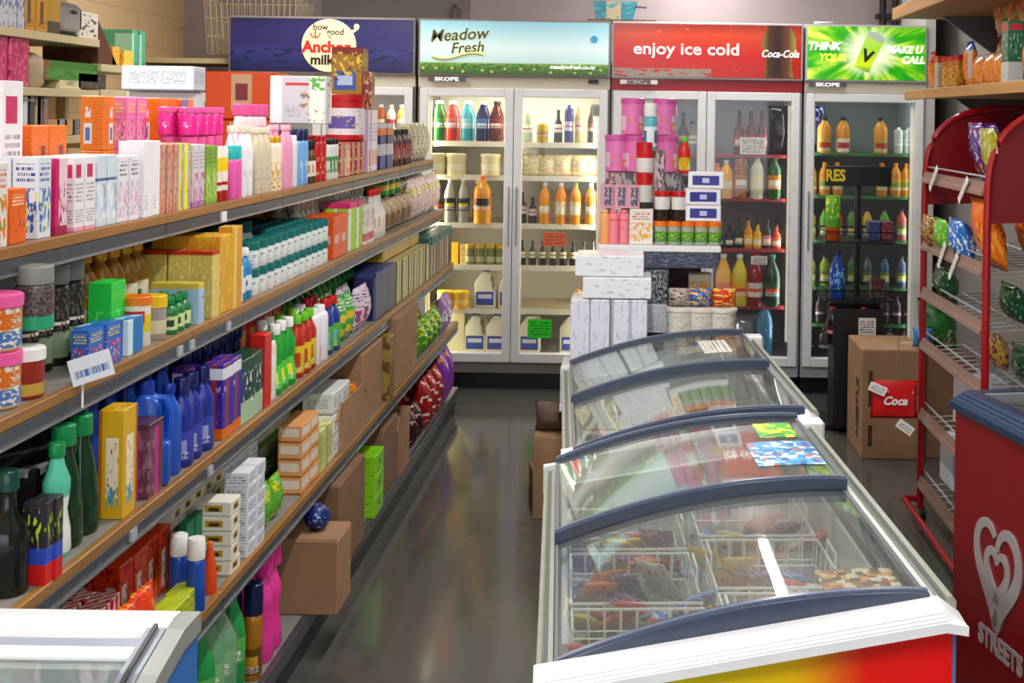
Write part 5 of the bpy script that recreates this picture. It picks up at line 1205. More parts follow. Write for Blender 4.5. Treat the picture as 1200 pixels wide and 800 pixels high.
# pale blue header cooler, left door
for px, base, l1, cap, nm in ((520, '#1c6a20', '#2c9a30', cap_w, 'green'), (536, '#d83828', '#e86050', cap_w, 'red'), (554, '#38a8b8', '#88d8e0', cap_w, 'turquoise'), (572, '#182858', '#4878b8', cap_w, 'dark blue'), (588, '#5c1410', '#8a2820', cap_k, 'brownish red')):
    b_ = cb(.037, .245, base, l1, '#e8e8e8', cap)
    cput(b_, px, 1.455, nm + ' soft drink bottle on the top shelf of the bright cooler, left door', 'bottle', Y=7.67)
    o = dup(b_); o.location = (b_.location.x, 7.79, b_.location.z); o['label'] = nm + ' soft drink bottle standing behind the front one in the bright cooler'
tb1 = tub('yoghurt_tub', .058, .13, pm('#e8dca0', rects=[(0, 1, .3, .6, '#f4ecc8')], cyl=True), P('lid_cream', '#efe6b8', .4), lidh=.12)
for px in (522, 546, 586): cput(tb1, px, 1.255, 'cream coloured food tub on the second shelf of the bright cooler', 'tub', 'cream tubs in the bright cooler')
dk = cb(.036, .27, '#a8a898', '#20201c', '#d8d020', cap_w, 'soda', .3, .6)
for px, n_ in ((534, 'left'), (550, 'right')): cput(dk, px, .97, 'clear drink bottle with black and yellow label, %s of the pair' % n_, 'bottle')
cput(cb(.036, .26, '#302020', '#a8a8a0', '#801818', cap_w), 567, .97, 'dark cola bottle beside the large orange one', 'bottle')
cput(cb(.03, .2, '#382818', '#b84820', '#101010', cap_k), 519, .97, 'small dark bottle at the left edge of the third shelf in the bright cooler', 'bottle')
cput(cb(.055, .285, '#e8a018', '#e88c10', '#302010', cap_o, 'round', .3, .7), 576, .97, 'big orange juice bottle in the middle of the bright cooler', 'bottle', Y=7.64)
cput(carton('butter_box', .09, .06, .13, P('carton_butter', '#f0b818', .4)), 528, .72, 'yellow box on the fourth shelf of the bright cooler', 'box', rz=0)
cput(carton('butter_box', .06, .06, .12, photo('#e8c070', '#d88838', '#f0e0b8', '#a85818')), 545, .72, 'orange and cream box beside the yellow one in the bright cooler', 'box', rz=0)
oj = tub('olive_jar', .028, .125, pm('#8a9048', rects=[(0, 1, .2, .5, '#c8c898')], blot=[(0, 1, .5, 1, '#5c6430', 9, .5)], cyl=True), cap_gold, lidh=.16)
for px in (556, 568, 580, 591): cput(oj, px, .72, 'olive coloured jar in the row on the fourth shelf of the bright cooler', 'jar', 'olive jars in the bright cooler')
mk = jug('milk_jug', .13, .11, .25, P('milk_plastic', '#f2eccc', .35), cap_b, pm('#3850a8', rects=[(.1, .9, .5, .8, '#e8e8f4')]))
for px, z, w_ in ((568, .46, 'on the lower shelf of the bright cooler, left'), (596, .46, 'on the lower shelf of the bright cooler, right by the door edge'), (556, .196, 'on the cooler floor, leftmost'), (581, .196, 'on the cooler floor behind the left door, middle'), (620, .196, 'on the cooler floor just right of the door divider'), (668, .196, 'on the cooler floor near the green note'), (690, .196, 'on the cooler floor at the far right')):
    cput(mk, px, z, 'cream milk jug ' + w_, 'milk jug', rz=0)
sp_t = tub('margarine_tub', .05, .105, pm('#e8b028', rects=[(0, 1, .3, .6, '#f0d060')], cyl=True), cap_y, lidh=.14)
for px in (532, 550): cput(sp_t, px, .46, 'yellow margarine tub on the lower shelf of the bright cooler', 'tub', 'margarine tubs in the bright cooler')
cput(carton('cream_carton', .11, .07, .26, P('carton_cream', '#f0e6b0', .4)), 533, .196, 'pale yellow carton on the cooler floor behind the left door', 'carton', rz=0)
# right door
for px, r_, h_, base, l1, cap, sh, nm in ((624, .032, .19, '#c8d8b0', '#f0f4e8', cap_w, 'jar', 'pale green bottle'), (642, .034, .12, '#c8a818', '#b89010', cap_y, 'jar', 'mustard yellow jar'), (659, .026, .2, '#201c18', '#f0ece0', cap_k, 'wine', 'dark bottle with white label'), (672, .028, .23, '#2c2c80', '#c8c8f0', cap_b, 'straight', 'blue and red tin bottle'), (684, .028, .24, '#d8b880', '#e8d0a0', cap_w, 'soda', 'beige drink bottle'), (699, .028, .22, '#38281c', '#5c4030', cap_k, 'soda', 'dark brown bottle')):
    cput(cb(r_, h_, base, l1, '#b03040', cap, sh), px, 1.455, nm + ' on the top shelf of the bright cooler, right door', 'bottle')
for i, px in enumerate((622, 641, 660, 679, 696)):
    fb_ = pouch('noodle_bag', .12, .1, .13, pm('#e0c888', blot=[(0, 1, 0, 1, '#f4ecc0', 6, .5), (0, 1, 0, 1, '#b89048', 7, .66)], rough=.3), seed=30 + i) if i == 0 else fb_
    cput(fb_, px, 1.255, 'crumpled pale noodle bag in the row behind the right door of the bright cooler', 'bag', 'noodle bags in the bright cooler', rz=.1 * (i % 3) - .1)
for px, h_, nm in ((617, .19, 'leftmost'), (629, .16, 'next to it')):
    cput(cb(.026, h_, '#382820', '#d8c8c0', '#7c3838', cap_k, 'wine'), px, .97, 'small dark bottle behind the right door, ' + nm, 'bottle')
for px, c, n_ in ((645, '#e8a018', 'with yellow label'), (664, '#e8a840', 'with cream label'), (681, '#e8a840', 'with cream label and green cap'), (699, '#c88828', 'half hidden by the door frame')):
    cput(cb(.036, .25, '#ee9418', c if c != '#e8a840' else '#f0d8a0', '#f8f0d8', cap_lg if 'green' in n_ else cap_w, 'round', .25, .6), px, .97, 'orange juice bottle ' + n_, 'bottle')
bt = cb(.022, .15, '#1c1814', '#e8dca0', '#302818', cap_k, 'wine')
for px in (616, 628, 640, 652, 664, 676, 688, 699): cput(bt, px, .72, 'small black bottle with cream label in the row above the empty shelf', 'bottle', 'small black bottles in the bright cooler')
cput(cb(.035, .12, '#c88828', '#e8c060', '#3c6a28', cap_o, 'jar'), 684, .46, 'orange tub on the nearly empty shelf of the bright cooler', 'tub')
# slice of the dark blue header cooler
for px, c, c2, nm in ((452, '#b8581c', '#f0e0c0', 'orange'), (464, '#f0e8d8', '#c83838', 'white and red'), (476, '#d8b838', '#f4f0e0', 'yellow'), (440, '#8a3828', '#e0c0a0', 'brown')):
    cput(cb(.03, .2, c, c2, '#806040', cap_w, 'round'), px, 1.47, nm + ' bottle seen in the blue header cooler above the shelf goods', 'bottle')
# red header cooler
for px, h_, c, c2, nm in ((792, .26, '#f0c010', '#e8a810', 'yellow'), (806, .25, '#241820', '#503040', 'dark'), (817, .2, '#8a8a88', '#c8c8c4', 'grey')):
    cput(cb(.03, h_, c, c2, '#c03020', cap_k if c != '#f0c010' else cap_y, 'wine'), px, 1.40, nm + ' bottle behind the left door of the red header cooler', 'bottle')
wn = cb(.032, .27, '#5c0c14', '#a02028', '#d8c0b0', cap_k, 'wine', .2, .5)
for px in (872, 886, 899): cput(wn, px, 1.40, 'dark red bottle in the group above the paper note', 'bottle', 'dark red bottles in the red header cooler')
cput(pouch('black_bag', .14, .12, .3, P('bag_black_gloss', '#141418', .12), seed=44), 915, 1.40, 'black glossy bag in the top right of the red header cooler', 'bag', rz=0)
for px, h_, c, c2, cap, sh, nm in ((848, .21, '#d87c10', '#e89820', cap_o, 'round', 'orange bottle at the left'), (859, .23, '#f0a818', '#f0c038', cap_w, 'round', 'yellow orange bottle'), (876, .26, '#a05c10', '#c07818', cap_o, 'jar', 'big amber bottle'), (895, .26, '#d8d8b8', '#f0e8a0', cap_w, 'round', 'milky white bottle'), (915, .26, '#18581c', '#d87818', cap_g, 'round', 'dark green bottle with orange label')):
    cput(cb(.042, h_, c, c2, '#f0e8d0', cap, sh, .25, .6), px, 1.14, nm + ' on the second shelf of the red header cooler', 'bottle')
for px, h_, c, c2, nm in ((848, .14, '#182858', '#304888', 'navy'), (860, .15, '#101828', '#304058', 'near black'), (871, .19, '#10281c', '#205030', 'dark green'), (882, .19, '#c88810', '#f0b818', 'golden'), (893, .16, '#e0a818', '#f0d048', 'yellow'), (904, .18, '#38402c', '#d87888', 'pink labelled'), (915, .15, '#c84818', '#e87828', 'red orange')):
    cput(cb(.028, h_, c, c2, '#f0e0c0', cap_k, 'wine', .15, .5), px, .84, nm + ' small bottle on the middle shelf of the red header cooler', 'bottle')
for px, c, c2, cap, nm in ((857, '#f0b010', '#f07818', cap_w, 'yellow drink bottle with orange label'), (876, '#d8c838', '#f0b818', cap_w, 'pale yellow drink bottle'), (894, '#881018', '#d8d0c8', cap_r, 'red drink bottle with white label'), (914, '#183c20', '#285830', cap_g, 'dark green drink bottle')):
    cput(cb(.05, .31, c, c2, '#e84818', cap, 'soda', .2, .5), px, .50, nm + ' on the low shelf of the red header cooler', 'bottle')
cput(bottle('water_bottle', .05, .34, pm('#3c7898', blot=[(0, 1, 0, 1, '#5898b8', 4, .55)], cyl=True, rough=.1), cap_b, 1, 'soda', .06, .35), 905, .196, 'big blue water bottle on the floor of the red header cooler', 'bottle')
cput(pouch('ice_bag', .26, .16, .26, P('bag_silver_film', '#8a9498', .15, .4), seed=45), 868, .196, 'silvery bag on the floor of the red header cooler', 'bag', rz=0)
cput(pouch('ice_bag', .3, .16, .26, P('bag_silver_film', '#8a9498', .15, .4), seed=46), 775, .196, 'silvery bag behind the display stand in the red header cooler', 'bag', rz=0)
# green header cooler
for px, nm in ((974, 'leftmost'), (996, 'second, with a white label'), (1040, 'right, beside the price tags')):
    cput(bottle('juice_bottle', .043, .22, lab('#e09828', '#c8a840' if px != 996 else '#f0e8d0', '#c03820', .05, .45, rough=.15), cap_k, 1, 'round', .1, .45), px, 1.42, 'orange juice bottle, top shelf of the green header cooler, ' + nm, 'bottle')
cput(pouch('blue_bag', .12, .1, .28, pm('#182058', blot=[(0, 1, 0, 1, '#98a0c8', 6, .6)], rough=.15), seed=47), 956, 1.42, 'dark blue bag in the top left corner of the green header cooler', 'bag', rz=0)
gl3 = cb(.028, .16, '#b8c0bc', '#c8d0cc', '#a0a8a4', cap_w, 'straight')
for px in (1058, 1070): cput(gl3, px, 1.42, 'pale clear cup bottle at the right of the top shelf', 'bottle', 'pale clear bottles in the green header cooler')
am = cb(.035, .2, '#c88018', '#d89830', '#78a030', cap_o, 'round', .2, .6)
for px in (957, 973, 988, 1040, 1056, 1069): cput(am, px, 1.165, 'amber juice bottle on the second shelf of the green header cooler', 'bottle', 'amber juice bottles in the green header cooler')
for z, cols in ((.90, ('#b8902c', '#58902c', '#a8442c', '#508c38', '#c8a838', '#58983c', '#a84838')), (.62, ('#8a9828', '#789020', '#486828', '#386838', '#485c68', '#385878', '#384868'))):
    for i, px in enumerate((956, 972, 988, 1004, 1022, 1042, 1062)):
        nm = ('orange', 'green', 'rust', 'leaf green', 'mustard', 'grass green', 'brick red')[i] if z == .9 else ('lime', 'olive', 'moss', 'bottle green', 'slate', 'steel blue', 'dusk blue')[i]
        cput(cb(.031, .19, cols[i], '#607850', '#d8c060', cap_k, 'round', .2, .55), px, z, nm + ' bottle on the %s shelf of the green header cooler' % ('third' if z == .9 else 'fourth'), 'bottle')
dkb = cb(.03, .17, '#2c1418', '#48202c', '#684048', cap_k, 'round')
for px in (952, 966, 980, 1042, 1056, 1070): cput(dkb, px, .40, 'dark berry coloured bottle low in the green header cooler', 'bottle', 'dark berry bottles in the green header cooler')
dlb = cb(.045, .19, '#181414', '#301c18', '#40302c', cap_k, 'round')
for px in (954, 975, 1050, 1068): cput(dlb, px, .196, 'black bottle on the floor of the green header cooler', 'bottle', 'black bottles on the floor of the green header cooler')

# ------------------------------------------------------------------ display stand behind the island freezers
DY = 5.42
def dx_(px, py=250, Y=DY): return ((px - 746) + (py - 137) * .015) * Y / 1500
D = empty('display_stand', (.11, DY, 0)); tag(D, 'white topped display stand with black patterned post behind the island freezers', 'display stand')
def dp(name, x0, x1, y0, y1, z0, z1, mat, par=None, bev=0):
    bm = B(); bx(bm, x0 - .11, x1 - .11, y0 - DY, y1 - DY, z0, z1, bev=bev); return new_obj(name, bm, mat, par or D)
pattern = pm('#23242e', blot=[(0, 1, 0, 1, '#8a8e9c', 14, .56), (0, 1, 0, 1, '#c8ccd8', 20, .66)], rough=.3)
dp('counter_top', -.155, .365, DY - .02, DY + .33, 1.052, 1.078, white, bev=.003)
dp('fascia', -.14, .352, DY - .012, DY + .30, .985, 1.051, pm('#34384a', blot=[(0, 1, 0, 1, '#6a7088', 9, .55)], rough=.2))
post = dp('post', .042, .148, DY + .0, DY + .1, .47, .984, black)
dp('post_panel', .05, .14, DY - .004, DY - .0005, .71, .975, pm('#17171f', blot=[(0, 1, .45, 1, '#a8acb8', 13, .52)], rects=[(0, 1, 0, .45, '#e6e8ee')], text=[(.05, .95, .03, .42, '#9aa0b0', 9)]), post)
dp('lower_deck', -.29, .5, DY - .33, DY + .33, .445, .47, white)
for xx in (-.2, .46):
    for yy in (DY - .32, DY + .29): dp('leg', xx, xx + .03, yy, yy + .03, 0, .444, grey_metal)
dp('back_board', .1, .3, DY + .31, DY + .33, .47, .984, P('dark_board', '#38201c', .5))
dp('side_board', -.14, -.12, DY + .0, DY + .3, .47, .984, white)
dz = .471
wc = open_box('white_carton', .078, .2, .27, pm('#dde1ee', blot=[(0, 1, 0, 1, '#c4c8d6', 5, .58)], rough=.25), tape=False)
YW = DY - .30
for i, (pa, pb) in enumerate(((670, 689), (693, 713), (722, 738), (739, 755))):
    x = (dx_(pa, 380, YW) + dx_(pb, 380, YW)) / 2
    ht = .88 if i < 2 else .885
    place(wc, x, YW, .615, 0, 'upright white shrink wrapped carton behind the freezer, %s of four' % ('leftmost', 'second', 'third', 'rightmost')[i], 'carton')
place(open_box('white_carton', .4, .24, .14, pm('#d4d8e4', rough=.3), tape=False), -.09, YW - .005, .472, 0, 'low wide white carton under the four upright ones', 'carton')
wl = open_box('white_carton', .275, .2, .082, pm('#e9ebf2', blot=[(0, 1, 0, 1, '#c8ccd8', 4, .6)], rough=.25), tape=False)
place(wl, dx_(723, 340, YW), YW, .892, 0, 'long white carton lying across the upright ones', 'carton')
place(wl, dx_(720, 318, YW) - .02, YW + .01, .979, 0, 'topmost long white carton beside the black fascia', 'carton')
bk_ = tub('food_bucket', .058, .12, pm('#ded8cf', blot=[(0, 1, .3, .9, '#c8bfb4', 4, .58)], cyl=True), P('lid_white', '#e2ddd2', .4), flare=1.12, lidh=.1)
for i, px in enumerate((797, 822, 847)):
    x = dx_(px, 370, DY - .2)
    place(open_box('white_carton', .13, .14, .25, P('plain_white_card', '#b9b2a8', .7), tape=False), x, DY - .25, .471, 0, 'plain pale carton carrying the %s white bucket' % ('left', 'middle', 'right')[i], 'carton')
    place(bk_, x, DY - .24, .726, 0, 'white bucket beside the black patterned post, %s of three' % ('left', 'middle', 'right')[i], 'bucket')
for i, (px, c, c2, nm) in enumerate(((795, '#b0a8a0', '#702838', 'grey'), (818, '#2c58a8', '#e8c030', 'blue and yellow'), (845, '#c83020', '#e8d030', 'red and yellow'))):
    place(pouch('snack_packet', .1, .07, .075, pm(c, blot=[(0, 1, 0, 1, c2, 6, .55)], rough=.3), seed=50 + i), dx_(px, 345), DY - .21, .848, 0, nm + ' packet lying on a white bucket', 'packet')
place(carton('biscuit_box', .1, .08, .09, photo('#d8c8a8', '#e0a028', '#c83020', '#f0e0b0')), dx_(822, 330), DY + .1, .858, 0, 'orange and cream box in the dark recess behind the buckets', 'box')
place(open_box('cardboard_carton', .16, .14, .385, card_d, tape=False), dx_(822, 330), DY + .08, .471, 0, 'dark brown carton in the recess behind the buckets', 'box')
# goods on the counter
zc = 1.079
def dput(src, px, z, label, cat, group=None, Y=DY + .02, rz=0): return place(src, dx_(px, 137 + (EYE - z) * 277, Y), Y, z, rz, label, cat, group)
fr1 = bottle('lotion_bottle', .022, .145, pm('#f08898', rects=[(0, 1, .75, .8, '#e85868')], cyl=True), P('cap_salmon', '#e87888', .35), .9, 'straight', .1, .8)
for px, n_ in ((719, 'middle'), (731, 'right')): dput(fr1, px, zc, 'pink bottle in the front row of the counter, ' + n_, 'bottle', 'pink bottles on the counter')
dput(bottle('lotion_bottle', .022, .145, pm('#f0a868', cyl=True), P('cap_peach', '#f0b078', .35), .9, 'straight', .1, .8), 708, zc, 'peach coloured bottle at the left end of the counter', 'bottle')
dput(carton('cereal_carton', .1, .05, .15, photo('#e8e0d8', '#e8b018', '#d88818', '#a85828')), 751, zc, 'white carton with yellow fruit picture on the counter', 'carton')
jr = tub('pickle_jar', .029, .1, pm('#a8b0a0', rects=[(0, 1, .15, .7, '#4c9c38')], blot=[(0, 1, .1, .8, '#f0e838', 6, .58), (0, 1, 0, .4, '#2858a0', 7, .6)], cyl=True), cap_o, lidh=.2)
for px in (774, 790, 806, 822, 838): dput(jr, px, zc, 'jar with orange lid in the row along the counter', 'jar', 'orange lidded jars on the counter')
fig = carton('picture_box', .055, .05, .1, pm('#d898a8', rects=[(.3, .9, .1, .9, '#585068')], blot=[(.3, .9, .1, .9, '#b8a8b0', 4, .55)]))
for i, px in enumerate((711, 727, 742)): dput(fig, px, zc + .151, 'pink edged box with grey picture, %s of three' % ('left', 'middle', 'right')[i], 'box', Y=DY + .03)
dput(tub('salt_tub', .035, .15, pm('#d8d8d0', rects=[(0, 1, .75, 1, '#c82020'), (0, 1, 0, .2, '#303030')], cyl=True), cap_r, lidh=.12), 755, zc + .152, 'white tub with red lid above the fruit carton', 'tub', Y=DY + .03)
dput(tub('salt_tub', .038, .13, pm('#f0ece8', rects=[(0, 1, .6, 1, '#d02020')], cyl=True), cap_r, lidh=.2), 756, zc + .304, 'second white tub with red lid, on top of the first', 'tub', Y=DY + .03)
cfe = tub('coffee_jar', .034, .125, pm('#241818', rects=[(0, 1, .45, .95, '#e8e4e0')], blot=[(0, 1, 0, .45, '#48302c', 5, .55)], cyl=True), cap_r, lidh=.14)
for px in (776, 796): dput(cfe, px, zc + .101, 'dark coffee jar with white label standing on the orange lidded jars', 'jar', 'coffee jars on the counter')
bxs = carton('tissue_box', .15, .09, .068, pm('#f0eef4', rects=[(.12, .88, .2, .8, '#2c2c90'), (.4, .6, .35, .65, '#c8c8e8')]))
for k in range(3): dput(bxs, 824 + (k == 2) * 3, zc + .101 + k * .07, 'white and blue flat box, %s of three stacked' % ('lowest', 'middle', 'topmost')[k], 'box', Y=DY + .03, rz=(0, .06, -.05)[k])
pk = tub('powder_tub', .05, .16, pm('#e87cc0', rects=[(.2, .8, .15, .6, '#e8c8dc')], blot=[(0, 1, .1, .5, '#e88838', 5, .6)], cyl=True), P('lid_pink_dark', '#d45ca8', .35), lidh=.14)
dput(carton('stock_carton', .1, .1, .15, pm('#c0a0a0', blot=[(0, 1, 0, 1, '#784848', 5, .55)])), 722, zc + .151, 'muted pink carton behind the picture boxes', 'carton', Y=DY + .16)
dput(pk, 722, zc + .302, 'pink powder tub, leftmost and lowest', 'tub', Y=DY + .14)
for px, w_ in ((744, 'left'), (781, 'right')):
    dput(carton('stock_carton', .12, .1, .3, pm('#a0a0a0', blot=[(0, 1, 0, 1, '#58484c', 5, .5), (0, 1, 0, 1, '#d8a038', 6, .66)])), px, zc, 'tall grey patterned carton under the %s pair of pink tubs' % w_, 'carton', Y=DY + .15)
    dput(pk, px, zc + .301, 'pink powder tub, lower one of the %s pair' % w_, 'tub', Y=DY + .15)
for px, w_ in ((741, 'left'), (779, 'right')):
    dput(pk, px, zc + .463, 'pink powder tub, topmost of the %s pair' % w_, 'tub', Y=DY + .15)
dput(bottle('toner_bottle', .028, .2, lab('#58b8c0', '#e8f0f4', '#2888a0', .1, .7), cap_w, .9, 'straight', .28, .95), 762, zc + .40, 'white capped turquoise bottle between the pink tubs', 'bottle', Y=DY + .04)
dput(carton('stock_carton', .08, .06, .24, pm('#c8b8b8', blot=[(0, 1, 0, 1, '#684848', 5, .5)])), 767, zc + .16, 'slim mottled carton under the turquoise bottle', 'carton', Y=DY + .10)
dput(bottle('sauce_bottle', .026, .16, lab('#d02818', '#d8a818', '#e8e038', .1, .5), cap_lg, 1, 'round', .14, .5), 802, zc + .30, 'red and yellow bottle with green cap right of the pink tubs', 'bottle', Y=DY + .1)
dput(carton('stock_carton', .07, .08, .29, pm('#706868', blot=[(0, 1, 0, 1, '#303038', 5, .5), (0, 1, 0, 1, '#b8a088', 6, .62)])), 803, zc, 'tall dark patterned carton under the red and yellow bottle', 'carton', Y=DY + .16)

# ------------------------------------------------------------------ black merchandising stand, big carton, oddments near the green cooler
MY = 6.85
M = empty('merchandiser', (1.19, MY, 0)); tag(M, 'black pole merchandiser with yellow letters on its header in front of the green cooler', 'display stand')
def mp(name, x0, x1, y0, y1, z0, z1, mat, par=None, bev=0):
    bm = B(); bx(bm, x0 - 1.19, x1 - 1.19, y0 - MY, y1 - MY, z0, z1, bev=bev); return new_obj(name, bm, mat, par or M)
bm = B(); tube(bm, [(0, 0, .02), (0, 0, 1.32)], .017, 10); new_obj('pole', bm, P('pole_black', '#141418', .3), M)
hd = mp('header', 1.01, 1.365, MY - .025, MY - .018, 1.27, 1.375, black, bev=.002)
text('lettering', 'RES', .085, P('sign_yellow_flat', '#e8c818', .4), XZ(1.065 - 1.19, -.026, 1.322), hd, bold=.003, xs=.8)
for z, lbl in ((.985, 'tray'), (.68, 'tray')):
    t_ = mp('tray', 1.0, 1.36, MY - .16, MY + .16, z - .012, z, black)
    bm = B(); tube(bm, [(-.19, -.16, z + .05), (.17, -.16, z + .05), (.17, .16, z + .05), (-.19, .16, z + .05)], .004, 6, closed=True)
    for xx, yy in ((-.19, -.16), (.17, -.16), (.17, .16), (-.19, .16), (-.01, -.16)): tube(bm, [(xx, yy, z - .01), (xx, yy, z + .05)], .003, 5)
    new_obj('tray_rail', bm, P('pole_black', '#141418', .3), t_)
mp('base', 1.0, 1.38, MY - .17, MY + .17, 0, .03, black, bev=.004)
place(can('crisp_tube', .038, .235, pm('#58b028', rects=[(0, 1, .0, .3, '#c85818')], blot=[(0, 1, .5, .95, '#e8e838', 5, .56), (0, 1, .4, .8, '#1c6828', 6, .62)], cyl=True), P('lid_lime', '#a8c838', .4)), 1.08, MY - .1, .986, RZ, 'green crisp tube on the upper tray of the black stand', 'crisp tube')
place(bottle('water_bottle', .042, .25, pm('#18489c', blot=[(0, 1, .2, .7, '#78b0e8', 5, .55)], cyl=True, rough=.1), cap_n, 1, 'soda', .08, .4), 1.11, MY - .12, .681, RZ, 'blue water bottle on the lower tray of the black stand', 'bottle')
for i, (x, z, c) in enumerate(((1.27, .986, '#304878'), (1.33, .986, '#782838'), (1.29, .681, '#58302c'))):
    place(carton('snack_box', .07, .07, .1, pm(c, blot=[(0, 1, 0, 1, '#a0a0a8', 6, .62)])), x, MY - .08, z, 0, ('navy snack box on the upper tray right of the pole', 'maroon snack box at the right end of the upper tray', 'brown snack box on the lower tray')[i], 'box')
cr = open_box('black_crate', .26, .2, .195, P('crate_black', '#141316', .45), closed=False, flaps=False)
place(cr, 1.16, MY - .25, .452, 0, 'black crate with a white price tag below the black stand', 'crate')
bm = B(); bx(bm, .0, .09, -.0015, 0, .06, .15); new_obj('price_tag', bm, pm('#e8e6e0', text=[(.1, .9, .15, .85, '#38383c', 3)], rough=.6), cr)
for i, x in enumerate((1.07, 1.23)):
    place(bottle('cola_bottle', .035, .19, lab('#181010', '#701418', '#201010', .3, .55, rough=.12), cap_r, 1, 'soda', .07, .4), x, MY - .2, .458, RZ, 'dark cola bottle in the black crate, %s one' % ('left', 'right')[i], 'bottle')
place(open_box('black_crate', .25, .2, .415, P('crate_black', '#141316', .45), closed=True, tape=False), 1.16, MY - .25, .031, 0, 'tall black box under the black crate', 'crate')
nc = open_box('cardboard_carton', .3, .42, .52, card)
place(nc, 1.25, 6.13, 0, 0, 'large brown cardboard carton with dark side print on the floor before the cooler', 'box')
ink = P('carton_ink', '#4c3018', .7)
text('lettering', 'NESTLE', .085, ink, Matrix.Translation((-.1515, .12, .22)) @ Matrix.Rotation(-PI / 2, 4, 'Z') @ Matrix.Rotation(PI / 2, 4, 'X') @ Matrix.Rotation(PI / 2, 4, 'Z'), nc, bold=.003)
for q_ in ((-.02, 0, .2, .3), (-.12, -.10, .25, .42), (-.12, -.10, .06, .16)):
    bm = B(); bx(bm, q_[0], q_[1], -.0012, -.0002, q_[2], q_[3]); new_obj('carton_print', bm, ink, nc)
# promotional bag hung on the rack post
sgp = empty('promo_bag', (1.135, 5.05, .765)); tag(sgp, 'red promotional packet with white script hanging in front of the big carton', 'packet')
o = pouch('packet_body', .19, .02, .15, pm('#c81418', blot=[(0, 1, 0, 1, '#e8a0a0', 5, .72)], rough=.3), seed=70); o.parent = sgp; o.location = (-.1, 0, -.32)
text('lettering', 'Coca', .045, P('script_white', '#f0e8e8', .5), XZ(-.1, -.004, -.25), sgp, shear=.3, bold=.0015)
for k, (x, z, a) in enumerate(((-.17, -.2, .4), (-.06, -.35, .6))):
    bm = B(); bx(bm, -.035, .035, -.002, 0, -.018, .018); o = new_obj('paper_tag', bm, pm('#eceae6', text=[(.1, .9, .2, .8, '#505058', 2)], rough=.6), sgp); o.location = (x, -.012, z); o.rotation_euler = (0, a, 0)
bm = B(); tube(bm, [(-.1, .005, -.18), (-.08, .02, .0)], .002, 5); new_obj('string', bm, P('string_grey', '#6a6a68', .6), sgp)
place(pouch('green_sack', .2, .14, .25, pm('#2c7830', blot=[(0, 1, 0, .4, '#c8c8b0', 4, .5), (0, 1, 0, 1, '#184820', 5, .6)], rough=.4), seed=71), 1.5, 6.25, .5, 0, 'green and white sack above the big carton', 'bag')
place(pouch('blue_bag', .1, .08, .09, P('bag_sky', '#3078b8', .3), seed=72), 1.4, 6.15, .53, 0, 'small bright blue bag on the carton stack', 'bag')
place(open_box('cardboard_carton', .24, .3, .49, card_d, tape=False), 1.53, 6.16, 0, 0, 'dark brown carton beside the big one, under the green sack', 'box')
place(open_box('cardboard_carton', .12, .2, .33, card, closed=True, tape=False), -.335, 5.14, 0, 0, 'small brown carton on the floor left of the island freezers', 'box')
place(pouch('paper_sack', .13, .1, .12, P('paper_dark', '#5c4638', .7), seed=73), -.33, 5.17, .335, 0, 'crumpled brown bag on the small carton by the freezers', 'bag')
place(open_box('cardboard_carton', .14, .2, .10, card_d, closed=True, tape=False), -.34, 5.42, 0, .2, 'flat dark carton on the floor before the bright cooler', 'box')

# ------------------------------------------------------------------ red arched snack rack on the right
RY0, RY1, RX0, RX1 = 4.27, 5.2, 1.175, 1.66
R = empty('snack_rack', (RX0, (RY0 + RY1) / 2, 0)); tag(R, 'red arched wire snack rack with wooden looking shelf strips along the right wall', 'rack')
RM = (RY0 + RY1) / 2
def rl(x, y, z): return (x - RX0, y - RM, z)
def arch_pts(y, n=12):
    pts = [rl(RX0, y, .05), rl(RX0, y, 1.29)]
    for i in range(1, n + 1):
        a = PI - i * PI / 2 / n
        pts.append(rl(RX1 - (RX1 - RX0) * abs(math.cos(a)) ** .56 if i < n else RX1, y, 1.29 + .39 * math.sin(a) ** .56))
    return pts
for y in (RY0, RY1):
    bm = B(); tube(bm, arch_pts(y) , .014, 8); tube(bm, [rl(RX1, y, 1.68), rl(RX1 + .03, y, 1.66), rl(RX1 + .03, y, .05)], .014, 8)
    fr = new_obj('side_frame', bm, red_pl, R, smooth=True)
    bm = B(); pts = arch_pts(y)[1:]
    poly = [(p[0] + RX0 + (.010 if i == 0 else 0), p[2] - .008) for i, p in enumerate(pts)] + [(RX1 + .02, 1.67), (RX1 + .02, 1.3)]
    prism(bm, [(a - RX0, b) for a, b in poly], 'y', y - RM - .003, y - RM + .003)
    new_obj('arch_panel', bm, red_dark, fr)
bm = B(); tube(bm, [rl(RX1, RY0, 1.68), rl(RX1, RY1, 1.68)], .014, 8); new_obj('top_bar', bm, red_pl, R)
bm = B(); prism(bm, [(RX1 - .12 - RX0, 1.665), (RX1 - RX0 + .02, 1.69), (RX1 - RX0 + .02, 1.68), (RX1 - .12 - RX0, 1.655)], 'y', RY0 - RM, RY1 - RM); new_obj('roof_panel', bm, red_dark, R)
bm = B(); tube(bm, [rl(1.115, RY0 - .02, .08), rl(1.115, RY1 + .03, .08), rl(RX0 + .02, RY1 + .03, .08)], .012, 8); tube(bm, [rl(1.115, RY0 - .02, .08), rl(RX0 + .02, RY0 - .02, .08)], .012, 8); new_obj('foot_bar', bm, red_pl, R, smooth=True)
for y in (RY0 + .02, RY1 + .0):
    bm = B(); prism(bm, [(.028 * math.cos(a * PI / 8), .03 + .028 * math.sin(a * PI / 8)) for a in range(16)], 'x', .0, .02); o = new_obj('castor', bm, black, R); o.location = (0, y - RM, 0)
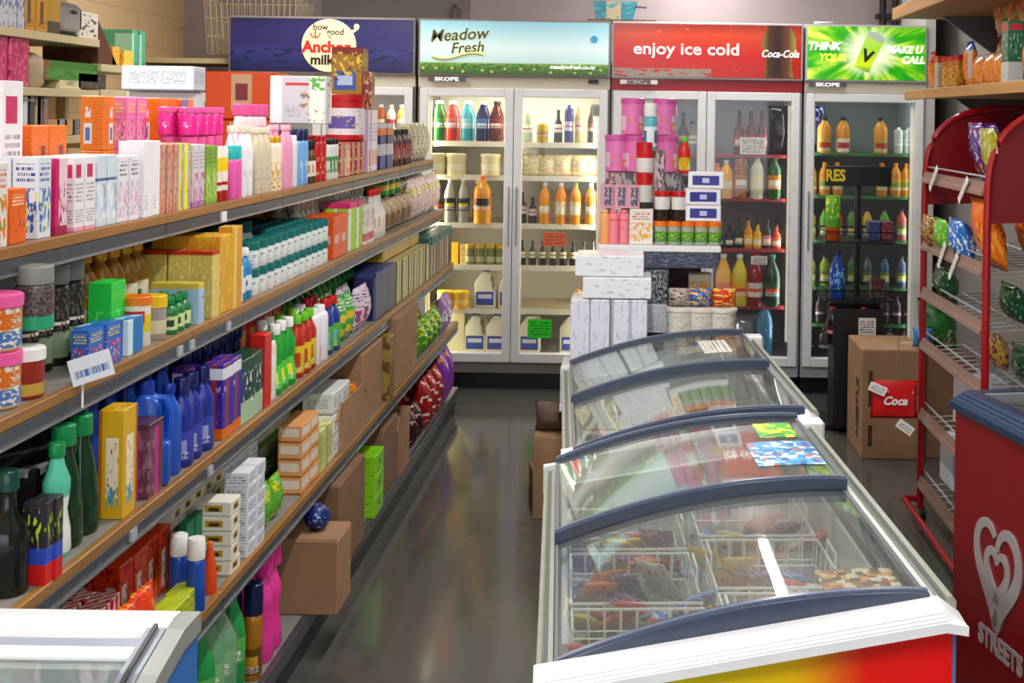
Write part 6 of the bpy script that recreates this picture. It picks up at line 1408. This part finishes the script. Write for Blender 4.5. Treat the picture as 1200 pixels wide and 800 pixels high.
bm = B(); bx(bm, *[v for v in (RX1 + .0 - RX0, RX1 + .012 - RX0, RY0 - RM + .015, RY1 - RM - .015, .1, 1.3)]); new_obj('back_board', bm, P('rack_back_white', '#c9ccd6', .5), R)
stripm = pm('#86685a', text=[(0, 1, .3, .6, '#a08474', 1)], rough=.4)
RS = [(1.41, .30), (1.14, .36), (.945, .38), (.74, .40), (.455, .42), (.18, .44)]
wire = P('wire_pale', '#c8ccd0', .3, .5)
for z, dep in RS:
    zt = z
    bm = B(); bx(bm, 0, .008, RY0 - RM + .014, RY1 - RM - .014, -.038, .008); s_ = new_obj('shelf_strip', bm, stripm, R); s_.location = (-.006, 0, zt); s_.rotation_euler = (0, .35, 0)
    bm = B()
    for k in range(12):
        y = RY0 - RM + .03 + (RY1 - RY0 - .06) * k / 11
        tube(bm, [(.005, y, zt - .03), (RX1 - RX0, y, zt - .03 + .03)], .0025, 4)
    for xx in (.008, .16, .32, .47): tube(bm, [(xx, RY0 - RM + .01, zt - .03 + .03 * xx / .48), (xx, RY1 - RM - .01, zt - .03 + .03 * xx / .48)], .003, 4)
    tube(bm, [(.012, RY0 - RM, zt + .025), (.012, RY1 - RM, zt + .025)], .0035, 5)
    new_obj('wire_shelf', bm, wire, R)
tagm = pm('#e4e2dc', text=[(.1, .9, .15, .85, '#58585c', 3)], rough=.6)
for y, z, a in ((4.95, 1.40, .5), (4.5, 1.38, .6), (4.62, 1.10, .5), (4.35, .57, .5), (4.8, 1.12, .3)):
    bm = B(); bx(bm, -.003, .0, -.018, .018, -.05, .05); o = new_obj('price_tag', bm, tagm, R); o.location = (-.022, y - RM, z); o.rotation_euler = (a, 0.2, 0)
def bags(zi, specs):
    z = RS[zi][0]
    for (y, x, w, h, src, label) in specs:
        o = place(src, x, y, z - .012, RZ + .0, label, 'bag'); o.rotation_euler = (0, 0.0, RZ); o.rotation_euler = (-.28, 0, RZ)
bgP = pouch('crisp_bag', .22, .08, .24, pm('#5c2088', blot=[(0, 1, .4, .9, '#d8d8e8', 4, .56), (0, 1, .1, .5, '#e8a028', 5, .56), (0, 1, .6, 1, '#e86020', 6, .68)], rough=.22), seed=80)
bgG = pouch('crisp_bag', .2, .08, .22, pm('#a8a820', blot=[(0, 1, 0, 1, '#e8e0b0', 5, .6), (0, 1, 0, 1, '#584818', 6, .62)], rough=.22), seed=81)
bgO = pouch('crisp_bag', .24, .09, .25, pm('#e87010', blot=[(0, 1, .1, .7, '#f0a028', 4, .55), (0, 1, .4, .8, '#b83c10', 6, .62)], rough=.22), seed=82)
bgB = pouch('crisp_bag', .2, .09, .16, pm('#2870c8', blot=[(0, 1, 0, 1, '#d8e8f4', 5, .55)], rough=.22), seed=83)
bgL = pouch('crisp_bag', .18, .08, .14, pm('#58b828', blot=[(0, 1, 0, 1, '#b8d858', 5, .58)], rough=.22), seed=84)
bgD = pouch('crisp_bag', .2, .09, .14, pm('#184828', blot=[(0, 1, 0, 1, '#a8b8a0', 5, .62)], rough=.22), seed=85)
bgM = pouch('crisp_bag', .2, .09, .14, pm('#b08838', blot=[(0, 1, 0, 1, '#603048', 5, .55), (0, 1, 0, 1, '#e8d8a8', 6, .66)], rough=.22), seed=86)
bags(0, [(4.86, 1.39, 0, 0, bgP, 'purple crisp bag leaning on the top shelf of the red rack'), (4.60, 1.36, 0, 0, bgG, 'olive and yellow bag beside the purple one on the top rack shelf'), (5.07, 1.50, 0, 0, bgP, 'purple crisp bag at the far end of the top rack shelf')])
bags(1, [(5.05, 1.24, 0, 0, bgM, 'brown and gold bag at the far end of the second rack shelf'), (4.87, 1.24, 0, 0, bgL, 'light green bag on the second rack shelf'), (4.64, 1.25, 0, 0, bgB, 'blue and white bag on the second rack shelf'), (4.42, 1.30, 0, 0, bgO, 'large orange bag at the near end of the second rack shelf')])
bags(1, [(4.42, 1.45, 0, 0, bgO, 'second large orange bag seen through the near side of the rack')])
bags(2, [(4.5, 1.40, 0, 0, bgD, 'dark green bag on the third rack shelf'), (5.0, 1.28, 0, 0, bgD, 'dark green bag at the far end of the third rack shelf')])
bags(3, [(4.42, 1.42, 0, 0, bgD, 'dark green bag on the fourth rack shelf'), (4.72, 1.40, 0, 0, bgM, 'brown bag on the fourth rack shelf')])
wbx = open_box('white_box', .2, .16, .18, P('white_card', '#c4c6d2', .6), tape=False)
for i, (y, z) in enumerate(((4.5, .465), (4.85, .465), (4.4, .19), (4.75, .19), (5.05, .19))):
    place(wbx, 1.40, y, z, RZ, 'pale carton in the red rack, %s' % ('near end above', 'middle above', 'near end of the bottom shelf', 'middle of the bottom shelf', 'far end of the bottom shelf')[i], 'box')
place(tub('yellow_tub', .05, .08, pm('#e8c818', rects=[(0, 1, .6, 1, '#1c2858')], cyl=True), cap_n, lidh=.2), 1.43, 4.32, .745, RZ, 'yellow tub with navy lid above the red freezer', 'tub')

# ------------------------------------------------------------------ timber shelves on the right wall
pine = NT('pine_board'); tc = pine.n('ShaderNodeTexCoord'); mp_ = pine.n('ShaderNodeMapping'); mp_.inputs['Scale'].default_value = (14, 1.2, 20); pine.l(tc.outputs['Object'], mp_.inputs[0])
pine.l(pine.mix(pine.noise(mp_.outputs[0], 2, 4), srgb('#a87838'), srgb('#d0a058')), pine.b.inputs['Base Color']); pine.b.inputs['Roughness'].default_value = .5; pine = pine.m
def wall_shelf(label, y0, y1, x0, z0, z1):
    r = empty('wall_shelf', (x0, y0, z0)); tag(r, label, 'shelf')
    bm = B(); bx(bm, 0, .03, 0, y1 - y0, 0, z1 - z0, bev=.002); new_obj('front_batten', bm, pine, r)
    bm = B(); bx(bm, .0305, XR - x0 - .001, 0, y1 - y0, .008, z1 - z0 - .002); new_obj('board', bm, P('board_top', '#b08a58', .55, var=.1), r)
    for k in range(3):
        y = .2 + k * (y1 - y0 - .4) / 2
        bm = B(); prism(bm, [(XR - x0 - .4, .007), (XR - x0 - .001, .007), (XR - x0 - .001, -.28)], 'y', y, y + .02); new_obj('bracket', bm, P('bracket_grey', '#6c6e76', .4, .4), r)
wall_shelf('timber edged wall shelf carrying nuts and packets, above the red rack', 3.2, 6.22, 1.30, 1.722, 1.765)
wall_shelf('upper timber wall shelf in the top right corner', 3.2, 6.5, 1.29, 2.13, 2.19)
zs_ = 1.766
def sx(px, X=1.33): return 1500 * X / (px - 746)
nutA = pouch('nut_packet', .1, .05, .19, pm('#e87818', blot=[(0, 1, 0, .6, '#e8a858', 8, .55), (0, 1, .7, 1, '#c82818', 4, .45)], rough=.2), seed=90)
nutB = tub('nut_jar', .035, .15, pm('#c88028', blot=[(0, 1, 0, .8, '#e8b860', 9, .52)], cyl=True, rough=.15), cap_r, lidh=.12)
nutC = carton('spice_carton', .07, .05, .16, pm('#c8c0b0', rects=[(0, 1, .8, 1, '#b03828')], text=[(.1, .9, .1, .7, '#787068', 5)]))
nutD = pouch('nut_packet', .12, .06, .2, pm('#f09028', rects=[(0, .3, .2, .8, '#c8ccd0'), (0, 1, .8, 1, '#2858b0')], blot=[(.3, 1, 0, .7, '#d85818', 7, .55)], rough=.2), seed=91)
nutE = pouch('noodle_bag', .14, .07, .24, pm('#d84828', blot=[(0, 1, .1, .8, '#a8b838', 4, .54), (0, 1, .1, .9, '#f0e0b8', 6, .62)], rough=.2), seed=92)
nutF = carton('tall_box', .09, .06, .24, pm('#2c7858', rects=[(0, 1, .0, .35, '#d0d8dc'), (.1, .9, .85, .95, '#d83848')], blot=[(.1, .9, .4, .8, '#c8d8d0', 6, .58)]))
nutG = pouch('nut_packet', .13, .05, .13, pm('#e06818', blot=[(0, 1, 0, 1, '#f0a838', 9, .5)], rects=[(0, 1, .85, 1, '#e8e0e0')], rough=.2), seed=93)
for px, src, X, lbl in ((1087, nutA, 1.40, 'orange nut packet with red top, far end of the wall shelf'), (1096, nutC, 1.40, 'grey carton with a red top on the wall shelf'), (1103, nutB, 1.40, 'jar of nuts with red lid, further one on the wall shelf'), (1112, nutB, 1.41, 'jar of nuts with red lid, nearer one on the wall shelf'), (1119, nutC, 1.46, 'grey carton set back beside the nut jars'),
                        (1128, nutD, 1.40, 'orange packet with blue top on the wall shelf'), (1140, nutG, 1.39, 'flat orange packet, first of the row on the wall shelf'), (1152, nutG, 1.39, 'flat orange packet, second of the row on the wall shelf'), (1163, nutG, 1.40, 'flat orange packet, third of the row on the wall shelf'),
                        (1176, nutF, 1.40, 'tall dark green box on the wall shelf near the right edge'), (1198, nutA, 1.42, 'orange nut packet at the right edge of the wall shelf'), (1190, nutD, 1.52, 'orange and blue packet behind the tall green box')):
    place(src, X, sx(px, X), zs_, RZ * -1 + PI if False else -PI / 2, lbl, 'packet' if src in (nutA, nutD, nutG) else ('jar' if src is nutB else 'box'))
rk = carton('display_tray', .5, .13, .22, P('tray_brown', '#4c3024', .6)); place(rk, 1.75, 4.9, zs_, -PI / 2, 'dark brown display box at the back of the wall shelf', 'box')
for i, px in enumerate((1166, 1180, 1194)):
    place(nutE, 1.60, sx(px, 1.60), zs_ + .0, -PI / 2, 'red and green noodle bag behind the front packets, %s of three' % ('left', 'middle', 'right')[i], 'bag')
for i, px in enumerate((1164, 1178, 1192)):
    place(nutE, 1.61, sx(px, 1.61), zs_ + .242, -PI / 2, 'red and green noodle bag standing on another one, %s of three' % ('left', 'middle', 'right')[i], 'bag')
place(carton('pale_box', .3, .12, .1, P('box_taupe', '#9a948c', .6)), 1.7, 5.5, zs_, -PI / 2, 'taupe box at the back of the wall shelf, far end', 'box')
place(carton('pale_box', .3, .12, .08, P('box_taupe_light', '#b0a89c', .6)), 1.7, 5.5, zs_ + .101, -PI / 2, 'lighter taupe box on top of the taupe box', 'box')

# things on top of the coolers
hk = empty('tissue_basket', (-.12, 7.68, 2.182)); tag(hk, 'teal and cream basket on a brown tray on top of the coolers', 'basket')
bm = B(); bx(bm, -.18, .23, -.12, .12, 0, .012); new_obj('tray', bm, P('tray_rust', '#7a4a2c', .5), hk)
bm = B(); prism(bm, [(-.13, .013), (.09, .013), (.12, .12), (-.15, .12)], 'y', -.1, .1); new_obj('basket_body', bm, pm('#3c8ca0', rects=[(.3, .62, 0, 1, '#c8b890')], blot=[(0, 1, 0, 1, '#58a8b8', 4, .55)], rough=.4), hk)
bm = B(); tube(bm, [(.1, -.1, .09), (.17, -.1, .085)], .006); new_obj('handle', bm, P('handle_plum', '#58384c', .5), hk)
place(pouch('price_tag_bag', .12, .06, .02, P('white_tag', '#d8d8dc', .5), seed=99), 1.1, 7.56, 2.182, 0, 'small white crumpled tag on top of the green header', 'tag')

# ------------------------------------------------------------------ shelving on the left wall, seen over the top shelf
LX = -2.5
def left_unit(label, y0, y1, zs, mat):
    r = empty('wall_shelving', (LX, y0, 0)); tag(r, label, 'shelving')
    for z in zs:
        bm = B(); bx(bm, XL - LX + .001, 0, 0, y1 - y0, z - .035, z, bev=.002); new_obj('shelf', bm, mat, r)
    for yy in (0, y1 - y0 - .04):
        bm = B(); bx(bm, XL - LX + .001, XL - LX + .04, yy, yy + .04, 0, 2.2); new_obj('upright', bm, mat, r)
cr_sh = P('shelf_cream', '#cbbb90', .45, var=.04)
left_unit('cream wall shelving left of the corner, nearer bay', 3.9, 5.95, (.4, .8, 1.16, 1.50, 1.705, 1.94), cr_sh)
left_unit('cream wall shelving by the corner, further bay', 5.97, 6.56, (.4, .8, 1.2, 1.47, 1.71, 1.83), cr_sh)
def lp(src, px, z, label, cat, X=LX - .02, rz=RZ, group=None):
    y = 1500 * X / (px - 746)
    return place(src, X, y, z + .001, rz, label, cat, group)
ybx = carton('tall_carton', .1, .12, .16, pm('#c89018', rects=[(.3, .6, .2, .8, '#68480c')], text=[(.1, .9, .1, .3, '#6c4c10', 2)]))
for i, px in enumerate((33, 48)): lp(ybx, px, 1.94, 'mustard carton with dark print on the top wall shelf, %s' % ('left', 'right')[i], 'carton')
lp(carton('tall_carton', .12, .12, .15, pm('#b88c28', rects=[(0, 1, 0, .35, '#48402c')])), 62, 1.94, 'mustard carton with a dark base on the top wall shelf', 'carton')
foil = carton('foil_carton', .08, .1, .2, pm('#c8ccd4', blot=[(0, 1, 0, 1, '#505c98', 5, .55)], rough=.3))
for i, px in enumerate((3, 14, 23)): lp(foil, px, 1.94, 'silver and blue carton on the top wall shelf, %s of three' % ('left', 'middle', 'right')[i], 'carton')
tst = empty('toaster', (0, 0, 0))
bm = B(); bx(bm, -.11, .11, 0, .17, .01, .15, bev=.025); new_obj('body', bm, steel, tst)
for k in (-.03, .03):
    bm = B(); bx(bm, -.08, .08, .085 + k - .012, .085 + k + .012, .148, .152); new_obj('slot', bm, black, tst)
bm = B(); bx(bm, -.015, .015, -.012, 0.0, .1, .115); new_obj('lever', bm, black, tst)
bm = B(); bx(bm, -.1, .1, .01, .16, 0, .01); new_obj('base', bm, black, tst)
lp(tst, 84, 1.94, 'steel toaster on the top wall shelf', 'toaster')
lp(carton('picture_box', .2, .16, .12, pm('#e0dcd0', blot=[(.1, .9, .1, .9, '#484048', 4, .55), (0, 1, .1, .7, '#a87838', 6, .66)])), 103, 1.94, 'white box with dark appliance picture at the end of the top wall shelf', 'box')
bm = B(); prism(bm, [(0, 0), (.22, 0), (.0, .2)], 'x', -.26, 0); o = new_obj('folded_board', bm, P('board_dark_red', '#5c2c18', .5)); o.location = (-2.52, 5.98, 1.832); tag(o, 'dark reddish brown slanted board at the end of the top wall shelf', 'board')
lp(carton('long_box', .55, .2, .085, pm('#2c7820', rects=[(0, .1, 0, 1, '#8a4818')], blot=[(0, 1, 0, .6, '#3c9028', 3, .5)])), 84, 1.741, 'long green box on the middle wall shelf', 'box')
lp(carton('bulb_carton', .09, .12, .09, pm('#e8a828', blot=[(0, 1, 0, 1, '#f0d858', 5, .55), (0, 1, 0, 1, '#a85018', 6, .66)])), 135, 1.83, 'yellow and orange carton, left of two on the further bay', 'carton')
lp(carton('bulb_carton', .12, .12, .08, pm('#e8c038', blot=[(0, 1, 0, 1, '#f0e078', 5, .55), (0, 1, 0, 1, '#a85018', 6, .68)])), 150, 1.83, 'yellow carton at the very end of the further bay', 'carton')
gb = carton('file_box', .07, .3, .2, pm('#58b088', rects=[(0, .3, .1, .9, '#a8e0c8')], text=[(.4, .9, .1, .2, '#387858', 1)]))
for i, px in enumerate((157, 166)): lp(gb, px, 1.83, 'tall mint green box on the further bay, %s' % ('left', 'right')[i], 'box', X=LX - .1)
pkb = carton('toy_box', .16, .1, .2, pm('#c01858', blot=[(0, 1, 0, 1, '#d85888', 5, .52), (0, 1, 0, 1, '#38246c', 6, .64)]))
for i, px in enumerate((-4, 22)): lp(pkb, px, 1.706, 'bright pink toy box on the wall shelf, %s one' % ('left', 'right')[i], 'box')
# enamel pot and bread bin
pot = empty('enamel_pot'); bm = B(); lathe(bm, [(.09, 0), (.115, .03), (.12, .17), (.115, .2), (.06, .24), (.02, .25)], 20, cy=.12); new_obj('body', bm, P('enamel_taupe', '#b8a88c', .3), pot, smooth=True)
bm = B(); lathe(bm, [(.012, .25), (.02, .27), (.015, .285)], 10, cy=.12); new_obj('lid_knob', bm, black, pot, smooth=True)
pot.scale = (.6, .6, .6); lp(pot, 50, 1.706, 'round taupe enamel pot on the middle wall shelf', 'pot')
bn = empty('bread_bin'); bm = B(); prism(bm, [(0, 0), (.26, 0), (.26, .2), (.16, .2), (.05, .14), (0, .06)], 'x', -.17, .17); new_obj('body', bm, P('bin_cream', '#dccda0', .35), bn)
bm = B(); tube(bm, [(-.05, -.012, .05), (.05, -.012, .05)], .006); new_obj('handle', bm, steel, bn)
bn.scale = (.62, .62, .62); lp(bn, 82, 1.706, 'cream bread bin with sloping lid on the middle wall shelf', 'bread bin')
lp(carton('dark_box', .3, .2, .07, pm('#48382c', blot=[(0, 1, 0, 1, '#d88828', 5, .62), (0, 1, 0, 1, '#282428', 4, .5)])), 108, 1.711, 'dark brown and orange box on the further bay lower shelf', 'box')
bks = [('#28508c', 'blue'), ('#d8d8dc', 'white'), ('#383040', 'charcoal'), ('#e0dcd8', 'off white'), ('#8a6868', 'dusty pink')]
for i, (c, nm) in enumerate(bks): lp(carton('book', .035, .16, .18, pm(c, rects=[(0, 1, .8, .86, '#a8a8a0')])), 22 + i * 8, 1.501, nm + ' book standing on the lower wall shelf', 'book')
for i in range(4): lp(carton('card_box', .1, .14, .07, pm(('#b87838', '#8a8c98', '#c89848', '#50606c')[i], blot=[(0, 1, 0, 1, '#e0c8a0', 6, .6)])), 64 + i * 9, 1.501, ('tan', 'grey', 'golden', 'slate')[i] + ' card box on the lower wall shelf', 'box')
bm = B(); bx(bm, 0, .2, 0, .04, 0, .2); o = new_obj('divider', bm, cr_sh); o.location = (-2.72, 5.38, 1.501); tag(o, 'cream divider standing between the books and the small boxes', 'divider')

# corner shelf with the big wire basket
cs = empty('corner_shelf', (-2.66, 7.8, 0)); tag(cs, 'small cream corner shelf left of the blue header', 'shelf')
for z in (1.93, 1.52):
    bm = B(); bx(bm, -.285, .24, -.2, .45, z - .03, z); new_obj('shelf', bm, cr_sh, cs)
bm = B(); bx(bm, -.285, -.26, -.2, .45, 0, 1.899); new_obj('side', bm, cr_sh, cs)
wbk = wire_basket(.56, .4, .34, 16, 9, P('basket_ivory', '#d8c8a0', .4)); wbk.location = (-2.36, 7.98, 1.962); tag(wbk, 'large ivory wire basket above the corner shelf and blue header', 'basket')
for i, (x, c) in enumerate(((-2.86, '#28482c'), (-2.74, '#701828'), (-2.60, '#382838'), (-2.48, '#a81c20'))):
    place(tub('storage_jar', .05, .24, pm('#8a7460', rects=[(0, 1, .3, .7, c)], cyl=True), (cap_r if i else P('lid_forest', '#184020', .4)), lidh=.12), x, 7.64, 1.521, RZ, ('green lidded', 'maroon labelled', 'plum labelled', 'bright red labelled')[i] + ' storage jar under the corner shelf', 'jar')

for o in bpy.data.objects:
    for k in ('_w', '_d', '_h'):
        if k in o: del o[k]
